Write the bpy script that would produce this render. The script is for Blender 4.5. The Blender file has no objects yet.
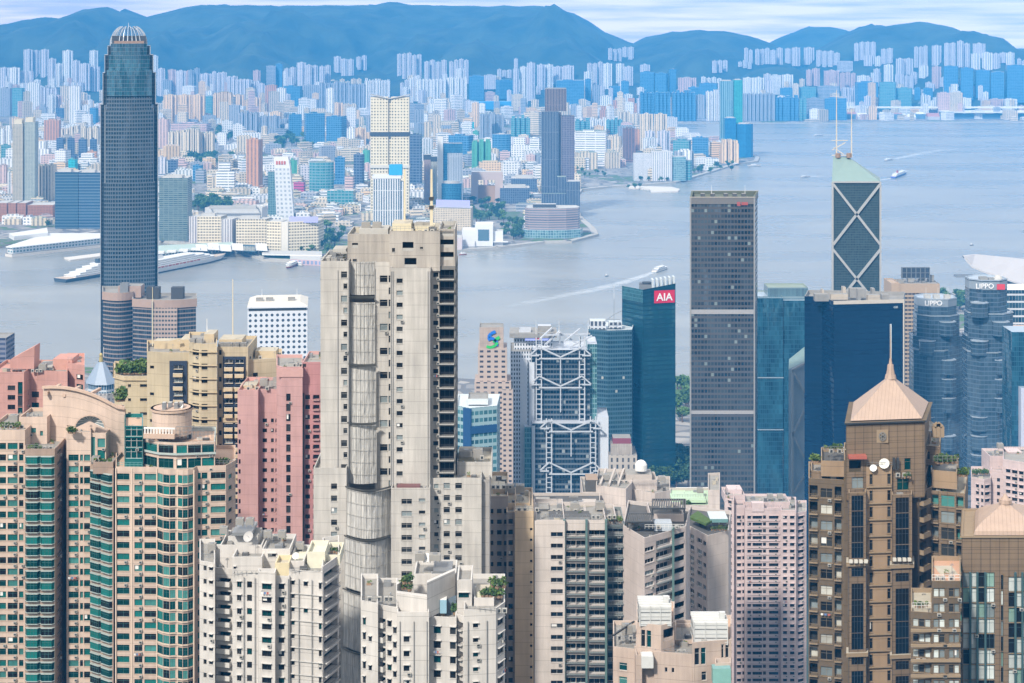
import bpy, math, random
from mathutils import Vector
from mathutils.geometry import tessellate_polygon
random.seed(7)
R = random.Random(11)
SC = bpy.context.scene
COL = SC.collection
F, HY, H = 1800.0, 20.0, 428.0           # focal length in pixels, horizon row, eye height in metres

# ---------------------------------------------------------------- camera
cam = bpy.data.objects.new('camera', bpy.data.cameras.new('camera'))
COL.objects.link(cam)
cam.location = (0, 0, H)
cam.rotation_euler = (math.radians(90), 0, 0)
cam.data.sensor_width = 36
cam.data.lens = 36*F/1024
cam.data.shift_y = (HY-341.5)/1024
cam.data.clip_start = 1
cam.data.clip_end = 60000
SC.camera = cam

# ---------------------------------------------------------------- sky, sun, exposure
SUN_EL, SUN_AZ = 42, 208                 # azimuth: where the sun stands, clockwise from +Y
W = bpy.data.worlds.new('World'); SC.world = W; W.use_nodes = True
wn, wl = W.node_tree.nodes, W.node_tree.links
wn.clear()
wo = wn.new('ShaderNodeOutputWorld'); wb = wn.new('ShaderNodeBackground')
sky = wn.new('ShaderNodeTexSky'); sky.sky_type = 'NISHITA'; sky.sun_disc = False
sky.sun_elevation = math.radians(SUN_EL); sky.sun_rotation = math.radians(SUN_AZ)
sky.air_density = 1.0; sky.dust_density = 1.5
tc = wn.new('ShaderNodeTexCoord'); mp = wn.new('ShaderNodeMapping')
mp.inputs['Scale'].default_value = (6.0, 6.0, 110.0)
n1 = wn.new('ShaderNodeTexNoise'); n1.inputs['Scale'].default_value = 1.7; n1.inputs['Detail'].default_value = 6; n1.inputs['Roughness'].default_value = .55
rp = wn.new('ShaderNodeValToRGB')
rp.color_ramp.elements[0].position = .36; rp.color_ramp.elements[0].color = (5.3, 5.5, 6.2, 1)
rp.color_ramp.elements[1].position = .60; rp.color_ramp.elements[1].color = (9.9, 9.5, 9.0, 1)
mx = wn.new('ShaderNodeMix'); mx.data_type = 'RGBA'; mx.inputs['Factor'].default_value = .92
wl.new(tc.outputs['Generated'], mp.inputs['Vector']); wl.new(mp.outputs['Vector'], n1.inputs['Vector'])
wl.new(n1.outputs['Fac'], rp.inputs['Fac']); wl.new(sky.outputs['Color'], mx.inputs['A']); wl.new(rp.outputs['Color'], mx.inputs['B'])
# bright cloud bank low over the horizon
sz = wn.new('ShaderNodeSeparateXYZ'); wl.new(tc.outputs['Generated'], sz.inputs[0])
mr = wn.new('ShaderNodeMapRange'); mr.data_type = 'FLOAT_VECTOR'; mr.inputs[7].default_value = (0, 0, 0); mr.inputs[8].default_value = (.12, .12, .12); mr.inputs[9].default_value = (1.75, 1.40, 1.36); mr.inputs[10].default_value = (1, 1, 1)
wl.new(sz.outputs['Z'], mr.inputs[6]); vs_ = wn.new('ShaderNodeVectorMath'); vs_.operation = 'MULTIPLY'; wl.new(mx.outputs['Result'], vs_.inputs[0]); wl.new(mr.outputs[1], vs_.inputs[1])
wl.new(vs_.outputs[0], wb.inputs['Color']); wl.new(wb.outputs['Background'], wo.inputs['Surface'])
wb.inputs['Strength'].default_value = .094
sl = bpy.data.lights.new('sun', 'SUN'); sl.energy = 3.5; sl.angle = math.radians(5); sl.color = (1, .925, .82)
so = bpy.data.objects.new('sun', sl); COL.objects.link(so)
_az, _el = math.radians(SUN_AZ), math.radians(SUN_EL)
_d = Vector((math.sin(_az)*math.cos(_el), math.cos(_az)*math.cos(_el), math.sin(_el)))
so.rotation_euler = _d.to_track_quat('Z', 'Y').to_euler(); so.location = (0, 0, 900)
SC.view_settings.view_transform = 'Standard'; SC.view_settings.look = 'None'
SC.view_settings.exposure = 0.62; SC.view_settings.gamma = 1.0
SC.render.engine = 'CYCLES'
cy = SC.cycles
cy.use_denoising = True; cy.max_bounces = 5; cy.diffuse_bounces = 2; cy.glossy_bounces = 3
cy.transmission_bounces = 2; cy.volume_bounces = 0; cy.transparent_max_bounces = 8
cy.caustics_reflective = False; cy.caustics_refractive = False
cy.use_adaptive_sampling = True; cy.adaptive_threshold = .02
HAZE = 0.84e-4

# ---------------------------------------------------------------- picture <-> metres
def PX(px, Y): return (px-512)*Y/F
def PZ(py, Y): return H-(py-HY)*Y/F

# ---------------------------------------------------------------- materials
MATS = {}
def _new(name):
    m = bpy.data.materials.new(name); m.use_nodes = True
    n = m.node_tree.nodes; b = n['Principled BSDF']
    return m, n, m.node_tree.links, b
def math_(n, l, op, a, b=None, c=None):
    k = n.new('ShaderNodeMath'); k.operation = op
    for i, v in enumerate((a, b, c)):
        if v is None: continue
        if isinstance(v, (int, float)): k.inputs[i].default_value = v
        else: l.new(v, k.inputs[i])
    return k.outputs[0]
def mixc(n, l, fac, a, b, blend='MIX'):
    k = n.new('ShaderNodeMix'); k.data_type = 'RGBA'; k.blend_type = blend
    for s, v in (('Factor', fac), ('A', a), ('B', b)):
        if isinstance(v, (int, float)): k.inputs[s].default_value = v
        elif isinstance(v, tuple): k.inputs[s].default_value = (*v[:3], 1)
        else: l.new(v, k.inputs[s])
    return k.outputs['Result']
def plain(name, col, rough=.6, metal=0.0, var=.12, scale=.8):
    """painted / stone surface with a little uneven dirt"""
    if name in MATS: return MATS[name]
    if name.startswith('slab'): col = tuple(c*.84 for c in col)
    m, n, l, b = _new(name)
    t = n.new('ShaderNodeTexCoord'); z = n.new('ShaderNodeTexNoise'); z.inputs['Scale'].default_value = scale; z.inputs['Detail'].default_value = 4
    l.new(t.outputs['Object'], z.inputs['Vector'])
    r = math_(n, l, 'MULTIPLY_ADD', z.outputs['Fac'], 2*var, 1-var)
    c = n.new('ShaderNodeCombineXYZ')
    for i in range(3): l.new(r, c.inputs[i])
    l.new(mixc(n, l, 1.0, tuple(col), c.outputs[0], 'MULTIPLY'), b.inputs['Base Color'])
    b.inputs['Roughness'].default_value = rough; b.inputs['Metallic'].default_value = metal
    MATS[name] = m; return m
def render_wall(name, col, joint=3.0, streak=.22, jw=.12, tile=0):
    """weathered render or tile: rain streaks, blotches and a joint line at every floor"""
    if name in MATS: return MATS[name]
    col = tuple(c*.82 for c in col); streak = streak*1.8+.08
    m, n, l, b = _new(name)
    t = n.new('ShaderNodeTexCoord'); g = n.new('ShaderNodeMapping'); g.inputs['Scale'].default_value = (.9, .9, .05)
    l.new(t.outputs['Object'], g.inputs['Vector'])
    z = n.new('ShaderNodeTexNoise'); z.inputs['Scale'].default_value = 1.0; z.inputs['Detail'].default_value = 5; z.inputs['Roughness'].default_value = .65
    l.new(g.outputs['Vector'], z.inputs['Vector'])
    z2 = n.new('ShaderNodeTexNoise'); z2.inputs['Scale'].default_value = .12; z2.inputs['Detail'].default_value = 3
    l.new(t.outputs['Object'], z2.inputs['Vector'])
    s = n.new('ShaderNodeSeparateXYZ'); l.new(t.outputs['UV'], s.inputs[0])
    fv = math_(n, l, 'FRACT', math_(n, l, 'DIVIDE', s.outputs['Y'], joint))
    ln = math_(n, l, 'LESS_THAN', fv, jw/joint)
    a = math_(n, l, 'MULTIPLY_ADD', z.outputs['Fac'], 2*streak, 1-streak)
    a2 = math_(n, l, 'MULTIPLY_ADD', z2.outputs['Fac'], .6, .70)
    a = math_(n, l, 'MULTIPLY', a, a2)
    a = math_(n, l, 'MULTIPLY', a, math_(n, l, 'MULTIPLY_ADD', ln, -.34, 1.0))
    if tile:
        for ax, w in (('X', tile*1.6), ('Y', tile)):
            f2 = math_(n, l, 'FRACT', math_(n, l, 'DIVIDE', s.outputs[ax], w))
            a = math_(n, l, 'MULTIPLY', a, math_(n, l, 'MULTIPLY_ADD', math_(n, l, 'LESS_THAN', f2, .14), -.32, 1.0))
    c = n.new('ShaderNodeCombineXYZ')
    for i in range(3): l.new(a, c.inputs[i])
    l.new(mixc(n, l, 1.0, tuple(col), c.outputs[0], 'MULTIPLY'), b.inputs['Base Color'])
    b.inputs['Roughness'].default_value = .8
    MATS[name] = m; return m
def glass(name, col, rough=.08, metal=.35, var=.35):
    if name in MATS: return MATS[name]
    m, n, l, b = _new(name)
    o = n.new('ShaderNodeObjectInfo')
    t = n.new('ShaderNodeTexCoord'); z = n.new('ShaderNodeTexNoise'); z.inputs['Scale'].default_value = .9
    l.new(t.outputs['Object'], z.inputs['Vector'])
    k = math_(n, l, 'ADD', math_(n, l, 'MULTIPLY', o.outputs['Random'], .6), math_(n, l, 'MULTIPLY', z.outputs['Fac'], .5))
    r = math_(n, l, 'MULTIPLY_ADD', k, 2*var, 1-var)
    c = n.new('ShaderNodeCombineXYZ')
    for i in range(3): l.new(r, c.inputs[i])
    l.new(mixc(n, l, 1.0, tuple(col), c.outputs[0], 'MULTIPLY'), b.inputs['Base Color'])
    b.inputs['Roughness'].default_value = rough; b.inputs['Metallic'].default_value = metal; b.inputs['Specular IOR Level'].default_value = .12
    MATS[name] = m; return m
def facade(name, wall, ga, gb, bw=3.5, fh=3.2, wu=.7, wv=.55, metal=.4, rough=.12, tilt=.03, dirt=.12, light=0.0, blinds=(.55, .55, .5), patch=0.0):
    """window grid laid out in metres on the wall: bays of bw, storeys of fh"""
    if name in MATS: return MATS[name]
    m, n, l, b = _new(name)
    t = n.new('ShaderNodeTexCoord'); s = n.new('ShaderNodeSeparateXYZ'); l.new(t.outputs['UV'], s.inputs[0])
    u = math_(n, l, 'DIVIDE', s.outputs['X'], bw); v = math_(n, l, 'DIVIDE', s.outputs['Y'], fh)
    fu, fv = math_(n, l, 'FRACT', u), math_(n, l, 'FRACT', v)
    cu, cv = math_(n, l, 'FLOOR', u), math_(n, l, 'FLOOR', v)
    mu = math_(n, l, 'COMPARE', fu, .5, wu/2); mv = math_(n, l, 'COMPARE', fv, .5, wv/2)
    msk = math_(n, l, 'MULTIPLY', mu, mv)
    cc = n.new('ShaderNodeCombineXYZ'); l.new(cu, cc.inputs[0]); l.new(cv, cc.inputs[1])
    wnz = n.new('ShaderNodeTexWhiteNoise'); wnz.noise_dimensions = '3D'; l.new(cc.outputs[0], wnz.inputs['Vector'])
    if patch:  # broad reflections put into the glass colour as paler and darker areas
        pz = n.new('ShaderNodeTexNoise'); pz.inputs['Scale'].default_value = patch; pz.inputs['Detail'].default_value = 2
        l.new(cc.outputs[0], pz.inputs['Vector'])
        sel = math_(n, l, 'MULTIPLY_ADD', math_(n, l, 'SUBTRACT', pz.outputs['Fac'], .5), 3.0, math_(n, l, 'MULTIPLY_ADD', wnz.outputs['Value'], .5, .25))
        sel = math_(n, l, 'MINIMUM', math_(n, l, 'MAXIMUM', sel, 0.0), 1.0)
    else: sel = wnz.outputs['Value']
    gc = mixc(n, l, sel, tuple(ga), tuple(gb))
    if light:
        sp = n.new('ShaderNodeSeparateColor'); l.new(wnz.outputs['Color'], sp.inputs[0])
        gc = mixc(n, l, math_(n, l, 'LESS_THAN', sp.outputs[2], light), gc, tuple(blinds))
    z = n.new('ShaderNodeTexNoise'); z.inputs['Scale'].default_value = .07; z.inputs['Detail'].default_value = 5; l.new(t.outputs['Object'], z.inputs['Vector'])
    dr = math_(n, l, 'MULTIPLY_ADD', z.outputs['Fac'], 2*dirt, 1-dirt)
    c = n.new('ShaderNodeCombineXYZ')
    for i in range(3): l.new(dr, c.inputs[i])
    wc = mixc(n, l, 1.0, tuple(wall), c.outputs[0], 'MULTIPLY')
    l.new(mixc(n, l, msk, wc, gc), b.inputs['Base Color']); b.inputs['Specular IOR Level'].default_value = .3
    l.new(math_(n, l, 'MULTIPLY_ADD', msk, rough-.6, .6), b.inputs['Roughness'])
    l.new(math_(n, l, 'MULTIPLY', msk, metal*.6), b.inputs['Metallic'])
    if tilt:
        g = n.new('ShaderNodeNewGeometry'); v1 = n.new('ShaderNodeVectorMath'); v1.operation = 'SUBTRACT'
        l.new(wnz.outputs['Color'], v1.inputs[0]); v1.inputs[1].default_value = (.5, .5, .5)
        v2 = n.new('ShaderNodeVectorMath'); v2.operation = 'SCALE'; l.new(v1.outputs[0], v2.inputs[0]); l.new(math_(n, l, 'MULTIPLY', msk, tilt), v2.inputs['Scale'])
        src_ = v2.outputs[0]
        if patch:      # panes are never quite flat: slow warps catch pieces of sky
            l.new(math_(n, l, 'MULTIPLY_ADD', msk, .7, .12), b.inputs['Specular IOR Level'])
            wm = n.new('ShaderNodeMapping'); wm.inputs['Scale'].default_value = (.10, .10, .022); l.new(t.outputs['Object'], wm.inputs['Vector'])
            wz = n.new('ShaderNodeTexNoise'); wz.inputs['Scale'].default_value = 1.0; wz.inputs['Detail'].default_value = 3; l.new(wm.outputs['Vector'], wz.inputs['Vector'])
            ws = n.new('ShaderNodeVectorMath'); ws.operation = 'SUBTRACT'; l.new(wz.outputs['Color'], ws.inputs[0]); ws.inputs[1].default_value = (.5, .5, .5)
            wk = n.new('ShaderNodeVectorMath'); wk.operation = 'SCALE'; l.new(ws.outputs[0], wk.inputs[0]); l.new(math_(n, l, 'MULTIPLY', msk, .75), wk.inputs['Scale'])
            wa = n.new('ShaderNodeVectorMath'); wa.operation = 'ADD'; l.new(wk.outputs[0], wa.inputs[0]); l.new(src_, wa.inputs[1]); src_ = wa.outputs[0]
        v3 = n.new('ShaderNodeVectorMath'); v3.operation = 'ADD'; l.new(g.outputs['Normal'], v3.inputs[0]); l.new(src_, v3.inputs[1])
        v4 = n.new('ShaderNodeVectorMath'); v4.operation = 'NORMALIZE'; l.new(v3.outputs[0], v4.inputs[0]); l.new(v4.outputs[0], b.inputs['Normal'])
    MATS[name] = m; return m

# ---------------------------------------------------------------- mesh collector
class MB:
    def __init__(s): s.v = []; s.f = []; s.m = []; s.uv = []; s.mats = []
    def mi(s, mat):
        if mat not in s.mats: s.mats.append(mat)
        return s.mats.index(mat)
    def face(s, pts, mat, uv=None):
        i = len(s.v); s.v += [tuple(p) for p in pts]; s.f.append(tuple(range(i, i+len(pts)))); s.m.append(s.mi(mat))
        if uv is None:
            a, b_, c = Vector(pts[0]), Vector(pts[1]), Vector(pts[2]); nn = (b_-a).cross(c-a)
            if nn.length > 0: nn.normalize()
            if abs(nn.z) > .9: uv = [(p[0], p[1]) for p in pts]
            else:
                t = Vector((-nn.y, nn.x, 0)); t.normalize(); uv = [(p[0]*t.x+p[1]*t.y, p[2]) for p in pts]
        s.uv += uv
    def prism(s, poly, z0, z1, side, top=None, bay=0, bottom=False, top_poly=None, uvz=0):
        """poly counter-clockwise from above; u restarts at each corner in whole bays"""
        tp = top_poly or poly; k = len(poly)
        for i in range(k):
            p, q, p2, q2 = poly[i], poly[(i+1) % k], tp[i], tp[(i+1) % k]
            L = math.hypot(q[0]-p[0], q[1]-p[1])
            if L < 1e-4: continue
            U = max(1, round(L/bay))*bay if bay else L
            s.face([(p[0], p[1], z0), (q[0], q[1], z0), (q2[0], q2[1], z1), (p2[0], p2[1], z1)], side, [(0, z0-uvz), (U, z0-uvz), (U, z1-uvz), (0, z1-uvz)])
        if top is not None: s.cap(tp, z1, top)
        if bottom: s.cap(poly, z0, side, True)
    def cap(s, poly, z, mat, flip=False):
        if len(poly) <= 4:
            pts = [(p[0], p[1], z) for p in poly]; s.face(pts[::-1] if flip else pts, mat)
        else:
            tr = tessellate_polygon([[Vector((p[0], p[1], 0)) for p in poly]])
            for t in tr:
                pts = [(poly[i][0], poly[i][1], z) for i in t]
                a = (pts[1][0]-pts[0][0])*(pts[2][1]-pts[0][1])-(pts[1][1]-pts[0][1])*(pts[2][0]-pts[0][0])
                if (a < 0) != flip: pts = pts[::-1]
                s.face(pts, mat)
    def box(s, x0, x1, y0, y1, z0, z1, mat, top=None, bay=0, bottom=True):
        s.prism([(x0, y0), (x1, y0), (x1, y1), (x0, y1)], z0, z1, mat, top or mat, bay, bottom)
    def roofed(s, poly, z0, z1, side, roof, bay=0, par=1.0, th=.3):
        """walls up to a parapet, roof slab sunk behind it"""
        s.prism(poly, z0, z1, side, None, bay)
        inn = inset(poly, th); k = len(poly)
        for i in range(k):
            p, q, a, b_ = poly[i], poly[(i+1) % k], inn[i], inn[(i+1) % k]
            s.face([(p[0], p[1], z1), (q[0], q[1], z1), (b_[0], b_[1], z1), (a[0], a[1], z1)], roof)
            s.face([(b_[0], b_[1], z1-par), (a[0], a[1], z1-par), (a[0], a[1], z1), (b_[0], b_[1], z1)], roof)
        s.cap(inn, z1-par, roof)
    def cyl(s, x, y, r, z0, z1, mat, top=None, n=16, r2=None, bay=0):
        r2 = r if r2 is None else r2
        a = [(x+r*math.cos(2*math.pi*i/n), y+r*math.sin(2*math.pi*i/n)) for i in range(n)]
        b_ = [(x+r2*math.cos(2*math.pi*i/n), y+r2*math.sin(2*math.pi*i/n)) for i in range(n)]
        s.prism(a, z0, z1, mat, (top or mat) if r2 > .02 else None, bay, False, b_)
    def bar(s, a, b_, w, mat, w2=None):
        """square bar between two points"""
        a, b_ = Vector(a), Vector(b_); d = b_-a
        if d.length < 1e-6: return
        d.normalize(); up = Vector((0, 0, 1)) if abs(d.z) < .95 else Vector((0, 1, 0))
        x = d.cross(up).normalized(); y = x.cross(d).normalized(); w2 = w if w2 is None else w2
        A = [a+x*w/2*i+y*w/2*j for i, j in ((-1, -1), (1, -1), (1, 1), (-1, 1))]
        B = [b_+x*w2/2*i+y*w2/2*j for i, j in ((-1, -1), (1, -1), (1, 1), (-1, 1))]
        for i in range(4): s.face([A[i], A[(i+1) % 4], B[(i+1) % 4], B[i]], mat)
        s.face(A[::-1], mat); s.face(B, mat)
    def ball(s, x, y, z, rx, ry, rz, mat, nu=10, nv=6, half=False):
        v0 = 0 if half else -math.pi/2
        P = [[(x+rx*math.cos(v)*math.cos(u), y+ry*math.cos(v)*math.sin(u), z+rz*math.sin(v)) for u in [2*math.pi*i/nu for i in range(nu)]] for v in [v0+(math.pi/2-v0)*j/nv for j in range(nv+1)]]
        for j in range(nv):
            for i in range(nu): s.face([P[j][i], P[j][(i+1) % nu], P[j+1][(i+1) % nu], P[j+1][i]], mat)
    def add(s, o, loc, rz=0):
        c, n_ = math.cos(rz), math.sin(rz); i0 = len(s.v)
        s.v += [(loc[0]+p[0]*c-p[1]*n_, loc[1]+p[0]*n_+p[1]*c, loc[2]+p[2]) for p in o.v]
        s.f += [tuple(i+i0 for i in f) for f in o.f]
        rm = [s.mi(m) for m in o.mats]; s.m += [rm[i] for i in o.m]; s.uv += o.uv
    def mesh(s, name, org=(0, 0, 0)):
        me = bpy.data.meshes.new(name)
        me.from_pydata([(p[0]-org[0], p[1]-org[1], p[2]-org[2]) for p in s.v], [], s.f)
        for m in s.mats: me.materials.append(m)
        me.polygons.foreach_set('material_index', s.m)
        ul = me.uv_layers.new(name='UVMap'); ul.data.foreach_set('uv', [c for p in s.uv for c in p])
        me.update(); return me
    def build(s, name, parent=None, org=None):
        if not s.f: return None
        if org is None: org = wloc(parent) if parent else s.base()
        o = bpy.data.objects.new(name, s.mesh(name, org)); COL.objects.link(o)
        if parent: o.parent = parent; w = wloc(parent); o.location = (org[0]-w[0], org[1]-w[1], org[2]-w[2])
        else: o.location = org
        return o
    def base(s):
        xs, ys, zs = zip(*s.v); return ((min(xs)+max(xs))/2, (min(ys)+max(ys))/2, min(zs))
def wloc(o):
    v = Vector(o.location)
    while o.parent: o = o.parent; v = v+o.location
    return tuple(v)
def inset(poly, d):
    k = len(poly); out = []
    for i in range(k):
        a, b_, c = poly[i-1], poly[i], poly[(i+1) % k]
        e1 = Vector((b_[0]-a[0], b_[1]-a[1])); e2 = Vector((c[0]-b_[0], c[1]-b_[1]))
        if e1.length < 1e-5 or e2.length < 1e-5: out.append(b_); continue
        e1.normalize(); e2.normalize(); n1_ = Vector((-e1.y, e1.x)); n2_ = Vector((-e2.y, e2.x)); m_ = n1_+n2_
        if m_.length < .2: out.append((b_[0]+n1_.x*d, b_[1]+n1_.y*d)); continue
        m_.normalize(); k_ = d/max(.35, m_.dot(n1_)); out.append((b_[0]+m_.x*k_, b_[1]+m_.y*k_))
    return out
def tag(o, label=None, cat=None, group=None, kind=None):
    if label: o['label'] = label
    if cat: o['category'] = cat
    if group: o['group'] = group
    if kind: o['kind'] = kind
    return o
def thing(name, label, cat, loc, group=None):
    o = bpy.data.objects.new(name, None); COL.objects.link(o); o.location = loc; o.empty_display_size = 5
    return tag(o, label, cat, group)

# ---------------------------------------------------------------- windows and blocks for the near towers
class Style:
    def __init__(s, wall, frame, glasses, slab=None, dark=None, rail=None, hood=False):
        s.hood = hood
        s.wall, s.frame, s.g = wall, frame, glasses; s.slab = slab or wall; s.dark = dark or MATS['interior']; s.rail = rail or s.slab
        s.cache = {}
plain('interior', (.006, .007, .008), .8); plain('concrete shade', (.16, .155, .145), .8); plain('slab slate', (.22, .25, .25), .6); plain('ac white', (.42, .41, .38), .5); plain('metal grey', (.3, .31, .32), .45, .5)  # interior: shade inside open recesses put into a near-black colour
plain('white paint', (.72, .72, .7), .5); plain('roof concrete', (.27, .26, .24), .9, 0, .25, .35); plain('roof dark', (.09, .09, .09), .9, 0, .3, .4)
plain('leaf', (.045, .10, .025), .8, 0, .5, 1.5); plain('dark steel', (.06, .065, .07), .5, .4); plain('roof cream', (.42, .385, .31), .9, 0, .2, .4)
def wmesh(st, kind, w, h, gi):
    key = (kind, round(w, 2), round(h, 2), gi)
    if key in st.cache: return st.cache[key]
    m = MB(); g = st.g[gi]; fr = st.frame; wl_ = st.wall
    def hole(d):
        m.face([(0, 0, 0), (0, d, 0), (0, d, h), (0, 0, h)][::-1], wl_); m.face([(w, 0, 0), (w, d, 0), (w, d, h), (w, 0, h)], wl_)
        m.face([(0, 0, 0), (w, 0, 0), (w, d, 0), (0, d, 0)], wl_); m.face([(0, 0, h), (w, 0, h), (w, d, h), (0, d, h)][::-1], wl_)
    def pane(x0, x1, y, z0, z1, nm, t=.07, gm=None, bars=True):
        m.face([(x0, y, z0), (x1, y, z0), (x1, y, z1), (x0, y, z1)], gm or g)
        for i in range(nm+1):
            x = x0+(x1-x0-t)*i/nm; m.box(x, x+t, y-.05, y, z0, z1, fr)
        for z in (z0, z1-t): m.box(x0, x1, y-.045, y, z, z+t, fr)
        if bars and z1-z0 > 1.3: m.box(x0, x1, y-.04, y, z0+(z1-z0)*.68, z0+(z1-z0)*.68+t*.7, fr)
    base = kind.split('+')[0]
    nm = max(1, round(w/1.35))
    if base == 'w':
        hole(.3); pane(0, w, .3, 0, h, nm)
        m.box(-.08, w+.08, -.12, .02, -.12, -.002, st.slab)
    elif base == 'glz':
        hole(.12); pane(0, w, .12, 0, h, max(1, round(w/.8)), .05)
    elif base == 'slit':
        hole(.35); pane(0, w, .35, 0, h, 1, .05)
    elif base == 'dark':
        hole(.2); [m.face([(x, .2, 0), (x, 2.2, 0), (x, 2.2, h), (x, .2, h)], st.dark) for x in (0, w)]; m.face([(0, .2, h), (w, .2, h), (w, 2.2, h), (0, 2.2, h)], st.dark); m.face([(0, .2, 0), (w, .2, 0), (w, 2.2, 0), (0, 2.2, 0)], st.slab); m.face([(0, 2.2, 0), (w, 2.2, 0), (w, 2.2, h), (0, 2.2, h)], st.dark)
        m.box(0, w, .1, .16, 0, .75, st.rail)
    elif base == 'bay':
        q = min(.5, w*.2); d = .75; P = [(0, .02), (q, -d), (w-q, -d), (w, .02)]
        for z0, z1, o_ in ((-.18, 0, .12), (h, h+.16, .12)):
            m.prism([(0-o_, .02), (q-o_*.4, -d-o_), (w-q+o_*.4, -d-o_), (w+o_, .02)], z0, z1, st.slab, st.slab, 0, True)
        for i in range(3):
            a, b_ = P[i], P[i+1]; L = math.hypot(b_[0]-a[0], b_[1]-a[1]); k = max(1, round(L/.9))
            m.face([(a[0], a[1], 0), (b_[0], b_[1], 0), (b_[0], b_[1], h), (a[0], a[1], h)], g)
            for j in range(k+1):
                x, y = a[0]+(b_[0]-a[0])*j/k, a[1]+(b_[1]-a[1])*j/k; m.box(x-.035, x+.035, y-.06, y+.02, 0, h, fr)
        m.prism([(q*.98, -d-.03), (w-q*.98, -d-.03), (w-q, -d), (q, -d)], h*.62, h*.62+.07, fr, fr, 0, True)
    elif base in ('bal', 'balg', 'balo'):
        d = 1.5; o_ = 1.1 if base != 'balo' else .75; sl_ = MATS['slab slate'] if '+dk' in kind else st.slab; hole(d); pane(0, w, d, 0, h, nm, .08, None, False)
        m.box(-.05, w+.05, -o_, .02, -.22, -.004, sl_)
        rl = {'bal': st.slab, 'balg': MATS.get('balcony glass') or st.rail, 'balo': None}[base]
        if rl is not None:
            m.box(-.05, w+.05, -o_, -o_+.1, -.004, .95, rl); m.box(-.05, .03, -o_+.1, 0, -.004, .95, rl); m.box(w-.03, w+.05, -o_+.1, 0, -.004, .95, rl)
            m.box(-.08, w+.08, -o_-.03, -o_+.13, .952, 1.02, fr)
        else:
            m.box(-.05, w+.05, -o_, -o_+.05, .9, .96, fr); m.box(-.05, w+.05, -o_, -o_+.04, .45, .49, fr)
            for i in range(int(w/.45)+1): m.box(i*.45, i*.45+.04, -o_, -o_+.03, 0, .9, fr)
    if '+ac' in kind:
        x = w*.62; m.box(x, x+.8, -.5, .0, -.78, -.2, MATS['ac white']); m.box(x+.12, x+.68, -.52, -.5, -.68, -.3, MATS['dark steel'])
    if '+hood' in kind: m.box(-.1, w+.1, -.5, .02, h+.02, h+.12, st.slab)  # hood added so its shadow darkens the window head and wall
    if '+bl' in kind: m.box(w*.06, w*.48, .24, .26, h*.3, h*.97, MATS['white paint'])
    if '+ln' in kind:   # washing rack
        m.box(0, w, -.9, -.86, -.2, -.16, MATS['metal grey']); m.box(.1, .14, -.9, 0, -.2, -.16, MATS['metal grey']); m.box(w-.14, w-.1, -.9, 0, -.2, -.16, MATS['metal grey'])
        for i in range(3):
            x = .1+(w-.3)*i/3; m.box(x, x+w*.2, -.8, -.77, -.75, -.2, MATS[('white paint', 'cloth blue', 'cloth red')[i]])
    st.cache[key] = m; m.me = None; return m
plain('cloth blue', (.12, .2, .4)); plain('cloth red', (.45, .12, .1))
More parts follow.
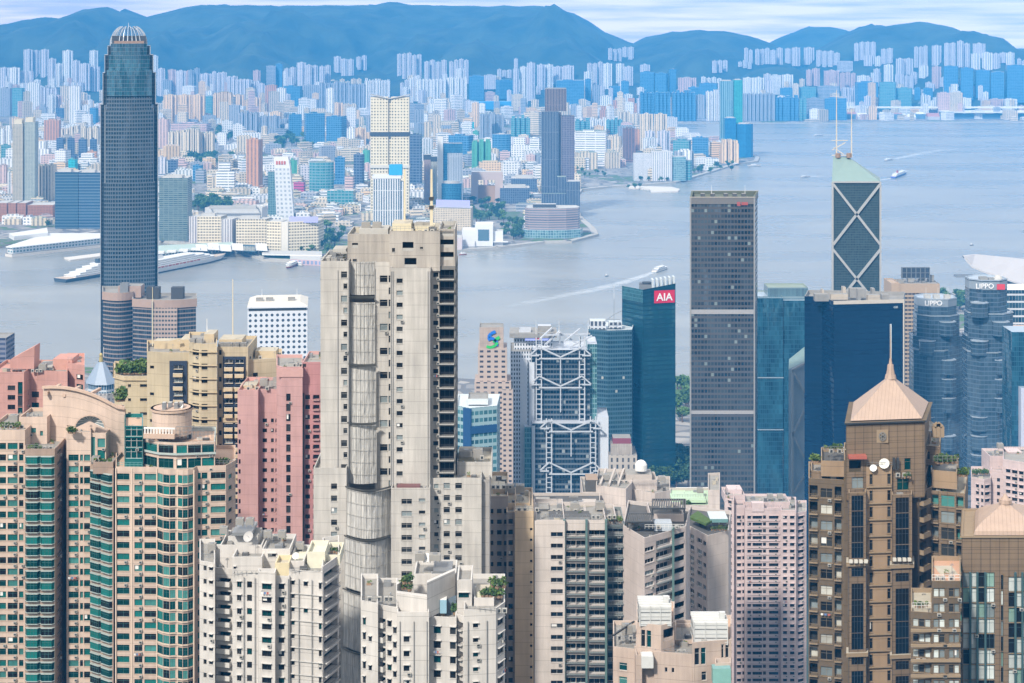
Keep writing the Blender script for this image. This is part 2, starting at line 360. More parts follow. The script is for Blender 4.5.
class Tower:
    def __init__(s, name, label, Y, pxc, cat='apartment tower', group=None, base=None, rot=0):
        s.Y = Y; z = ground(PX(pxc, Y), Y) if base is None else base
        s.root = thing(name, label, cat, (PX(pxc, Y), Y, z), group); s.z0 = z; s.wins = []; s.s = Y/F; s.x0 = PX(pxc, Y); s.phi = rot*math.atan2(s.x0, Y)
    def P(s, px, dy):
        """point seen in column px on the building's own front line, dy metres behind it"""
        sn, c = math.sin(s.phi), math.cos(s.phi); t = (px-512)/F; x, y = s.x0+dy*sn, s.Y+dy*c
        k = (x*sn+y*c)/(t*sn+c); return (t*k, k)
    def Z(s, py, dy=0): return PZ(py, s.Y+dy)
    def front(s, x0, x1, dy, depth, square=True):
        a, b_ = s.P(x0, dy), s.P(x1, dy); u, v = depth*math.sin(s.phi), depth*math.cos(s.phi); return [a, b_, (b_[0]+u, b_[1]+v), (a[0]+u, a[1]+v)]
    def block(s, poly, pytop, st, cols=(), rows=(0, 12, 6, 10), pybot=None, roof=None, edge=0, part='wall', par=1.0, more=None, zt=None, zb=None):
        """poly in metres; cols: (pxa, pxb, kind[, rows]) on one edge, rows: (py of first window head, pitch, height, count)"""
        e0, e1 = poly[edge], poly[(edge+1) % len(poly)]; df = (e0[1]+e1[1])/2-s.Y; s.df = df
        z1 = s.Z(pytop, df) if zt is None else zt; z0 = (s.z0-2 if pybot is None else s.Z(pybot)) if zb is None else min(zb, z1-1)-1.3
        roof = roof or MATS['roof concrete']; m = MB(); k = len(poly)
        spec = {edge: (cols, rows)}
        if more: spec.update(more)
        for i in range(k):
            p, q = poly[i], poly[(i+1) % k]; L = math.hypot(q[0]-p[0], q[1]-p[1])
            if L < .01: continue
            d = ((q[0]-p[0])/L, (q[1]-p[1])/L); rz = math.atan2(d[1], d[0]); holes = []
            if i in spec:
                cl, rw = spec[i]
                if cl and cl[0] == 'auto':
                    _, wm, gap, kinds = cl; nn = max(1, int((L-gap)/(wm+gap))); g2 = (L-nn*wm)/(nn+1)
                    cl = [('m', g2+j*(wm+g2), g2+j*(wm+g2)+wm, kinds[j % len(kinds)]) for j in range(nn)]
                for c in cl:
                    if c[0] == 'm': ua, ub, kind = c[1], c[2], c[3]; rr = c[4] if len(c) > 4 else rw
                    else:
                        ua, ub = s.on(p, d, c[0]), s.on(p, d, c[1]); kind = c[2]; rr = c[3] if len(c) > 3 else rw
                        if ua > ub: ua, ub = ub, ua
                    mg = .06 if c[2 if c[0] != 'm' else 3] == 'glz' else .15; ua, ub = max(mg, ua), min(L-mg, ub)
                    if ub-ua < .3: continue
                    for r in range(rr[3]):
                        zt_ = s.Z(rr[0]+r*rr[1], df); zb_ = zt_-rr[2]*s.s
                        if zb_ < z0+.3 or zt_ > z1-.2: continue
                        holes.append((ua, ub, zb_, zt_)); kk = kind
                        if st.hood and kk[0] == 'w': kk += '+hood'
                        if kk in ('w', 'w+ac', 'w+hood'):
                            x = R.random()
                            if x < .05: kk += '+bl'
                            elif x < .08 and ub-ua > 1.2: kk += '+ln'
                            elif x < .26 and ub-ua > 1.0 and kk in ('w', 'w+hood') and st.frame is not MATS.get('frame blue grey'): kk += '+ac'
                        s.wins.append((kk, ub-ua, zt_-zb_, (p[0]+d[0]*ua, p[1]+d[1]*ua, zb_), rz, st))
            zs = sorted({z0, z1, *[h[2] for h in holes], *[h[3] for h in holes]})
            for a, b_ in zip(zs, zs[1:]):
                if b_-a < 1e-3: continue
                md = (a+b_)/2; us = [0]
                for h in sorted(h for h in holes if h[2] < md < h[3]): us += [h[0], h[1]]
                us.append(L)
                for j in range(0, len(us), 2):
                    u0, u1 = us[j], us[j+1]
                    if u1-u0 < 1e-3: continue
                    m.face([(p[0]+d[0]*u0, p[1]+d[1]*u0, a), (p[0]+d[0]*u1, p[1]+d[1]*u1, a), (p[0]+d[0]*u1, p[1]+d[1]*u1, b_), (p[0]+d[0]*u0, p[1]+d[1]*u0, b_)], st.wall, [(u0, a), (u1, a), (u1, b_), (u0, b_)])
        inn = inset(poly, .28)
        for i in range(k):
            p, q, a, b_ = poly[i], poly[(i+1) % k], inn[i], inn[(i+1) % k]
            m.face([(p[0], p[1], z1), (q[0], q[1], z1), (b_[0], b_[1], z1), (a[0], a[1], z1)], st.slab)
            m.face([(b_[0], b_[1], z1-par), (a[0], a[1], z1-par), (a[0], a[1], z1), (b_[0], b_[1], z1)], st.slab)
        m.cap(inn, z1-par, roof); o = m.build(part, s.root)
        xs = [p[0] for p in inn]; ys = [p[1] for p in inn]; xa, xb, ya, yb = min(xs)+.8, max(xs)-.8, min(ys)+.8, max(ys)-.8
        if part == 'wall' and par > .5 and (xb-xa)*(yb-ya) > 22 and yb-ya > 3: s.clutter(xa, xb, ya, yb, z1-par, inset(inn, .9))
        return o
    def clutter(s, xa, xb, ya, yb, z, ok):
        """vents, pipe runs, small housings and hatches scattered over a flat roof"""
        n = min(9, int((xb-xa)*(yb-ya)/14)+2)
        for i in range(n):
            x, y, k = R.uniform(xa, xb), R.uniform(ya, yb), R.random(); mt = MATS[R.choice(('roof concrete', 'metal grey', 'ac white', 'roof dark', 'roof cream'))]
            if not inside(ok, (x, y)): continue
            if k < .34:
                w, d, h = R.uniform(.6, 1.8), R.uniform(.6, 1.6), R.uniform(.4, 1.5)
                s.part('roof_unit', lambda m: (m.box(x-w/2, x+w/2, y-d/2, y+d/2, z-.02, z+h, mt), m.box(x-w*.3, x+w*.3, y-d*.3, y+d*.3, z+h, z+h+.12, MATS['metal grey'])))
            elif k < .62:
                x2 = min(xb, x+R.uniform(2, 7)); x2 = x2 if inside(ok, (x2, y)) else x+.8; s.part('pipe', lambda m: (m.bar((x, y, z+.25), (x2, y, z+.25), .16, mt), m.box(x-.1, x+.1, y-.12, y+.12, z-.02, z+.3, MATS['roof concrete'])))
            elif k < .8: s.part('vent', lambda m: (m.cyl(x, y, .14, z-.02, z+.7, MATS['metal grey'], n=8), m.cyl(x, y, .28, z+.7, z+.9, MATS['metal grey'], n=8, r2=.1)))
            elif k < .9: s.part('aerial', lambda m: (m.bar((x, y, z), (x, y, z+2.6), .08, MATS['metal grey']), [m.bar((x-.5+j*.1, y, z+2.1+j*.15), (x+.5-j*.1, y, z+2.1+j*.15), .05, MATS['metal grey']) for j in range(3)]))
            else: s.part('planter', lambda m: (m.box(x-.5, x+.5, y-.3, y+.3, z-.02, z+.4, MATS['planter']), leafball(m, x, y, z+.8, .55, 26, MATS['leaf light'])))
    def on(s, p, d, px):
        t = (px-512)/F       # ray x = t*y against p + d*u
        den = d[0]-t*d[1]
        return (t*p[1]-p[0])/den if abs(den) > 1e-6 else 0
    def finish(s):
        """the windows and balconies seen largest become parts; the rest one mesh of each"""
        rest = {}; org = wloc(s.root)
        for nm, ks in (('window', ('w', 'slit', 'dark', 'bay', 'glz')), ('balcony', ('bal', 'balg', 'balo'))):
            ws = [w for w in s.wins if w[0].split('+')[0] in ks]
            def score(w):
                x, y, z = w[3]; py = HY+(H-z)*F/y; nx, ny = math.sin(w[4]), -math.cos(w[4]); l_ = math.hypot(x, y)
                return (py < 683)*max(.05, -(nx*x+ny*y)/l_)*w[1]*w[2]/l_+1e-9*z
            ws.sort(key=score, reverse=True); mb = MB()
            for i, (k, w, h, p, rz, st) in enumerate(ws):
                pr = wmesh(st, k, w, h, R.randrange(len(st.g)))
                if i < 96:
                    if pr.me is None: pr.me = pr.mesh(nm)
                    o = bpy.data.objects.new(nm, pr.me); COL.objects.link(o); o.parent = s.root
                    o.location = (p[0]-org[0], p[1]-org[1], p[2]-org[2]); o.rotation_euler = (0, 0, rz)
                else: mb.add(pr, p, rz)
            if mb.f: tag(mb.build(nm, s.root), kind='stuff')
        s.wins = []
    def part(s, name, fn, label=None, parent=None):
        m = MB(); fn(m); o = m.build(name, parent or s.root)
        if label and o: o['label'] = label
        return o
    # roof furniture, all in picture columns/rows at depth offset dy
    def rbox(s, name, x0, x1, pytop, pybot, dy, depth, mat, top=None, label=None):
        def fn(m):
            p = s.front(x0, x1, dy, depth); m.prism(p, s.Z(pybot, dy)-.3, s.Z(pytop, dy), mat, top or mat, 0, True)
        return s.part(name, fn, label)
    def tank(s, px, py, dy, w=2.4, h=2.0, mat=None):
        x, y = s.P(px, dy); z = s.Z(py)-1.0; mat = mat or MATS['roof concrete']
        def fn(m):
            m.box(x-w/2, x+w/2, y-w/2, y+w/2, z+.4, z+.4+h, mat)
            for i in (-1, 1):
                for j in (-1, 1): m.box(x+i*w*.4-.1, x+i*w*.4+.1, y+j*w*.4-.1, y+j*w*.4+.1, z, z+.4, mat)
            m.box(x-w*.2, x+w*.2, y-w*.2, y+w*.2, z+.4+h, z+.55+h, MATS['metal grey'])
            m.bar((x+w/2+.1, y-w/2, z), (x+w/2+.1, y-w/2, z+h), .12, MATS['metal grey'])
        return s.part('water_tank', fn)
    def acs(s, px, py, dy, n=3, step=1.5):
        x, y = s.P(px, dy); z = s.Z(py)-1.0
        for i in range(n):
            if R.random() < .45: continue
            def fn(m):
                xx = x+i*step+R.uniform(-.3, .3); m.box(xx, xx+1.0, y, y+.5, z+.15, z+1.1, MATS['ac white']); m.box(xx+.2, xx+.8, y-.02, y, z+.3, z+.95, MATS['dark steel']); m.box(xx+.05, xx+.15, y, y+.5, z, z+.15, MATS['metal grey']); m.box(xx+.85, xx+.95, y, y+.5, z, z+.15, MATS['metal grey'])
            s.part('air_conditioner', fn)
    def rail(s, x0, x1, py, dy, h=1.1, mat=None, posts=1.0, name='railing'):
        a, b_ = s.P(x0, dy), s.P(x1, dy); z = s.Z(py); mat = mat or MATS['metal grey']
        def fn(m):
            for t in (h, h*.5): m.bar((a[0], a[1], z+t), (b_[0], b_[1], z+t), .07, mat)
            k = max(1, int((b_[0]-a[0])/posts))
            for i in range(k+1):
                x = a[0]+(b_[0]-a[0])*i/k; m.bar((x, a[1], z), (x, a[1], z+h), .07, mat)
        return s.part(name, fn)
    def dish(s, px, py, dy, r=1.2, mat=None):
        x, y = s.P(px, dy); z = s.Z(py)+r-.9; mat = mat or MATS['white paint']
        def fn(m):
            n = 14; ax = Vector((-.35, -.75, .55)).normalized(); e1 = ax.cross(Vector((0, 0, 1))).normalized(); e2 = e1.cross(ax)
            c = Vector((x, y, z)); prev = None
            for t in (.15, .45, .75, 1.0):
                ring = [c+(e1*math.cos(2*math.pi*i/n)+e2*math.sin(2*math.pi*i/n))*r*t+ax*(t*t*r*.32) for i in range(n)]
                if prev:
                    for i in range(n): m.face([prev[i], prev[(i+1) % n], ring[(i+1) % n], ring[i]], mat)
                else: m.face(ring, mat)
                prev = ring
            m.bar(c, (x, y+.2, z-r), .16, MATS['metal grey']); m.bar(c, c+ax*r*.9, .07, MATS['metal grey'])
        return s.part('satellite_dish', fn)
    def plants(s, x0, x1, py, dy, n=5, r=.9, name='roof_plant'):
        for i in range(n):
            px = x0+(x1-x0)*(i+.5)/n+R.uniform(-.6, .6); x, y = s.P(px, dy+R.uniform(-.6, .6)); z = s.Z(py)-1.0; rr = r*R.uniform(.7, 1.25)
            def fn(m):
                m.cyl(x, y, rr*.45, z, z+.5, MATS['planter'], n=8, r2=rr*.55)
                leafball(m, x, y, z+.5+rr*.8, rr, 60, MATS['leaf' if i % 3 else 'leaf light'])
            s.part(name, fn)
plain('planter', (.3, .2, .13)); plain('leaf light', (.10, .16, .035), .8, 0, .4, 1.5)
def leafball(m, x, y, z, r, n, mat, sz=.34, flat=.9):
    for i in range(n):
        u, v = R.uniform(0, 2*math.pi), math.acos(R.uniform(-1, 1)); q = r*R.uniform(.45, 1.05)
        c = Vector((x+q*math.sin(v)*math.cos(u), y+q*math.sin(v)*math.sin(u), z+q*flat*math.cos(v)))
        a = Vector((R.gauss(0, 1), R.gauss(0, 1), R.gauss(0, 1))).normalized(); b_ = a.cross(Vector((R.gauss(0, 1), R.gauss(0, 1), R.gauss(0, 1)))).normalized()
        k = r*sz*R.uniform(.7, 1.3); m.face([c-a*k, c+b_*k*.7, c+a*k, c-b_*k*.7], mat)
# ================================================================ terrain, water, hills
from mathutils import noise as mnoise
RIDGES = [   # depth of the crest, front run-out, back run-out, crest line in picture columns/rows
 (10800, 2500, 2500, [(-400, 40), (-120, 34), (0, 24), (30, 18), (47, 15.5), (60, 18), (78, 11), (100, 6), (108, 5.5), (122, 12), (142, 17.5), (158, 13), (190, 5), (215, 4), (300, 4.5), (400, 4), (480, 5), (540, 5), (570, 11), (590, 21), (610, 34), (636, 43), (660, 52), (720, 75), (780, 95)]),
 (10300, 1900, 2000, [(560, 100), (600, 62), (636, 43), (655, 36), (675, 30.5), (700, 29), (725, 29.5), (745, 33), (770, 42), (800, 56), (840, 80)]),
 (11600, 2000, 1200, [(700, 90), (760, 46), (788, 33), (808, 26), (828, 25), (850, 30), (890, 50), (930, 80)]),
 (9700, 1500, 2200, [(800, 70), (832, 45), (850, 36), (868, 29), (890, 24), (915, 21), (930, 21), (948, 25), (968, 31), (985, 38), (1002, 44), (1012, 46.5), (1040, 49), (1100, 54), (1250, 66), (1500, 80)]),
 (8900, 420, 500, [(700, 108), (728, 86), (745, 73), (760, 67), (778, 65), (795, 67), (812, 75), (828, 90), (850, 110)]),
]
def _pl(pts, x):
    if x <= pts[0][0]: return pts[0][1]
    for (a, b_), (c, d) in zip(pts, pts[1:]):
        if x <= c: t = (x-a)/(c-a); t = t*t*(3-2*t)*.4+t*.6; return b_+(d-b_)*t
    return pts[-1][1]
def hill(x, Y):
    best = -8
    for Yr, lf, lb, pts in RIDGES:
        px = 512+x*F/Yr; h = PZ(_pl(pts, px)+1.3*mnoise.fractal(Vector((px/16, Yr*.01, 3)), 1.0, 2.2, 4), Yr)
        d = (Y-Yr)/(lb if Y > Yr else lf)
        if abs(d) >= 1: continue
        k = 1-abs(d); f = k*k*(3-2*k)*.55+k*.45
        nz = mnoise.fractal(Vector((x/520, Y/900, Yr*.01)), .9, 2.1, 5)
        best = max(best, h*(f+(1-f)*f*1.7*nz)-6)
    return best
def _lin(pts, v):
    if v <= pts[0][0]: return pts[0][1]
    for (a, b_), (c, d) in zip(pts, pts[1:]):
        if v <= c: return b_+(d-b_)*(v-a)/(c-a)
    return pts[-1][1]
def ground(x, Y):
    if Y < 1500: return max(4, _lin([(-800, 395), (-60, 385), (40, 330), (200, 235), (450, 150), (700, 95), (1000, 35), (1300, 8), (1400, 4)], Y)+ (mnoise.noise(Vector((x/160, Y/160, 0)))*10 if Y < 1200 else 0))
    if Y < 8200: return 4
    return max(4, hill(x, Y))
def hit(px, py):
    """where the sight line through a picture point meets the land"""
    Y = 1500.0
    while Y < 12500:
        z = PZ(py, Y)
        if ground(PX(px, Y), Y) >= z: return Y
        Y += 25 if Y > 6500 else max(4, Y*.002)
    return 12500
def gp(px, py, z=4): Y = (H-z)*F/(py-HY); return (PX(px, Y), Y)

plain('quay stone', (.42, .40, .36), .85, 0, .2, .1)
def city_ground(name):
    m, n, l, b = _new(name); t = n.new('ShaderNodeTexCoord')
    v = n.new('ShaderNodeTexVoronoi'); v.inputs['Scale'].default_value = .03; v.feature = 'F1'; l.new(t.outputs['Object'], v.inputs['Vector'])
    e = n.new('ShaderNodeTexVoronoi'); e.inputs['Scale'].default_value = .03; e.feature = 'DISTANCE_TO_EDGE'; l.new(t.outputs['Object'], e.inputs['Vector'])
    z = n.new('ShaderNodeTexNoise'); z.inputs['Scale'].default_value = .004; z.inputs['Detail'].default_value = 5; l.new(t.outputs['Object'], z.inputs['Vector'])
    r = n.new('ShaderNodeValToRGB'); e0 = r.color_ramp.elements; e0[0].position = .2; e0[0].color = (.36, .34, .31, 1); e0[1].position = .8; e0[1].color = (.24, .23, .22, 1)
    s = n.new('ShaderNodeSeparateColor'); l.new(v.outputs['Color'], s.inputs[0]); l.new(s.outputs[0], r.inputs['Fac'])
    g = mixc(n, l, math_(n, l, 'GREATER_THAN', z.outputs['Fac'], .54), r.outputs['Color'], (.075, .14, .04))
    l.new(mixc(n, l, math_(n, l, 'LESS_THAN', e.outputs['Distance'], .09), g, (.15, .15, .15)), b.inputs['Base Color'])
    b.inputs['Roughness'].default_value = .9; MATS[name] = m; return m
def hill_mat():
    m, n, l, b = _new('hill forest'); t = n.new('ShaderNodeTexCoord')
    z = n.new('ShaderNodeTexNoise'); z.inputs['Scale'].default_value = .006; z.inputs['Detail'].default_value = 8; l.new(t.outputs['Object'], z.inputs['Vector'])
    r = n.new('ShaderNodeValToRGB'); e0 = r.color_ramp.elements; e0[0].position = .35; e0[0].color = (.015, .032, .026, 1); e0[1].position = .65; e0[1].color = (.05, .075, .05, 1)
    l.new(z.outputs['Fac'], r.inputs['Fac']); l.new(r.outputs['Color'], b.inputs['Base Color']); b.inputs['Roughness'].default_value = .95
    bp = n.new('ShaderNodeBump'); bp.inputs['Distance'].default_value = 60; bp.inputs['Strength'].default_value = .6; l.new(z.outputs['Fac'], bp.inputs['Height']); l.new(bp.outputs['Normal'], b.inputs['Normal'])
    MATS['hill forest'] = m; return m
def water_mat():
    m, n, l, b = _new('sea water'); t = n.new('ShaderNodeTexCoord')
    g1 = n.new('ShaderNodeMapping'); g1.inputs['Scale'].default_value = (.0016, .0045, 1); g1.inputs['Rotation'].default_value = (0, 0, .25); l.new(t.outputs['Object'], g1.inputs['Vector'])
    z1 = n.new('ShaderNodeTexNoise'); z1.inputs['Scale'].default_value = 1; z1.inputs['Detail'].default_value = 6; z1.inputs['Roughness'].default_value = .6; z1.inputs['Distortion'].default_value = .6; l.new(g1.outputs['Vector'], z1.inputs['Vector'])
    z2 = n.new('ShaderNodeTexNoise'); z2.inputs['Scale'].default_value = .09; z2.inputs['Detail'].default_value = 5; l.new(t.outputs['Object'], z2.inputs['Vector'])
    r = n.new('ShaderNodeValToRGB'); e0 = r.color_ramp.elements; e0[0].position = .3; e0[0].color = (.19, .195, .18, 1); e0[1].position = .7; e0[1].color = (.33, .33, .305, 1)
    l.new(z1.outputs['Fac'], r.inputs['Fac']); l.new(r.outputs['Color'], b.inputs['Base Color'])
    l.new(math_(n, l, 'MULTIPLY_ADD', z1.outputs['Fac'], .34, .12), b.inputs['Roughness'])
    bp = n.new('ShaderNodeBump'); bp.inputs['Distance'].default_value = .9; bp.inputs['Strength'].default_value = .35; l.new(z2.outputs['Fac'], bp.inputs['Height'])
    l.new(bp.outputs['Normal'], b.inputs['Normal']); b.inputs['IOR'].default_value = 1.33; MATS['sea water'] = m; return m
city_ground('city ground'); hill_mat(); water_mat()
def grid(name, x0, x1, nx, y0, y1, ny, fz, mat):
    v = [(x0+(x1-x0)*i/nx, y0+(y1-y0)*j/ny, 0) for j in range(ny+1) for i in range(nx+1)]
    v = [(x, y, fz(x, y)) for x, y, _ in v]
    f = [(j*(nx+1)+i, j*(nx+1)+i+1, (j+1)*(nx+1)+i+1, (j+1)*(nx+1)+i) for j in range(ny) for i in range(nx)]
    me = bpy.data.meshes.new(name); me.from_pydata(v, [], f); me.materials.append(mat)
    me.polygons.foreach_set('use_smooth', [True]*len(f)); o = bpy.data.objects.new(name, me); COL.objects.link(o); o['kind'] = 'structure'; return o
m = MB(); m.face([(-8900, 900, 0), (8900, 900, 0), (8900, 13900, 0), (-8900, 13900, 0)], MATS['sea water']); o = m.build('sea', None, (0, 0, 0)); o['kind'] = 'structure'
SHORE = [(-300, 250), (-80, 247), (0, 246), (50, 239), (100, 231), (130, 232), (160, 240), (200, 246), (240, 251), (262, 259), (325, 262), (400, 258), (457, 250), (500, 247), (545, 241.5), (572, 241), (599, 234), (596, 228), (584, 218), (577, 206), (577, 196), (583, 189), (612, 186), (640, 184.5), (676, 182), (712, 171.5), (737, 163.5), (758, 161), (760, 157), (752, 153), (738, 151), (712, 139), (690, 137), (668, 128), (650, 124.5), (642, 122.6), (700, 122.4), (850, 122.6), (900, 121.5), (1200, 121.5)]
KP = [gp(*p) for p in SHORE]
poly = [(-8800, KP[0][1])]+KP+[(8800, KP[-1][1]), (8800, 13800), (-8800, 13800)]
m = MB(); m.prism(poly, -1.5, 4, MATS['quay stone'], MATS['city ground']); o = m.build('land', None, (0, 0, 0)); o['kind'] = 'structure'
# promenade strip along the far waterfront
m = MB()
for a, b_ in zip(KP[3:33], KP[4:34]):
    d = Vector((b_[0]-a[0], b_[1]-a[1])); L = d.length; d.normalize(); nn = Vector((-d.y, d.x))*14
    m.face([(a[0]+nn.x*.05, a[1]+nn.y*.05, 4.03), (b_[0]+nn.x*.05, b_[1]+nn.y*.05, 4.03), (b_[0]+nn.x, b_[1]+nn.y, 4.03), (a[0]+nn.x, a[1]+nn.y, 4.03)], MATS['quay stone'])
o = m.build('promenade', None, (0, 0, 0)); o['kind'] = 'structure'
grid('hills', -5600, 5600, 240, 8000, 13700, 120, hill, MATS['hill forest'])
HK = [(-5000, 1250), (5000, 1250), (5000, 2900), (PX(1100, 2900), 2900), (PX(1000, 2900), 2880), (PX(950, 2800), 2800), (PX(925, 2500), 2500), (PX(860, 2380), 2380), (PX(700, 2120), 2120), (PX(560, 2100), 2100), (PX(300, 2180), 2180), (PX(60, 2200), 2200), (-5000, 2200)]
m = MB(); m.prism(HK, -1.5, 4, MATS['quay stone'], MATS['city ground']); o = m.build('land', None, (0, 0, 0)); o['kind'] = 'structure'
grid('hillside', -1400, 1400, 70, -750, 1500, 60, lambda x, y: ground(x, y)-(4.0 if y > 1390 else 0), MATS['hill forest'])
# air
def haze():
    m = bpy.data.materials.new('haze air'); m.use_nodes = True; n = m.node_tree.nodes; n.clear()
    out = n.new('ShaderNodeOutputMaterial'); v = n.new('ShaderNodeVolumePrincipled')
    v.inputs['Color'].default_value = (.06, .42, 1.0, 1); v.inputs['Density'].default_value = HAZE; v.inputs['Anisotropy'].default_value = -.4
    m.node_tree.links.new(v.outputs['Volume'], out.inputs['Volume'])
    b = MB(); b.box(-9000, 9000, -800, 14000, -3, 760, m); o = b.build('haze', None, (0, 0, 0)); o['kind'] = 'stuff'
haze()

# ================================================================ the city across the harbour
C = dict(
 cream=((.74, .63, .46), (.20, .20, .18), (.32, .30, .26)), warm=((.80, .58, .34), (.30, .22, .16), (.42, .34, .24)), white=((.82, .81, .79), (.20, .24, .28), (.34, .38, .42)),
 lavender=((.66, .63, .65), (.16, .20, .28), (.30, .34, .42)), pink=((.66, .48, .43), (.22, .18, .20), (.34, .28, .28)), grey=((.36, .38, .42), (.10, .13, .17), (.2, .24, .3)),
 blue=((.10, .24, .40), (.03, .12, .26), (.06, .22, .42)), teal=((.20, .32, .35), (.03, .22, .26), (.08, .34, .38)), green=((.10, .36, .24), (.06, .22, .16), (.10, .32, .24)),
 brown=((.26, .15, .12), (.08, .06, .06), (.14, .10, .10)), orange=((.58, .30, .16), (.2, .14, .12), (.3, .2, .16)), beige=((.58, .50, .38), (.16, .17, .15), (.28, .27, .22)),
 slate=((.13, .17, .24), (.04, .06, .10), (.09, .12, .18)), magenta=((.55, .10, .25), (.2, .06, .12), (.3, .1, .2)), turquoise=((.04, .45, .50), (.03, .3, .36), (.05, .5, .55)))
WORD = dict(warm='golden cream', beige='dull beige', lavender='pale lilac grey', slate='dark slate', turquoise='bright turquoise', blue='deep blue glass', teal='teal glass', green='green screened')
def far_mat(c, kind):
    w, a, b_ = C[c]
    if c in ('blue', 'teal', 'slate', 'turquoise'): return facade('far %s %s' % (c, kind), w, a, b_, 8, 7, .8, .62, .5, .15, .02)
    if kind == 'rib': return facade('far %s rib' % c, w, a, b_, 9.5, 3.0, .45, .8, .2, .3, 0)
    if kind == 'band': return facade('far %s band' % c, w, a, b_, 30, 6.6, .94, .42, .3, .2, 0)
    return facade('far %s grid' % c, w, a, b_, 7.5, 6.4, .55, .55, .2, .3, 0)
ROOFS = [plain('far roof pale', (.48, .47, .44), .9, 0, .15, .1), plain('far roof grey', (.28, .29, .30), .9, 0, .15, .1), plain('far roof green', (.24, .29, .24), .9, 0, .15, .1)]
FAR = []
ANCH = [(-50, 'the left edge'), (24, 'the beige pair tower'), (128, 'the domed skyscraper'), (190, 'the golden cream slabs'), (275, 'the slanted sign tower'), (389, 'the cream twin tower'), (453, 'the white finned tower'), (557, 'the dark striped tower'), (660, 'the white ribbed hotel'), (732, 'the teal tip towers'), (842, 'the masts'), (925, 'the broad blue hill'), (1060, 'the right edge')]
def far_building(px0, px1, yt, yb, c='white', shape='slab', kind=None, label=None, name=None, Y=None, yaw=None):
    if Y is None: Y = hit((px0+px1)/2, yb)
    w = (px1-px0)*Y/F; x = PX((px0+px1)/2, Y); g = ground(x, Y); z1 = PZ(yt, Y); z0 = min(g-1 if g > 4.01 else 4.0, z1-8)
    if kind is None: kind = 'rib' if (shape in ('cross', 'row') or (z1-z0) > 2.2*w) else R.choice(['grid', 'rib', 'band'])
    mt = far_mat(c, kind); rf = R.choice(ROOFS); d = max(14, min(w*R.uniform(.5, .9), 60)); m = MB(); hh = z1-z0; bay = 4.5
    if shape == 'cross':
        q = w/2; e = d/2; a = q*.45; b_ = e*.45
        P = [(-a, -e), (a, -e), (a, -b_), (q, -b_), (q, b_), (a, b_), (a, e), (-a, e), (-a, b_), (-q, b_), (-q, -b_), (-a, -b_)]
        m.roofed(P, 0, hh-3, mt, rf, bay, .8, .5); m.box(-a*.7, a*.7, -e*.4, e*.4, hh-3.8, hh, mt, rf, bay); m.box(-a*.3, a*.2, -e*.2, e*.1, hh, hh+2.5, rf)
    elif shape == 'row':      # estate slab with deep slots between the flats
        k = max(2, round(w/16)); u = w/k; P = [(-w/2, -d/2)]
        for i in range(k):
            xa = -w/2+i*u
            if i: P += [(xa-u*.13, -d/2), (xa-u*.13, -d/2+9), (xa+u*.13, -d/2+9), (xa+u*.13, -d/2)]
        P += [(w/2, -d/2), (w/2, d/2), (-w/2, d/2)]
        m.roofed(P, 0, hh-2.5, mt, rf, bay, .8, .5)
        for i in range(k):
            if R.random() < .45: xa = -w/2+i*u; m.prism([(xa+u*.16, -d/2+.4), (xa+u*.84, -d/2+.4), (xa+u*.84, d*.4), (xa+u*.16, d*.4)], hh-3.3, hh+R.choice((3, 6, 9)), mt, rf, bay)
        for i in range(k): xa = -w/2+(i+.5)*u; m.box(xa-u*.2, xa+u*.2, -d*.25, d*.1, hh-3.3, hh+R.uniform(0, 2.5), mt, rf, bay)
    elif shape == 'step':
        m.roofed([(-w/2, -d/2), (w/2, -d/2), (w/2, d/2), (-w/2, d/2)], 0, hh*.72, mt, rf, bay, .8, .5)
        m.roofed([(-w*.38, -d*.42), (w*.25, -d*.42), (w*.25, d*.4), (-w*.38, d*.4)], hh*.72-.8, hh, mt, rf, bay, .8, .5)
    elif shape == 'round':
        n = 14; m.roofed([(w/2*math.cos(2*math.pi*i/n-.1), d/2*math.sin(2*math.pi*i/n-.1)) for i in range(n)], 0, hh, mt, rf, 0, .8, .5)
        m.box(-w*.15, w*.15, -d*.15, d*.15, hh-.8, hh+3, rf)
    else:
        yw = R.uniform(-.35, .35) if yaw is None else yaw; c_, s_ = math.cos(yw), math.sin(yw); k = (w-abs(d*s_)*.8)/max(.5, c_)
        k = max(k, w*.55); q = [(-k/2, -d/2), (k/2, -d/2), (k/2, d/2), (-k/2, d/2)]; q = [(a*c_-b_*s_, a*s_+b_*c_) for a, b_ in q]
        m.roofed(q, 0, hh, mt, rf, bay, .8, .5)
        def rb(a0, a1, b0, b1, z, zz, mm): m.prism([(a*c_-b_*s_, a*s_+b_*c_) for a, b_ in ((a0, b0), (a1, b0), (a1, b1), (a0, b1))], z, zz, mm, rf, bay)
        rb(-k*.25, k*R.uniform(0, .3), -d*.2, d*.25, hh-.8, hh+R.uniform(2, 5), mt)
        for i in range(R.randrange(1, 4)): a = R.uniform(-.4, .3)*k; rb(a, a+R.uniform(2, 5), -d*.4, -d*.25, hh-.8, hh+R.uniform(.5, 2.5), rf)
    if hh/w > 1.6 and shape in ('cross', 'slab') and g < 4.1 and R.random() < .5:
        m.box(-w*.6, w*.6, -d*.62, d*.62, 0, 12, far_mat(c, 'band'), rf, 4.5)
    FAR.append(dict(m=m, loc=(x, Y, z0), name=name or ('tower_block' if hh > w*.9 else 'building'), label=label, px=(px0+px1)/2, yt=yt, yb=yb, w=px1-px0, c=c, s=shape, tall=hh > w*1.6, area=(px1-px0)*(yb-yt)))
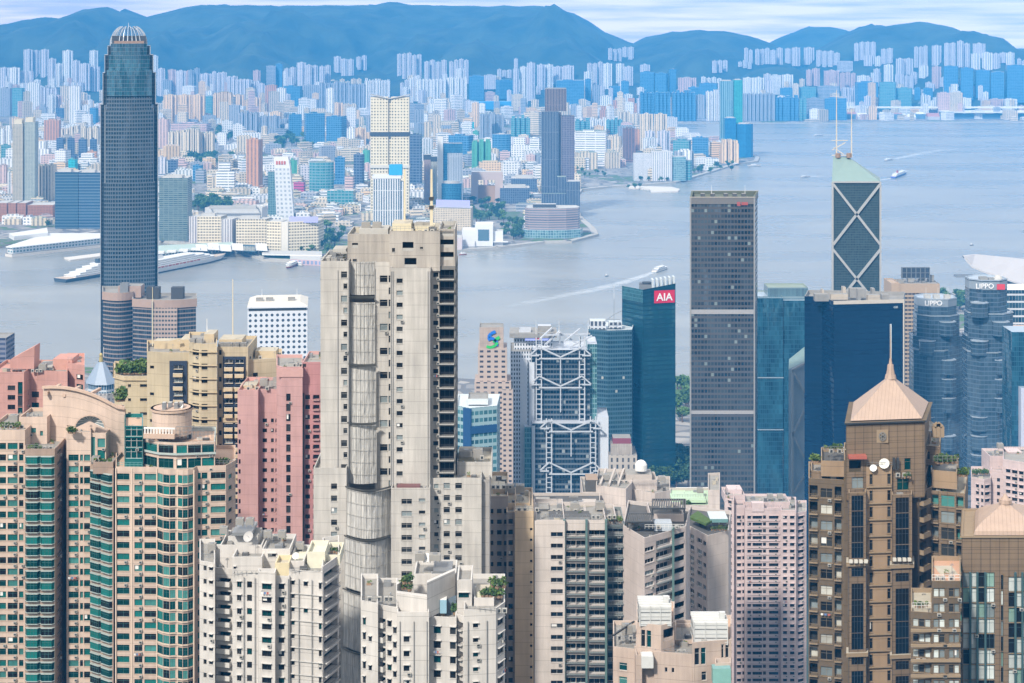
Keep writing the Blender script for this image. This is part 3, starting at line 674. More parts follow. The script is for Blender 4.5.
# (left, right, roof row, base row, colour, shape[, label]) measured on the photograph's far shore
FB = '''
24 33 49 80 lavender cross;33 40 50 78 lavender cross;41 49 49 78 lavender cross;48 56 58 90 lavender cross;55 63 63 88 white cross;63 73 50 84 white cross;72 80 60 88 lavender cross;80 90 63 92 lavender cross;90 98 50 78 white cross;86 100 66 92 lavender cross
0 9 67 92 lavender cross;9 20 67 93 white cross;20 34 70 93 lavender row;27 40 83 113 white slab;40 58 88 110 lavender row;60 70 86 112 cream slab;70 81 86 126 white slab;65 75 100 123 beige slab;13 24 88 119 teal slab;0 13 88 116 grey slab;82 90 105 126 white slab;90 98 108 126 blue slab;48 56 94 115 white cross;40 47 104 116 grey step;56 64 108 118 slate slab
13 24 118 134 warm slab;24 35 119 136 cream slab;0 12 128 152 white row;1 11 145 168 teal slab;0 7 165 190 pink slab;36 50 141 168 white step;45 60 120 146 orange slab;60 80 128 142 cream row;82 99 127 152 cream row;57 65 138 158 slate slab;67 75 138 160 slate slab;79 87 139 160 slate slab;90 97 139 158 slate slab;56 70 150 172 white slab;69 77 159 174 turquoise slab;36 55 164 200 cream row;80 98 153 170 white step;88 97 151 168 orange slab;7 12 172 200 white slab
152 158 55 82 white cross;157 165 68 97 lavender cross;168 176 69 97 pink cross;176 186 70 97 lavender cross;188 200 68 96 grey row;200 212 73 95 lavender cross;212 226 71 97 lavender row;226 232 76 97 lavender cross;232 250 79 106 lavender row;246 260 81 100 lavender row;162 172 80 98 grey slab;183 196 86 100 white slab
164 177 94 124 warm cross;178 191 94 124 warm cross;192 205 94 124 warm cross;205 214 96 122 teal slab;214 232 93 125 warm row;232 244 94 116 warm cross;250 261 97 116 warm cross;244 251 100 117 warm slab;229 240 105 133 grey slab;240 258 112 134 grey row
157 169 119 156 pink slab;169 186 131 158 cream row;186 200 131 158 cream row;200 214 132 157 cream row;172 210 123 131 pink slab;217 235 162 194 white step;247 262 139 190 orange slab;158 166 157 178 lavender slab;168 178 160 178 slate slab;178 187 158 174 pink step;193 203 165 181 blue slab
276 283 64 88 blue slab;266 276 66 87 grey slab;284 296 67 88 lavender row;297 306 62 90 lavender cross;306 318 64 95 lavender row;319 331 65 92 lavender row;334 341 56 75 lavender cross;341 354 57 76 lavender row;356 367 55 71 lavender row
266 277 85 114 orange slab;277 286 88 115 white slab;258 265 83 108 lavender cross;284 302 86 108 blue slab;303 319 85 110 grey slab;320 335 83 112 grey row;335 350 82 114 grey row;350 365 84 114 grey row;334 362 79 98 cream row;365 378 80 112 white row;330 343 102 118 warm cross;378 390 80 100 white row
288 302 114 136 blue slab;304 325 113 147 blue slab;327 346 116 147 blue slab;347 355 128 149 white slab;354 366 127 148 warm cross;366 371 116 142 grey slab;260 270 115 134 grey cross;270 280 115 135 grey cross;280 290 118 134 grey cross
285 309 150 162 pink slab;311 334 152 160 pink row;309 334 162 194 teal round;335 345 157 184 blue slab;354 364 154 188 slate slab;363 370 150 174 green slab;345 354 176 194 pink slab;294 305 182 196 magenta slab;328 355 190 208 teal slab;289 297 160 185 green slab;300 310 165 186 lavender slab;336 346 146 158 white step
397 422 53 79 lavender row;424 447 59 82 lavender row;449 469 59 84 lavender row;456 464 68 86 white cross;409 418 78 102 white row;418 432 79 104 white row;432 446 79 104 white row;446 456 77 102 white cross;456 467 78 102 white row;469 484 76 100 blue slab;484 496 75 92 lavender slab;485 495 92 103 pink slab;497 512 69 82 lavender row;496 513 80 100 blue slab;400 409 80 96 lavender row
410 422 134 188 slate slab;424 431 122 155 cream slab;433 441 115 142 cream slab;414 424 110 134 grey slab;449 473 135 162 blue slab;472 491 141 174 green row;480 492 113 141 grey row;492 504 114 140 grey row;492 511 134 160 blue round;441 452 98 112 cream step;465 474 122 134 turquoise slab;473 479 131 144 green slab;440 447 106 120 turquoise slab;505 514 137 158 white slab;459 470 100 114 grey slab;412 424 152 165 white slab
513 519 68 102 lavender cross;520 527 66 100 white cross;527 535 62 102 lavender cross;514 518 58 90 lavender cross;537 545 64 90 lavender cross;545 553 64 92 white cross;553 563 66 84 lavender cross;563 574 65 84 lavender cross;587 603 61 86 lavender row;603 612 63 90 white cross;616 624 63 84 white cross;624 633 66 86 lavender cross;584 592 71 90 white cross;556 584 80 108 blue slab;585 591 79 106 blue slab;609 620 86 104 blue slab;621 629 81 104 blue slab;600 611 96 112 white slab;600 608 106 120 orange step;612 623 100 120 orange step;627 637 98 117 orange step;592 600 85 106 grey slab
511 530 117 142 teal row;524 541 112 140 cream slab;511 530 137 164 white step;530 541 138 162 white slab;575 607 131 165 white slab;575 597 152 169 cream slab;623 635 128 162 brown slab;635 640 129 160 orange slab;612 622 136 160 cream slab;575 590 120 137 teal row;590 606 119 136 white row;606 622 119 134 teal row;618 630 111 128 cream row;630 641 113 126 cream cross;541 556 146 170 white slab
640 655 72 94 blue slab;655 668 73 95 blue slab;669 676 69 93 blue slab;678 696 77 95 pink cross;701 722 76 94 white row;688 700 87 98 blue slab;699 718 83 100 blue slab;640 654 92 120 blue row;655 670 92 121 blue row;672 695 92 121 blue row;696 705 95 121 grey slab;706 720 91 121 white row
743 753 77 96 white cross;753 764 77 96 white cross;765 776 80 96 lavender cross;743 774 93 121 grey row;744 753 48 64 lavender row;755 770 48 65 lavender row;712 728 60 73 lavender row;738 752 60 69 lavender row;608 622 47 62 lavender row;622 634 47 60 lavender row;640 650 64 74 lavender cross
640 653 113 154 cream cross;654 667 113 154 cream cross;645 655 130 156 lavender cross;657 670 130 156 lavender cross;692 709 137 162 blue slab;710 720 142 162 warm slab;721 738 142 163 warm row;673 691 140 162 teal slab;673 692 160 180 teal slab;695 718 158 166 white slab
770 783 48 66 lavender row;785 791 48 64 lavender cross;792 800 47 66 lavender cross;804 814 47 65 lavender cross;816 828 50 68 lavender row;828 840 51 68 lavender row;838 852 61 74 lavender slab;854 876 42 62 lavender row;864 874 55 68 lavender cross;875 882 56 67 white cross;881 893 48 64 lavender row
770 781 75 97 white slab;782 793 74 92 white cross;806 818 70 87 pink row;824 839 70 91 pink cross;840 856 72 91 pink row;857 869 75 93 white cross;871 881 72 86 white cross;884 893 64 90 white cross;896 904 58 82 lavender cross;780 796 88 100 blue slab;798 816 87 102 teal slab;817 840 86 101 grey slab;856 877 82 109 blue slab;879 897 82 109 teal slab
774 786 97 121 blue row;786 798 97 121 blue row;799 806 98 121 teal row;807 824 98 120 grey slab;824 846 98 120 blue slab;842 856 88 106 lavender row
904 913 58 78 lavender cross;914 928 45 68 lavender row;932 941 45 67 lavender cross;944 956 41 68 lavender row;957 970 41 68 lavender row;973 985 43 58 lavender cross;971 980 53 70 white cross;982 992 52 70 white cross;992 1000 53 70 lavender cross;1000 1006 52 66 lavender cross;1006 1014 52 68 white cross;1017 1026 58 68 lavender row;919 928 65 78 white cross;932 941 66 90 pink cross;895 914 74 90 lavender row
943 959 66 98 blue slab;960 974 68 100 blue slab;975 989 70 100 blue slab;990 1005 72 100 blue slab;1006 1026 65 103 blue slab;896 913 88 109 teal slab;914 921 88 100 blue slab;921 930 95 110 white row;934 947 97 110 white row;950 960 84 110 white step;959 972 98 110 white slab;978 983 85 103 white cross;990 1002 99 109 pink slab;1003 1016 99 109 white slab;923 933 88 100 blue slab
'''
SPECIAL = {(69, 159): 'small bright turquoise block among pale low buildings left of the domed skyscraper', (294, 182): 'small magenta block near the foot of the slanted sign tower', (276, 64): 'lone dark blue slab tower rising against the mountain', (289, 160): 'narrow tower under green netting beside the white slanted sign tower',
 (309, 162): 'rounded grey teal office block with horizontal bands', (575, 131): 'wide white block with blue corner stripes right of the dark striped tower', (623, 128): 'dull red brown slab near the white ribbed hotel', (556, 80): 'wide teal blue block directly behind the dark striped harbour tower', (472, 141): 'pale green ribbed block left of the dark striped tower',
 (45, 120): 'orange pink block with blue front behind the low white buildings', (247, 139): 'tall copper orange tower with dark storeys left of the sign tower', (492, 134): 'blue rounded glass block beside the pale green ribbed block', (449, 135): 'blue block directly behind the blue tower with white fin', (217, 162): 'white framed glass block behind the long harbour hotel',
 (157, 119): 'tall pink beige slab immediately right of the domed skyscraper', (205, 96): 'teal glass slab squeezed between the golden cream towers', (363, 150): 'green netted tower left of the cream twin tower', (440, 106): 'small turquoise block on pale low roofs right of the cream twin tower', (36, 141): 'white stepped block directly right of the ribbed beige pair tower'}
for row in FB.strip().split('\n'):
    for it in row.split(';'):
        a, b_, t, z, c, s = it.split(); a, b_, t, z = map(float, (a, b_, t, z)); lb = SPECIAL.get((int(a), int(t)))
        if s == 'row' and z < 100 and b_-a > 8:      # estates on the slopes: separate slim towers
            k = max(2, round((b_-a)/5.2)); u = (b_-a)/k
            for i in range(k): far_building(a+i*u+.25, a+(i+1)*u-.35, t+R.uniform(-.8, 2.2), z, c, 'cross')
        else: far_building(a, b_, t, z, c, s, label=lb)
for i in range(150):       # slim towers that thicken the hazy rows
    px = R.choice((R.uniform(0, 100), R.uniform(160, 290), R.uniform(290, 640), R.uniform(760, 1024))); yb = R.uniform(86, 116); w = R.uniform(4.5, 7.5)
    far_building(px, px+w, yb-R.uniform(9, 20), yb, R.choice(('lavender', 'lavender', 'white', 'pink', 'white', 'cream')), 'cross')
FAR.sort(key=lambda e: -(e['area']+(9999 if e['label'] else 0)))
KEEP, REST = FAR[:262], FAR[262:]
rest = MB()
for e in REST: rest.add(e['m'], e['loc'])
tag(rest.build('distant_towers', None, (0, 0, 0)), kind='stuff')
for e in KEEP:
    o = bpy.data.objects.new(e['name'], e['m'].mesh(e['name'])); COL.objects.link(o); o.location = e['loc']; e['o'] = o
    o['category'] = 'building'; o['group'] = 'buildings across the harbour'
    if e['label']: o['label'] = e['label']
# labels for the rest: colour, build, and rank in the row between two landmarks
def auto_labels():
    bands = [(75, 'on the foothills'), (100, 'below the mountains'), (126, 'in the hazy rows'), (999, 'in the front rows')]
    bins = {}
    for e in KEEP:
        if e['label']: continue
        bn = next(i for i, (v, _) in enumerate(bands) if e['yb'] < v); px = e['px']
        k = min(range(len(ANCH)), key=lambda i: abs(ANCH[i][0]-px)); side = 'right' if px >= ANCH[k][0] else 'left'
        word = WORD.get(e['c'], e['c']); form = {'cross': 'tower', 'row': 'ribbed slab', 'slab': 'tower' if e['tall'] else 'block', 'step': 'stepped block', 'round': 'round block'}[e['s']]
        bins.setdefault((word, form, bn, k, side), []).append((px, e['yt'], e['o']))
    ords = ['leftmost', 'second', 'third', 'fourth', 'fifth', 'sixth', 'seventh', 'eighth', 'ninth', 'tenth', 'eleventh', 'twelfth']
    for (word, form, bn, k, side), L in bins.items():
        L.sort(key=lambda e: (e[0], e[1])); lm_ = ANCH[k][1]
        for i, (px, yt, o) in enumerate(L):
            pre = ords[min(i, 11)]+' ' if len(L) > 1 else ''
            rel = 'near '+lm_ if 'edge' in lm_ else side+' of '+lm_
            o['label'] = pre+word+' '+form+' '+bands[bn][1]+' '+rel
auto_labels()
# ---------------------------------------------------------------- landmarks on the far shore
def base_at(px, py): Y = hit(px, py); return Y
def lm(name, label, px, yb, cat='building'):
    Y = base_at(px, yb); t = Tower(name, label, Y, px, cat, None, 4.0); return t
def pf(t, x0, x1, dy, depth): return t.front(x0, x1, dy, depth)
GF = facade
rp_, rg_ = MATS['far roof pale'], MATS['far roof grey']
# cream twin-crowned residential tower
t = lm('apartment_tower', 'tall cream twin apartment tower with winged grey roof across the harbour', 389, 214)
mt = GF('cream twin', (.72, .65, .48), (.14, .12, .07), (.34, .31, .2), 6.2, 6.6, .5, .5, .2, .3, 0)
def fn(m):
    for a, b_, e in ((370.5, 388, 0), (391, 409, 0)): m.prism(pf(t, a, b_, e, 30), t.Z(232), t.Z(97), mt, rp_, 6.2)
    m.prism(pf(t, 386, 393, 5, 22), t.Z(232), t.Z(99), mt, rp_, 4)
t.part('wall', fn)
def fn(m):
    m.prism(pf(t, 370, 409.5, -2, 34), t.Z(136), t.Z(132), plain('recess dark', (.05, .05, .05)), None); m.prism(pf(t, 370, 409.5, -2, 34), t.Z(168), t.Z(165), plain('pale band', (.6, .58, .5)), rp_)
t.part('refuge_floor', fn)
def fn(m):
    for a, b_, za, zb_ in ((370, 389.5, 95, 99), (389.5, 410, 99, 95)):
        p = pf(t, a, b_, -3, 36)
        m.face([(p[0][0], p[0][1], t.Z(za)), (p[1][0], p[1][1], t.Z(zb_)), (p[2][0], p[2][1], t.Z(zb_)), (p[3][0], p[3][1], t.Z(za))], rg_)
        m.face([(p[0][0], p[0][1], t.Z(za)+1.5), (p[1][0], p[1][1], t.Z(zb_)+1.5), (p[2][0], p[2][1], t.Z(zb_)+1.5), (p[3][0], p[3][1], t.Z(za)+1.5)], rg_)
        m.face([(p[0][0], p[0][1], t.Z(za)), (p[1][0], p[1][1], t.Z(zb_)), (p[1][0], p[1][1], t.Z(zb_)+1.5), (p[0][0], p[0][1], t.Z(za)+1.5)], rp_)
t.part('roof', fn)
# its lower neighbour with tall white fins
t = lm('office_tower', 'office tower with tall white fins in front of the cream twin tower', 386, 228)
mt = GF('white fins', (.66, .67, .66), (.06, .09, .12), (.14, .18, .2), 5.2, 40, .46, .97, .3, .2, 0)
t.part('wall', lambda m: (m.prism(pf(t, 373, 400, 0, 30), 4, t.Z(179), mt, rp_, 5.2), m.prism(pf(t, 400, 404, 3, 24), 4, t.Z(182), MATS['far slate slab'] if 'far slate slab' in MATS else mt, rg_)))
t.part('crown', lambda m: (m.prism(pf(t, 372, 401, -1, 32), t.Z(178.5), t.Z(175.5), MATS['white paint']), m.prism(pf(t, 389, 402, 3, 20), t.Z(175.4), t.Z(165), plain('sign blue', (.03, .35, .6)))))
# ribbed beige pair tower
t = lm('apartment_tower', 'tall ribbed beige pair tower with cream crowns near the far left shore', 24, 205)
mt = GF('beige ribs', (.46, .42, .33), (.14, .15, .14), (.26, .27, .25), 3.4, 3.0, .5, .6, .25, .25, 0)
mt2 = GF('olive ribs', (.40, .42, .36), (.12, .17, .18), (.22, .28, .28), 3.4, 3.0, .6, .6, .3, .2, 0)
t.part('wall', lambda m: (m.prism(pf(t, 12.5, 23, 0, 30), 4, t.Z(124), mt, rp_, 3.4), m.prism(pf(t, 24.5, 35, 0, 30), 4, t.Z(122), mt2, rp_, 3.4), m.prism(pf(t, 22, 25, 5, 20), 4, t.Z(126), MATS['recess dark'], rp_)))
t.part('crown', lambda m: (m.prism(pf(t, 14, 22, 2, 22), t.Z(124), t.Z(119.5), plain('crown cream', (.62, .56, .42))), m.prism(pf(t, 25.5, 33, 2, 22), t.Z(122), t.Z(117.5), MATS['crown cream'])))
# banded blue office pair, grey green tower
for a, b_, tp, lb, cw, ca in ((55, 78, 172, 'steel blue banded office block, left one of the joined pair near the far shore', (.085, .135, .18), (.03, .07, .11)), (78.6, 102, 172.5, 'steel blue banded office block, right one of the joined pair beside domed skyscraper', (.11, .16, .22), (.03, .07, .13))):
    t = lm('office_block', lb, (a+b_)/2, 229); mt = GF('banded %s' % a, cw, ca, (.06, .12, .18), 40, 6, .99, .6, .45, .15, .01)
    t.part('wall', lambda m: m.roofed(pf(t, a, b_, 0, 45), 4, t.Z(tp), mt, rp_, 40)); t.part('roof_plant_room', lambda m: m.prism(pf(t, a+3, b_-7, 10, 20), t.Z(tp)-1, t.Z(tp-2.5), rp_))
t = lm('office_block', 'grey green banded glass tower immediately right of the domed skyscraper', 173, 241)
mt = GF('grey green bands', (.19, .235, .22), (.04, .08, .08), (.12, .18, .17), 9, 3.7, .9, .5, .4, .2, .01)
t.part('wall', lambda m: m.roofed(pf(t, 159, 187.5, 0, 50), 4, t.Z(178), mt, rp_, 9)); t.part('roof_plant_room', lambda m: m.prism(pf(t, 163, 182, 8, 28), t.Z(178)-1, t.Z(176), rp_))
# red brick blocks by the left shore
mt = GF('red brick', (.40, .19, .11), (.08, .05, .05), (.16, .1, .08), 3.2, 3.2, .5, .5, .1, .3, 0)
for i, (a, b_, lb) in enumerate(((-6, 7, 'red brick block cut by the left edge of the picture'), (8, 16, 'narrow red brick block, second from the left edge'), (17, 26, 'red brick block between the narrow one and the largest one'), (27.5, 53, 'largest red brick block beside the joined steel blue office pair'))):
    t = lm('brick_block', lb, (a+b_)/2, 222); tag(t.root, group='red brick blocks on the far left shore'); t.part('wall', lambda m: m.roofed(pf(t, a, b_, 0, 55), 4, t.Z(203 if i < 3 else 205), mt, rp_, 3.2))
# long harbour hotel: three cream wings with white end walls
HW = GF('hotel rows', (.74, .66, .50), (.16, .13, .09), (.28, .24, .17), 5.4, 5.4, .7, .5, .15, .3, 0)
HV = GF('end ribs', (.62, .60, .58), (.22, .2, .24), (.3, .28, .3), 5, 60, .45, .98, .1, .4, 0)
def wing(lb, px, yb, segs, top, extra=None):
    t = lm('harbour_hotel', lb, px, yb)
    def w(m):
        for a, b_, da, db, mt in segs:
            p, q = t.P(a, da), t.P(b_, db); m.roofed([p, q, (q[0]+6, q[1]+34), (p[0]+6, p[1]+34)], 4, t.Z(top), mt, rp_, 3.2 if mt is HW else 5)
    t.part('wall', w)
    t.part('roof_plant_room', lambda m: m.prism(pf(t, segs[-1][0]+4, segs[-1][1]-6, 14, 14), t.Z(top)-1, t.Z(top-2.2), rp_))
    if extra: extra(t)
    return t
wing('cream hotel wing with violet striped end wall, leftmost of the long waterfront row', 210, 243, [(189, 197, 0, 0, HV), (197.2, 221, 1, 1, HW)], 216.5)
wing('cream hotel wing between two violet striped end walls, middle of the waterfront row', 250, 245, [(221.5, 232, -6, -6, HV), (236, 266, -3, -3, HW)], 219)
def sg(t): t.part('sign_band', lambda m: m.prism(pf(t, 289, 318, -3, 2), t.Z(222.5), t.Z(216.5), plain('lilac sign', (.42, .42, .72))))
wing('large cream hotel block with lilac rooftop sign at the ferry pier', 295, 252, [(266.5, 281, -4, -10, HW), (281.2, 288, -12, -14, plain('hotel white end', (.66, .62, .54))), (288.3, 318.5, -12, 6, HW)], 221, sg)
wing('low white covered building behind the long waterfront hotel row', 225, 233, [(205, 262, 30, 30, plain('shed white', (.6, .6, .58)))], 209)
# slanted white sign tower
t = lm('office_tower', 'tower with slanted white sign wall and teal glass flank, no two storeys alike', 281, 221)
gt = GF('teal flank', (.20, .30, .32), (.05, .14, .16), (.12, .24, .26), 5, 3.6, .85, .7, .5, .12, .02); gw = GF('white slab wall', (.66, .67, .68), (.30, .34, .38), (.42, .46, .5), 9, 9, .5, .5, .2, .3, 0)
def fn(m):
    p = pf(t, 276.5, 294, 0, 24); q = pf(t, 273.5, 288, 2, 22)
    m.prism(p, 4, t.Z(168), gw, None, 9, False, [((a[0]+b_[0]*2)/3, (a[1]+b_[1]*2)/3) for a, b_ in zip(p, q)]); m.prism([((a[0]+b_[0]*2)/3, (a[1]+b_[1]*2)/3) for a, b_ in zip(p, q)], t.Z(168), t.Z(157), plain('sign white', (.72, .72, .72)), rp_, 0, False, q)
t.part('sign_wall', fn); t.part('wall', lambda m: m.prism(pf(t, 268, 277, 6, 26), 4, t.Z(172), gt, rg_, 5))
def fn(m):
    for i in range(4): m.box(t.P(276+i*2.6, 0)[0], t.P(277.6+i*2.6, 0)[0], t.Y+.2, t.Y+.8, t.Z(164.5), t.Z(161), plain('sign red', (.55, .12, .08)))
t.part('lettering', fn)
# blue tower with white fin
t = lm('office_tower', 'deep blue glass tower with tall white fin and pale lower front', 453, 207)
gb = GF('fin blue', (.06, .20, .34), (.02, .10, .2), (.05, .2, .36), 4, 3.8, .9, .75, .55, .1, .02)
t.part('wall', lambda m: (m.prism(pf(t, 443.3, 462, 0, 30), 4, t.Z(143.5), gb, rg_, 4), m.prism(pf(t, 447.5, 462.6, -5, 4.9), 4, t.Z(153), GF('fin grey', (.42, .45, .5), (.2, .25, .32), (.3, .36, .42), 4, 60, .5, .98, .3, .2, 0), rg_, 4)))
t.part('fin', lambda m: m.prism(pf(t, 437.5, 443, -3, 28), 4, t.Z(136.5), MATS['white paint'], rp_))
t.part('podium', lambda m: (m.cyl(*t.P(452, 8), 26, 4, t.Z(183), gb, rg_, 20), m.cyl(*t.P(452, 8), 22, t.Z(183), t.Z(180.5), rp_, rp_, 20)))
# pair of brown and pale slender towers
for a, b_, tp, mtc, lb in ((424, 430.5, 155, (.42, .30, .28), 'slender pink brown tower left of the blue tower with white fin'), (431, 436.8, 157, (.56, .54, .44), 'slender pale olive tower touching the pink brown one')):
    t = lm('apartment_tower', lb, (a+b_)/2, 205); mt = GF('slim %s' % a, mtc, (.12, .12, .12), (.22, .22, .2), 3, 3, .4, .6, .2, .3, 0)
    t.part('wall', lambda m: m.roofed(pf(t, a, b_, 0, 16), 4, t.Z(tp), mt, rg_, 3)); t.part('crown', lambda m: m.prism(pf(t, a-.4, b_+.3, -.6, 17), t.Z(tp+4.5), t.Z(tp-.4), MATS['recess dark'], rp_))
# hotel with lilac signboard
t = lm('harbour_hotel', 'cream gridded hotel with long lilac roof sign above the waterfront park', 453, 230)
mt = GF('stone grid', (.66, .57, .42), (.12, .10, .08), (.24, .2, .15), 3.4, 3.6, .55, .55, .15, .3, 0)
t.part('wall', lambda m: m.roofed([t.P(434, 0), t.P(471, -14), t.P(473, 40), t.P(436, 52)], 4, t.Z(208), mt, rp_, 3.4)); t.part('sign_band', lambda m: m.prism([t.P(436, 6), t.P(470, -8), t.P(470, -5), t.P(436, 9)], t.Z(207), t.Z(200), MATS['lilac sign']))
# arch building, slate boxes, museum
t = lm('arch_building', 'pale pink stone building shaped like a wide square arch', 484, 203)
ps = plain('arch stone', (.52, .42, .38), .8)
t.part('wall', lambda m: (m.prism(pf(t, 471, 478, 0, 30), 4, t.Z(176), ps), m.prism(pf(t, 495, 503, 0, 30), 4, t.Z(176), ps), m.prism(pf(t, 471.5, 502.5, .3, 29), t.Z(180), t.Z(172), ps, rp_), m.prism(pf(t, 478, 495, 14, 12), 4, t.Z(186), plain('arch tan', (.42, .28, .18)), rp_)))
for a, b_, tp, yb, lb in ((500, 529.5, 188, 204, 'low dark slate box with pale roof right of the arch building'), (511, 537, 178.5, 198, 'dark slate box behind the nearer slate box')):
    t = lm('office_block', lb, (a+b_)/2, yb); mt = facade('far slate low', *C['slate'], 5, 4, .7, .6, .4, .2, .01)
    t.part('wall', lambda m: m.roofed(pf(t, a, b_, 0, 60), 4, t.Z(tp), mt, rp_, 5)); t.part('roof_plant_room', lambda m: m.prism(pf(t, a+4, b_-4, 16, 20), t.Z(tp)-1, t.Z(tp-2.5), rp_))
t = lm('museum', 'low white waterfront museum with a square glass front', 475, 246)
wm = plain('museum white', (.70, .71, .72), .5)
t.part('wall', lambda m: (m.roofed(pf(t, 462, 492, 0, 40), 4, t.Z(230), wm, wm), m.roofed(pf(t, 475, 493, -8, 46), 4, t.Z(224), wm, wm), m.prism(pf(t, 457, 475, -12, 10), 4, t.Z(240), wm)))
t.part('glass_front', lambda m: m.prism(pf(t, 478, 489, -9, .9), t.Z(240), t.Z(229), plain('museum glass', (.12, .2, .25), .1, .3)))
t = lm('waterfront_pavilion', 'small white cubic building right of the low museum on the promenade', 498, 246)
t.part('wall', lambda m: m.roofed(pf(t, 494, 503, 0, 30), 4, t.Z(231), wm, rp_)); t.part('canopy', lambda m: m.prism(pf(t, 490, 508, -6, 5), t.Z(242), t.Z(241), wm, wm, 0, True))
t = lm('shopping_block', 'low pinkish white block left of the museum behind the grey concrete tower', 450, 250)
t.part('wall', lambda m: m.roofed(pf(t, 436, 462, 0, 50), 4, t.Z(238), plain('low pinkish', (.58, .5, .5)), rp_))
# dark striped harbour tower with its podium
t = lm('office_tower', 'dark striped harbour tower with set-back top and shorter violet shaft', 551, 212)
ds = GF('dark stripes', (.20, .22, .26), (.03, .05, .09), (.07, .10, .15), 3.4, 60, .62, .99, .5, .15, 0); bs = GF('bronze stripes', (.26, .20, .19), (.05, .05, .06), (.1, .1, .12), 3.4, 60, .55, .99, .45, .15, 0); vs = GF('violet stripes', (.20, .18, .22), (.06, .07, .1), (.12, .11, .16), 3.4, 4, .6, .7, .4, .15, 0)
t.part('wall', lambda m: (m.prism(pf(t, 541.5, 558.5, 0, 38), 4, t.Z(111.5), ds, rg_, 3.4), m.prism(pf(t, 558.3, 561.5, 8, 28), 4, t.Z(113), bs, rg_, 3.4)))
t.part('crown', lambda m: (m.prism(pf(t, 545, 566.5, 9, 26), t.Z(111.4), t.Z(89), bs, rg_, 3.4), m.prism(pf(t, 546, 566, 10, 24), t.Z(89), t.Z(88.2), rg_)))
t.part('side_shaft', lambda m: m.roofed(pf(t, 561.6, 574.5, 4, 34), 4, t.Z(116), vs, rg_, 3.4))
t = lm('podium_block', 'low slate podium with roof garden below the dark striped harbour tower', 561, 216)
t.part('wall', lambda m: (m.roofed(pf(t, 542, 566, -14, 13), 4, t.Z(193), ds, MATS['far roof green'], 3.4), m.roofed(pf(t, 566.3, 580, -12, 40), 4, t.Z(181), ds, rp_, 3.4), m.roofed(pf(t, 557, 566.1, 0, 30), 4, t.Z(177), ds, MATS['far roof green'], 3.4)))
# curved banded hotel on the point
t = lm('harbour_hotel', 'curved brown and grey banded building on the tip of the promenade', 553, 238)
cb = GF('banded brown', (.36, .28, .26), (.10, .11, .14), (.22, .24, .28), 30, 4.6, .98, .5, .35, .2, 0); gl_ = GF('pale teal base', (.3, .42, .44), (.06, .14, .18), (.2, .36, .38), 5, 5, .8, .8, .4, .12, .02)
cp = [t.P(525, 8), t.P(529, -4), t.P(548, -10), t.P(566, -6), t.P(578, 8), t.P(580, 30), t.P(576, 55), t.P(527, 55)]
t.part('wall', lambda m: m.roofed(cp, t.Z(230), t.Z(208), cb, rp_, 30)); t.part('podium', lambda m: (m.prism(inset(cp, -5), 4, t.Z(229.5), gl_, rp_, 5)))
t.part('roof_plant_room', lambda m: m.prism(pf(t, 533, 556, 14, 18), t.Z(208)-1, t.Z(205), MATS['recess dark'], rp_))
# white ribbed hotel
t = lm('harbour_hotel', 'big white ribbed hotel with stepped wings on the far promenade', 664, 181)
wr = GF('white ribs', (.68, .68, .68), (.28, .3, .34), (.4, .42, .46), 5.5, 60, .45, .99, .1, .4, 0)
t.part('wall', lambda m: (m.roofed(pf(t, 634, 652, 6, 40), 4, t.Z(154), wr, rp_, 5.5), m.roofed(pf(t, 652.2, 672, 0, 46), 4, t.Z(152), wr, rp_, 5.5), m.roofed(pf(t, 672.3, 686, 8, 40), 4, t.Z(157), gl_, rp_, 5)))
# teal tip towers
for (a, b_, tp, dy), lb, c_ in (((720.5, 733, 81, 0), 'tall pale blue glass tower on the tip of the peninsula', 'p'), ((733.4, 742.5, 80, 6), 'tall bright teal glass tower joined to the pale blue one at the peninsula tip', 't'), ((725, 736, 118, -40), 'shorter deep blue glass block in front of the tall teal tip towers', 'b'), ((736.4, 753, 124, -30), 'wide deep blue glass block with curved side at the peninsula tip', 'b')):
    t = Tower('office_tower', lb, 5580+dy, (a+b_)/2, 'building', None, 4.0)
    mt = {'p': GF('tip pale', (.22, .36, .42), (.06, .2, .3), (.16, .34, .42), 6, 60, .5, .99, .45, .12, .01), 't': GF('tip teal', (.06, .34, .36), (.03, .26, .3), (.06, .40, .40), 6, 4, .8, .7, .5, .12, .01), 'b': GF('tip blue', (.03, .2, .38), (.02, .12, .3), (.03, .2, .42), 5, 4, .85, .75, .5, .12, .01)}[c_]
    p = t.front(a, b_, 0, 30)
    if a > 736 and c_ == 'b': p = [t.P(736.4, 0), t.P(746, -4), t.P(751, 4), t.P(753, 18), t.P(753, 40), t.P(737, 40)]
    t.part('wall', lambda m: m.roofed(p, 4, t.Z(tp), mt, rp_, 6)); t.part('roof_plant_room', lambda m: m.prism(inset(p, 6), t.Z(tp)-1, t.Z(tp-1), rp_))
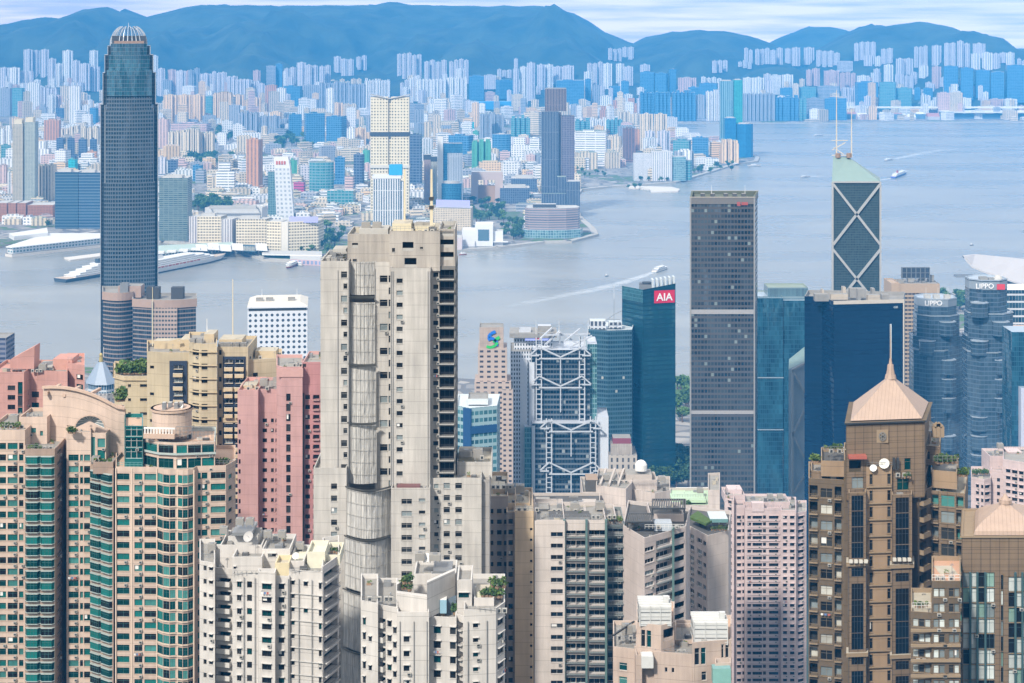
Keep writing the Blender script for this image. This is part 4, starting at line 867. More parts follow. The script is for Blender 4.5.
# long blue shed, kowloon hangars and the runway pier far right
t = lm('shed', 'very long bright blue roofed shed in the hazy middle distance', 490, 110, 'shed')
t.part('wall', lambda m: m.prism(pf(t, 471, 512, 0, 60), 4, t.Z(101.5), plain('shed blue', (.04, .28, .6)), plain('shed blue roof', (.2, .42, .62))))
t = lm('cruise_terminal', 'very long low white terminal roof along the far right waterfront', 950, 120, 'terminal')
t.part('wall', lambda m: m.prism(pf(t, 846, 1150, 60, 70), 4, t.Z(115), plain('terminal blue', (.12, .2, .3), .5), rg_))
t.part('roof', lambda m: (m.prism(pf(t, 944, 1150, 40, 100), t.Z(113.5), t.Z(112), MATS['white paint'], None, 0, True), m.prism(pf(t, 846, 1150, 150, 40), t.Z(110), t.Z(108.6), MATS['white paint'], None, 0, True)))
def boat_shed(a, b_, y0, y1, lb, c_):
    t = lm('boat_shed', lb, (a+b_)/2, y1, 'shed'); tag(t.root, group='low sheds on the far right quay'); P = t.front(a, b_, 0, 50); z = t.Z(y0); zb_ = t.Z((y0+y1)/2)
    def fn(m):
        m.prism(P, 4, zb_, plain('shed wall', (.5, .48, .46)), None)
        mid = ((P[0][0]+P[3][0])/2, (P[0][1]+P[3][1])/2, z), ((P[1][0]+P[2][0])/2, (P[1][1]+P[2][1])/2, z)
        m.face([(*P[0], zb_), (*P[1], zb_), mid[1], mid[0]], c_); m.face([(*P[2], zb_), (*P[3], zb_), mid[0], mid[1]], c_); m.face([(*P[3], zb_), (*P[0], zb_), mid[0]], c_); m.face([(*P[1], zb_), (*P[2], zb_), mid[1]], c_)
    t.part('wall', fn)
rdw, grw = plain('shed red roof', (.42, .2, .18)), plain('shed green roof', (.1, .3, .28))
for i, (a, b_, c_) in enumerate(((848, 857, rdw), (858, 868, MATS['white paint']), (869, 880, grw), (881, 892, MATS['white paint']), (893, 903, rdw), (904, 916, MATS['white paint']), (917, 927, MATS['white paint']), (928, 940, rdw))):
    boat_shed(a, b_, 112.5+(i % 3)*.8, 119+(i % 2), '%s gabled shed on the far quay, %s from the left in the line' % ({'shed red roof': 'red roofed', 'shed green roof': 'green roofed', 'white paint': 'white roofed'}[c_.name], ['first', 'second', 'third', 'fourth', 'fifth', 'sixth', 'seventh', 'eighth'][i]), c_)

# ---------------------------------------------------------------- breakwater, piers
def flat(name, pts, z0, z1, mat, label=None, cat=None):
    m = MB(); m.prism([gp(*p, z1) for p in pts], z0, z1, mat, mat); o = m.build(name, None)
    if label: tag(o, label, cat)
    else: o['kind'] = 'structure'
    return o
flat('breakwater', [(628, 187.4), (650, 188.6), (651, 192), (678, 191), (680, 189), (672, 186.8), (650, 186.2), (628, 185.8)], -1.5, 3.4, plain('pale concrete', (.62, .58, .52), .9), 'pale flat concrete breakwater platform in the water right of the ferry cove', 'breakwater')
flat('jetty', [(64, 257.5), (100, 253), (108, 255), (70, 260)], -1.5, 2.5, MATS['pale concrete'], 'narrow pale jetty left of the domed skyscraper', 'jetty')
t = lm('pier_terminal', 'long white pier building pointing into the harbour at far left', 40, 252, 'terminal')
def fn(m):
    P = [gp(5, 254), gp(12, 255), gp(102, 245), gp(102, 240), gp(48, 240)]
    m.prism(P, -1, 5, MATS['pale concrete']); m.prism(inset(P, 4), 5, 16, GF('pier glass', (.66, .68, .68), (.1, .2, .25), (.2, .32, .36), 7, 6, .6, .55, .3, .2, 0), None, 7)
    Q = [gp(9, 244), gp(14, 247), gp(48, 243), gp(47, 238)]; m.prism(Q, 16, 24, MATS['white paint'], MATS['white paint'])
t.part('wall', fn); t.part('roof', lambda m: m.prism(inset([gp(5, 254), gp(12, 255), gp(102, 245), gp(102, 240), gp(48, 240)], 1), 16, 17.5, MATS['white paint'], MATS['white paint'], 0, True))
t = lm('ferry_pier', 'low white and pink ferry pier shed in front of the harbour hotel', 300, 262, 'pier')
t.part('wall', lambda m: (m.prism([gp(290, 262), gp(322, 263.5), gp(322, 258), gp(290, 257)], -1, 9, GF('pier arches', (.55, .40, .42), (.2, .25, .4), (.3, .35, .5), 8, 9, .6, .7, .2, .3, 0), rp_, 8)))
t.part('roof', lambda m: m.prism([gp(262, 258), gp(322, 259), gp(322, 255), (gp(262, 254))], 9, 11, MATS['white paint'], rp_, 0, True))
t = lm('waterfront_canopy', 'long wavy white canopy on the quay left of the ferry pier', 240, 252, 'canopy')
t.part('roof', lambda m: [m.prism([gp(a, 255+i*.2), gp(a+11.5, 255.6+i*.2), gp(a+10.5, 250), gp(a-1, 249.5)], 12+(i % 2)*2, 13.5+(i % 2)*2, (MATS['white paint'], MATS['museum glass'])[i == 4], None, 0, True) for i, a in enumerate(range(196, 262, 12))])
t.part('column', lambda m: [m.box(*(lambda q: (q[0]-.6, q[0]+.6, q[1]-.6, q[1]+.6))(gp(a+3, 253)), 4, 12.4, MATS['pale concrete']) for a in range(198, 262, 6)])

# ---------------------------------------------------------------- ships and boats
plain('hull red', (.35, .06, .05)); plain('deck tan', (.5, .4, .3)); plain('boat blue', (.10, .12, .45)); plain('foam', (.85, .87, .88), .8); plain('hull dark', (.05, .07, .09), .4)
def ship(name, label, bow, stern, beam, decks, hullm, dk=3.0, hh=6, funnel=None, group=None):
    """bow and stern are ground points; decks: (from, to) along the hull for each level"""
    bx, by = bow; sx, sy = stern; L = math.hypot(bx-sx, by-sy); rz = math.atan2(by-sy, bx-sx)
    t = thing(name, label, 'ship' if L > 60 else 'boat', ((bx+sx)/2, (by+sy)/2, 0), group); t.rotation_euler = (0, 0, rz)
    def add(nm, m): o = bpy.data.objects.new(nm, m.mesh(nm)); COL.objects.link(o); o.parent = t; return o
    m = MB(); b = beam/2; lo = [(-L/2, -b*.8), (L*.25, -b*.8), (L*.40, -b*.45), (L*.46, 0), (L*.40, b*.45), (L*.25, b*.8), (-L/2, b*.8)]
    hi = [(-L/2, -b), (L*.24, -b), (L*.42, -b*.6), (L*.5, 0), (L*.42, b*.6), (L*.24, b), (-L/2, b)]
    m.prism(lo, -.6, hh*.25, MATS['hull dark'] if hullm is not MATS['hull dark'] else hullm, None, 0, False, [((a[0]*3+c[0])/4, (a[1]*3+c[1])/4) for a, c in zip(lo, hi)])
    m.prism([((a[0]*3+c[0])/4, (a[1]*3+c[1])/4) for a, c in zip(lo, hi)], hh*.25, hh, hullm, MATS['deck tan'], 0, False, hi); add('hull', m)
    dm = facade('ship decks', (.74, .74, .72), (.05, .08, .1), (.15, .18, .2), 2.5, 3.0, .7, .26, .2, .3, 0) if L > 60 else facade('boat cabin', (.74, .74, .72), (.05, .08, .1), (.1, .14, .18), 1.6, 2.6, .7, .45, .3, .2, 0)
    for i, (a, c) in enumerate(decks):
        m = MB(); q = b*(.92-.07*i); m.prism([(a*L, -q), (c*L-q*.6, -q), (c*L, -q*.4), (c*L, q*.4), (c*L-q*.6, q), (a*L, q)], hh+i*dk, hh+(i+1)*dk-.25, dm, MATS['white paint'], 2.5)
        m.prism([(a*L-.3, -q-.3), (c*L-q*.6, -q-.3), (c*L+.3, -q*.4), (c*L+.3, q*.4), (c*L-q*.6, q+.3), (a*L-.3, q+.3)], hh+(i+1)*dk-.25, hh+(i+1)*dk, MATS['white paint'], MATS['white paint'], 0, True); add('deck', m)
    zt = hh+len(decks)*dk
    if funnel:
        m = MB(); m.prism([(-L*.2, -b*.25), (-L*.12, -b*.25), (-L*.12, b*.25), (-L*.2, b*.25)], zt, zt+dk*2.2, funnel, MATS['hull dark'], 0, False, [(-L*.2, -b*.2), (-L*.14, -b*.2), (-L*.14, b*.2), (-L*.2, b*.2)]); add('funnel', m)
    m = MB(); x = decks[-1][1]*L*.6 if decks else 0; m.bar((x, 0, zt), (x, 0, zt+dk*1.8), .3+L*.002, MATS['white paint'], .1); m.bar((x, -b*.3, zt+dk), (x, b*.3, zt+dk), .2+L*.001, MATS['white paint']); add('mast', m)
    return t
ship('cruise_ship', 'large white ship with sweeping bow moored right of the domed skyscraper', gp(226, 257, 2), gp(120, 278, 2), 34, [(-.46, .34), (-.44, .30), (-.42, .25), (-.3, .16)], MATS['white paint'], 3.2, 9, MATS['white paint'])
def lifeboats(t, L, b, z, n):
    for i in range(n):
        m = MB(); x = -L*.34+i*L*.6/n; m.prism([(x, -b-1.6), (x+6, -b-1.6), (x+6, -b+.2), (x, -b+.2)], z, z+2.2, MATS['hull red'] if i % 2 else MATS['shed red roof'], MATS['deck tan'], 0, True)
        o = bpy.data.objects.new('lifeboat', m.mesh('lifeboat')); COL.objects.link(o); o.parent = t
lifeboats([o for o in COL.objects if o.name.startswith('cruise_ship')][0], 200, 15.5, 9.2, 12)
t = lm('pier_terminal', 'low white terminal hall with pale green roof between domed skyscraper and white ship', 190, 252, 'terminal')
t.part('wall', lambda m: m.prism([gp(150, 259), gp(205, 252), gp(232, 249.5), gp(232, 246), gp(150, 250)], -1, 10, MATS['pier glass'], None, 7))
t.part('roof', lambda m: (m.prism(inset([gp(150, 259), gp(205, 252), gp(232, 249.5), gp(232, 246), gp(150, 250)], -1.5), 10, 11.5, MATS['white paint'], plain('pale green roof', (.42, .52, .46)), 0, True)))
for i in range(5): t.part('skylight', lambda m: (lambda q: m.box(q[0]-8, q[0]+8, q[1]-7, q[1]+7, 11.5, 15, MATS['white paint'], MATS['museum white']))(gp(160+i*12, 253-i*1.1, 12)))
ship('cruise_ship', 'white many-decked ship with open stern left of the domed skyscraper', gp(175, 262, 2), gp(60, 281, 2), 30, [(-.42, .3), (-.38, .3), (-.33, .3), (-.28, .25), (-.22, .2)], MATS['hull dark'], 3.2, 6, MATS['hull dark'])
ship('ferry', 'white topped ferry with red hull leaving the pier left of the grey concrete tower', gp(287, 268, 1), gp(296, 264, 1), 11, [(-.4, .4), (-.36, .34)], MATS['hull red'], 2.6, 3)
ship('harbour_boat', 'small pale boat beside the red hulled ferry at the pier', gp(302, 266, 1), gp(296, 263, 1), 7, [(-.3, .3)], MATS['white paint'], 2.4, 2.2)
ship('tour_boat', 'small red boat close to the quay below the museum', gp(459, 254.5, 1), gp(466, 254, 1), 5, [(-.3, .25)], MATS['hull red'], 2.2, 1.8)
ship('fast_ferry', 'white fast ferry at the end of the long wake', gp(667, 268, 1), gp(654, 272, 1), 10, [(-.42, .36), (-.3, .2)], MATS['white paint'], 2.4, 2.6)
ship('ferry', 'blue and violet ferry crossing the open water on the right', gp(906, 173, 1), gp(893, 178, 1), 14, [(-.42, .4), (-.36, .3)], MATS['boat blue'], 3, 5, MATS['hull red'])
ship('motor_boat', 'small white boat above left of the tower with white diagonal bracing', gp(800, 177.5, 1), gp(809, 176.5, 1), 8, [(-.2, .3)], MATS['white paint'], 2.4, 2.4)
ship('fast_boat', 'tiny white boat speeding near the far quay left of the masts', gp(813, 136, 1), gp(822, 135.4, 1), 11, [(-.3, .3)], MATS['white paint'], 2.8, 3)
ship('fast_boat', 'white boat at the head of the curved wake on the right', gp(884, 161, 1), gp(892, 159.5, 1), 11, [(-.3, .3)], MATS['white paint'], 2.8, 3)
ship('barge', 'dark work barge moored at the tip of the peninsula', gp(730, 165, 1), gp(738, 164.6, 1), 14, [(-.3, .0)], MATS['hull dark'], 3, 3)
ship('barge', 'pale barge with crane moored right of the peninsula tip', gp(747, 166, 1), gp(760, 165.8, 1), 16, [(-.2, .2)], MATS['white paint'], 3, 3)
ship('motor_boat', 'lone small dark boat near the tall dark gridded tower', gp(605, 276, 1), gp(608, 275.6, 1), 3, [(-.2, .2)], MATS['hull dark'], 2, 1.4)
ship('motor_boat', 'lone small dark boat on the water above the white curved roof', gp(970, 245, 1), gp(973, 244.6, 1), 4, [(-.2, .2)], MATS['hull dark'], 2, 1.4)
def wake(pts, label):
    m = MB(); L = [(gp(x, y, .1), w) for x, y, w in pts]
    for i in range(len(L)-1):
        (a, wa), (b_, wb_) = L[i], L[i+1]; d = Vector((b_[0]-a[0], b_[1]-a[1])).normalized(); n_ = Vector((-d.y, d.x)); z = .12
        m.face([(a[0]-n_.x*wa, a[1]-n_.y*wa, z), (a[0]+n_.x*wa, a[1]+n_.y*wa, z), (b_[0]+n_.x*wb_, b_[1]+n_.y*wb_, z), (b_[0]-n_.x*wb_, b_[1]-n_.y*wb_, z)], MATS['wake foam'], [(i*20, -wa), (i*20, wa), (i*20+20, wb_), (i*20+20, -wb_)])
    o = m.build('wake', None, (0, 0, 0)); tag(o, kind='stuff')
def foam_mat():
    m, n, l, b = _new('wake foam'); t = n.new('ShaderNodeTexCoord'); g = n.new('ShaderNodeMapping'); g.inputs['Scale'].default_value = (.02, .05, 1); g.inputs['Rotation'].default_value = (0, 0, .4); l.new(t.outputs['Object'], g.inputs['Vector'])
    z = n.new('ShaderNodeTexNoise'); z.inputs['Detail'].default_value = 6; z.inputs['Scale'].default_value = 2.2; l.new(g.outputs['Vector'], z.inputs['Vector'])
    s = n.new('ShaderNodeSeparateXYZ'); l.new(t.outputs['UV'], s.inputs[0])
    far = math_(n, l, 'DIVIDE', s.outputs['X'], 160.0)
    a = math_(n, l, 'SUBTRACT', math_(n, l, 'MULTIPLY_ADD', z.outputs['Fac'], 2.2, .05), math_(n, l, 'MULTIPLY', far, 1.15))
    e = math_(n, l, 'DIVIDE', math_(n, l, 'ABSOLUTE', s.outputs['Y']), 16.0)
    a = math_(n, l, 'SUBTRACT', a, math_(n, l, 'MULTIPLY', e, .5)); a = math_(n, l, 'MULTIPLY', math_(n, l, 'MINIMUM', math_(n, l, 'MAXIMUM', a, 0.0), 1.0), .45)
    b.inputs['Base Color'].default_value = (.8, .84, .86, 1); b.inputs['Roughness'].default_value = .8; l.new(a, b.inputs['Alpha']); MATS['wake foam'] = m
foam_mat()
wake([(656, 271, 3), (640, 277, 8), (618, 284, 12), (590, 290.5, 14), (560, 296, 17), (530, 302, 20), (505, 307, 22)], '')
wake([(888, 160, 4), (905, 157, 14), (920, 153.5, 18), (935, 151, 22), (950, 149.5, 24)], '')
wake([(820, 135.6, 4), (826, 135, 10), (835, 134.5, 14)], ''); wake([(893, 178, 4), (880, 180, 8), (860, 183, 10)], ''); wake([(720, 134, 3), (700, 136, 8), (676, 139, 10)], '')
wake([(806, 177, 3), (812, 176.4, 6), (820, 176, 8)], '')

# ---------------------------------------------------------------- trees
plain('bark', (.12, .08, .05), .9); plain('leaf dark', (.04, .09, .025), .85, 0, .4, .3); plain('leaf mid', (.075, .15, .035), .85, 0, .4, .3); plain('leaf bright', (.13, .23, .05), .85, 0, .3, .3)
def tree_protos():
    out = []
    for k in range(6):
        crown, trunk = MB(), MB(); Hh = 1.0
        trunk.cyl(0, 0, .045, 0, .45, MATS['bark'], n=6, r2=.03)
        for i in range(4):
            a = i*1.6+k; trunk.bar((0, 0, .35), (.2*math.cos(a), .2*math.sin(a), .6), .035, MATS['bark'], .015)
        mat = MATS[('leaf dark', 'leaf mid', 'leaf mid', 'leaf dark', 'leaf bright', 'leaf mid')[k]]
        for i in range(9):
            a = R.uniform(0, 6.28); q = R.uniform(0, .26); leafball(crown, q*math.cos(a), q*math.sin(a), R.uniform(.5, .82), R.uniform(.14, .22), 34, mat, .42, .85)
        out.append((crown.mesh('crown'), trunk.mesh('trunk')))
    return out
TP = tree_protos()
def tree(x, y, z, h, label, group, k=None):
    c, tr = TP[R.randrange(6) if k is None else k]; t = thing('tree', label, 'tree', (x, y, z), group); t.scale = (h*R.uniform(1.1, 1.4), h*R.uniform(1.1, 1.4), h); t.rotation_euler = (0, 0, R.uniform(0, 6.28))
    for nm, me in (('crown', c), ('trunk', tr)): o = bpy.data.objects.new(nm, me); COL.objects.link(o); o.parent = t
def grove(x0, x1, y0, y1, n, h, label, group, k=None):
    for i in range(n):
        px, py = R.uniform(x0, x1), R.uniform(y0, y1); x, y = gp(px, py); tree(x, y, 4, h*R.uniform(.8, 1.25), label, group, k)
grove(471, 504, 203, 222, 38, 17, 'dense green tree in the waterfront park beside the arch building', 'trees in the waterfront park')
grove(501, 524, 222, 240, 30, 15, 'green tree between the low museum and the curved banded building', 'trees by the promenade')
grove(189, 230, 204, 212, 28, 22, 'green tree on the mound behind the long harbour hotel', 'trees behind the harbour hotel')
grove(318, 345, 228, 262, 22, 18, 'dark green tree right of the hotel with the lilac sign', 'trees beside the large cream hotel')
grove(294, 318, 250, 254, 12, 12, 'tree on the quay in front of the cream hotel', 'quayside trees')
grove(274, 318, 139, 152, 28, 26, 'tree in the hazy park below the deep blue towers', 'trees of the hazy park')
grove(186, 232, 158, 166, 26, 24, 'tree on the green slope behind the white framed block', 'trees on the green slope')
grove(212, 232, 132, 146, 14, 26, 'tree right of the cream ribbed slabs', 'trees beside the cream slabs')
grove(690, 732, 164, 174, 22, 14, 'tree along the sloping promenade near the teal tip towers', 'promenade trees'); grove(640, 680, 178, 182, 16, 12, 'tree at the foot of the white ribbed hotel', 'trees below the white hotel')
grove(576, 612, 170, 178, 10, 12, 'tree on the road loop right of the dark striped tower', 'trees by the road loop'); grove(48, 62, 225, 229, 8, 14, 'tree beside the largest red brick block', 'trees by the brick blocks')
grove(617, 640, 187.6, 189, 5, 12, 'small round tree on the breakwater root', 'breakwater trees')

# ---------------------------------------------------------------- low roofs that fill the blocks between
def lowrise():
    m = MB(); cols = ['white', 'cream', 'cream', 'grey', 'pink', 'beige', 'white', 'cream', 'white', 'warm', 'white', 'beige']
    for i in range(3600):
        px = R.uniform(-60, 1080); py = 92+(R.random()**1.35)*134
        Y = (H-4)*F/(py-HY); x = PX(px, Y)
        if not inside(KP_in, (x, Y)) : continue
        if (470 < px < 525 and py > 196) or (188 < px < 232 and 200 < py < 214) or (274 < px < 320 and 136 < py < 154) or (186 < px < 232 and 155 < py < 168) or (575 < px < 640 and py > 170): continue
        w = R.uniform(18, 60)*(1+(Y-4000)/9000); d = R.uniform(14, 34); h = R.choice([10, 14, 18, 22, 30, 38])*R.uniform(.7, 1.2)
        if py < 130 and R.random() < .5: h *= R.uniform(1.8, 3.4); w *= .6; d = w*.8
        elif py < 185 and R.random() < .35: h *= 1.6; w *= .7
        if py > 190: h = min(h, 16)
        yw = R.choice((.2, .2, -.1, .5)); c_, s_ = math.cos(yw), math.sin(yw); P = [(x+a*c_-b_*s_, Y+a*s_+b_*c_) for a, b_ in ((-w/2, -d/2), (w/2, -d/2), (w/2, d/2), (-w/2, d/2))]
        mt = far_mat(R.choice(cols), R.choice(('grid', 'band', 'rib'))); rf = R.choice(ROOFS); m.prism(P, 4, 4+h, mt, rf, 4.5)
        m.prism(inset(P, min(w, d)*.3), 4+h, 4+h+3, mt, rf, 4.5)
    tag(m.build('city_blocks', None, (0, 0, 0)), kind='stuff')
def inside(P, q):
    c = False; j = len(P)-1
    for i in range(len(P)):
        if (P[i][1] > q[1]) != (P[j][1] > q[1]) and q[0] < (P[j][0]-P[i][0])*(q[1]-P[i][1])/(P[j][1]-P[i][1])+P[i][0]: c = not c
        j = i
    return c
KP_in = [(-8800, KP[0][1]+200)]+[(x, y+60) for x, y in KP]+[(8800, KP[-1][1]+60), (8800, 9300), (-8800, 9300)]
lowrise()
# ================================================================ the business district
def text_obj(root, name, body, x, y, z, h, mat, rz=0, font_depth=.15, bold=.0, align='CENTER'):
    cu = bpy.data.curves.new(name, 'FONT'); cu.body = body; cu.size = h*1.38; cu.extrude = font_depth; cu.offset = bold; cu.align_x = align; cu.align_y = 'BOTTOM_BASELINE'
    tmp = bpy.data.objects.new('t', cu); me = bpy.data.meshes.new_from_object(tmp); bpy.data.objects.remove(tmp); me.materials.clear(); me.materials.append(mat)
    o = bpy.data.objects.new(name, me); COL.objects.link(o); o.parent = root; w = wloc(root)
    o.location = (x-w[0], y-w[1], z-w[2]); o.rotation_euler = (math.radians(90), 0, rz); return o
def new(name, label, Y, px, cat='skyscraper', group=None, rot=0): return Tower(name, label, Y, px, cat, group, None, rot)
def aerial(t, px, py0, py1, dy, w=.5, w2=.15, mat=None):
    x, y = t.P(px, dy); return t.part('aerial', lambda m: m.bar((x, y, t.Z(py1)), (x, y, t.Z(py0)), w, mat or MATS['white paint'], w2))

# --- the tallest dome-topped skyscraper
t = new('skyscraper', 'tallest skyscraper, dark blue grey glass with a comb-like domed crown', 1900, 128.5, rot=1)
sk = GF('crown tower skin', (.105, .13, .155), (.008, .02, .034), (.035, .07, .10), 2.6, 4.2, .72, .62, .6, .1, .02, .1, 0, patch=.05)
skd = GF('crown tower corner', (.035, .045, .055), (.012, .02, .03), (.03, .045, .06), 1.55, 4.2, .75, .55, .6, .12, .015)
skt = GF('crown tower top glass', (.12, .16, .19), (.014, .05, .075), (.04, .16, .22), 2.6, 4.2, .92, .9, .55, .06, .03, .1, 0, patch=.12)  # teal reflection on the top storeys put into the glass colour
fin = plain('crown tower fin', (.40, .44, .48), .35, .4)
def bowed(x0, x1, dy, bow, n=6):
    f = [t.P(x0+(x1-x0)*i/n, dy-bow*math.sin(math.pi*i/n)) for i in range(n+1)]; q = t.front(x0, x1, dy, 44); return f+[q[2], q[3]]
TI = [(372, 182, 104, 155), (182, 110, 105.5, 153.5), (110, 74, 106.5, 152), (74, 52, 107.8, 150.5), (52, 44, 109, 149.5)]
CO = [(372, 104.5, 100.2, 158.3), (104.5, 73, 102.5, 156), (73, 55, 104.4, 153.6), (55, 46, 107.4, 150.6)]
def fn(m):
    for a, b_, x0, x1 in TI[:2]: m.prism(bowed(x0, x1, 0, 5), (4 if a > 300 else t.Z(a)), t.Z(b_), sk, fin, 2.6)
    m.prism(bowed(106.5, 152, .4, 5), t.Z(110), t.Z(97), sk, None, 1.55)
t.part('wall', fn)
def fn(m):
    m.prism(bowed(106.8, 151.8, .6, 5), t.Z(96), t.Z(70), skt, fin, 1.55); m.prism(bowed(108.6, 149.6, 1.4, 5), t.Z(70), t.Z(55), skt, fin, 1.55); m.prism(bowed(110.8, 147.2, 2.2, 5), t.Z(55), t.Z(43.5), skt, fin, 1.55)
t.part('upper_glass', fn)
for a, b_, x0, x1 in CO:
    for s_, e in ((x0, x0+5.5), (x1-5.5, x1)):
        t.part('corner_wall', lambda m: m.prism(t.front(s_, e, 4.5, 36), 4 if a > 300 else t.Z(a), t.Z(b_), skd, fin, 1.55))
    for s_ in (x0, x1-.8) if a < 300 else (x0, x0+4.3, x1-.8, x1-5.1):
        t.part('corner_fin', lambda m: m.prism(t.front(s_, s_+.8, 3.2, 1.6), 4 if a > 300 else t.Z(a), t.Z(b_)-.5, fin, fin))
t.part('crown_core', lambda m: (m.prism(t.front(112, 146, 8, 28), t.Z(45), t.Z(36), MATS['recess dark'], MATS['recess dark']), m.prism(t.front(114, 144, 3, 3), t.Z(44.5), t.Z(41), plain('crown brown', (.28, .18, .12)))))
cxx, cyy = t.P(128.7, 20)
for i in range(26):      # the claws of the crown, curving inwards
    u = i/26*2*math.pi; hx, hy = 19.6*math.cos(u), 16.5*math.sin(u)
    def fn(m):
        pr = None
        for k in range(7):
            q = k/6; r = math.cos(q*1.12)*.98+.02; p = (cxx+hx*r, cyy+hy*r, t.Z(45)+(t.Z(26.5)-t.Z(45))*math.sin(q*1.25)/math.sin(1.25)*(1 if i % 2 else .93))
            if pr: m.bar(pr, p, .6, plain('claw silver', (.5, .53, .56), .4, .3), .5)
            pr = p
    t.part('crown_claw', fn)
aerial(t, 128.5, 22.5, 28, 20, .5)
# --- the bronze curved pair in front of it
t = new('office_tower', 'bronze topped office tower with rounded bays in front of the tallest skyscraper', 1650, 150)
bz = GF('bronze bays', (.24, .20, .185), (.010, .018, .03), (.05, .08, .11), 2.2, 3.9, .93, .68, .5, .12, .02); bz2 = GF('bronze mid', (.40, .31, .26), (.04, .05, .06), (.12, .13, .14), 3, 3.9, .7, .45, .4, .15, .02)
brz = plain('bronze band', (.36, .26, .21), .7)
def arc(x0, x1, dy, bow, n=8, dp=34): return [t.P(x0+(x1-x0)*i/n, dy-bow*math.sin(math.pi*i/n)) for i in range(n+1)]+[t.P(x1, dy+dp), t.P(x0, dy+dp)]
for x0, x1, tp, bw_, dy in ((103, 132.5, 293.5, 8, 12), (133, 196, 298.5, 9, 0)):
    t.part('wall', lambda m: m.prism(arc(x0, x1, dy, bw_), 4, t.Z(tp+8), bz, brz, 2.2))
    t.part('crown', lambda m: m.roofed(inset(arc(x0, x1, dy, bw_), -.9), t.Z(tp+8), t.Z(tp), brz, MATS['roof concrete'], 0, 2.5, 1.2))
t.part('centre_bay', lambda m: m.prism(t.front(152, 177, -9.6, 4), 4, t.Z(306), bz2, brz, 3))
for x0, x1 in ((146.5, 152), (153.5, 159), (171, 183)): t.part('cooling_tower', lambda m: m.prism(t.front(x0, x1, 12, 9), t.Z(302), t.Z(287.5, 12), MATS['recess dark'], MATS['dark steel']))
t.part('plant_room', lambda m: (m.prism(t.front(118, 141, 14, 16), t.Z(300), t.Z(286, 14), brz, MATS['roof concrete'])))
t.part('cooling_tower', lambda m: m.prism(t.front(120, 128, 12, 6), t.Z(297, 12), t.Z(283, 12), MATS['metal grey']))
t.part('corner_fin', lambda m: m.prism(t.front(151.6, 152.8, -10.8, 2), 4, t.Z(300), fin, fin))
# --- white building of round windows
t = new('office_tower', 'white box tower covered with small round porthole windows and chamfered roof', 1640, 278, rot=.8)
def port():
    m, n, l, b = _new('porthole wall'); q = n.new('ShaderNodeTexCoord'); s = n.new('ShaderNodeSeparateXYZ'); l.new(q.outputs['UV'], s.inputs[0])
    u = math_(n, l, 'SUBTRACT', math_(n, l, 'FRACT', math_(n, l, 'DIVIDE', s.outputs['X'], 4.9)), .5); v = math_(n, l, 'SUBTRACT', math_(n, l, 'FRACT', math_(n, l, 'DIVIDE', s.outputs['Y'], 4.9)), .5)
    d = math_(n, l, 'ADD', math_(n, l, 'MULTIPLY', u, u), math_(n, l, 'MULTIPLY', v, v)); k = math_(n, l, 'LESS_THAN', d, .075)
    l.new(mixc(n, l, k, (.62, .65, .70), (.05, .07, .10)), b.inputs['Base Color']); l.new(math_(n, l, 'MULTIPLY_ADD', k, -.4, .55), b.inputs['Roughness']); MATS['porthole wall'] = m; return m
port()
pw = plain('porthole white', (.64, .66, .70), .5)
t.part('wall', lambda m: m.prism(t.front(247.5, 307.5, 0, 55), 4, t.Z(311), MATS['porthole wall'], pw, 4.9))
t.part('louvre_band', lambda m: m.prism(t.front(248.5, 306.5, 1, 53), t.Z(311), t.Z(308), MATS['dark steel'], None))
t.part('roof', lambda m: (m.prism(t.front(247.2, 307.8, -.4, 56), t.Z(308), t.Z(306.5), pw, None, 0, True), m.prism(t.front(247.2, 307.8, -.4, 56), t.Z(306.5), t.Z(303), plain('roof cream white', (.62, .58, .5)), MATS['roof cream white'], 0, False, inset(t.front(247.2, 307.8, -.4, 56), 7))))
t.part('roof_plant_room', lambda m: [m.prism(t.front(a, a+7, 12, 8), t.Z(304), t.Z(300.5), MATS['roof concrete']) for a in (256, 266, 288)])
aerial(t, 262, 293, 303, 30); aerial(t, 297, 293, 303, 30)
# --- stepped stone tower with a blue and green logo
t = new('office_tower', 'slim stepped stone tower with green and blue letter-like emblem on top', 1380, 491)
st_ = render_wall('stone pink', (.50, .40, .34), 3.9, .1)
sw = GF('stone slots', (.46, .37, .32), (.04, .04, .05), (.10, .09, .10), 5.2, 3.9, .5, .42, .3, .2, 0)
t.part('wall', lambda m: (m.prism(t.front(478, 507, 2, 26), t.Z(420), t.Z(349), sw, st_, 5.2), m.prism(t.front(474.5, 511, 0, 30), 4, t.Z(382), sw, st_, 5.2)))
t.part('sign_block', lambda m: m.roofed(t.front(479.5, 503.5, 3, 20), t.Z(349), t.Z(328), st_, MATS['roof concrete']))
bl, gn = plain('sign blue bright', (.02, .16, .62), .4), plain('sign green bright', (.05, .5, .1), .4)
def ribbon(m, pts, w, mat, y):
    for (a, b_), (c, d) in zip(pts, pts[1:]):
        p, q = Vector((t.P(a, 2.6)[0], t.Z(b_))), Vector((t.P(c, 2.6)[0], t.Z(d))); e = (q-p).normalized(); n_ = Vector((-e.y, e.x))*w/2
        V = [p-n_, q-n_, q+n_, p+n_]; m.face([(v.x, y, v.y) for v in V], mat); m.face([(v.x, y-.3, v.y) for v in V], mat)
t.part('emblem', lambda m: (ribbon(m, [(495.5, 332), (491, 334), (488.5, 337.5), (490, 341)], 2.4, bl, t.Y+2.4), ribbon(m, [(496.5, 346.5), (497, 343), (494.5, 340), (490, 338)], 2.2, bl, t.Y+2.2)))
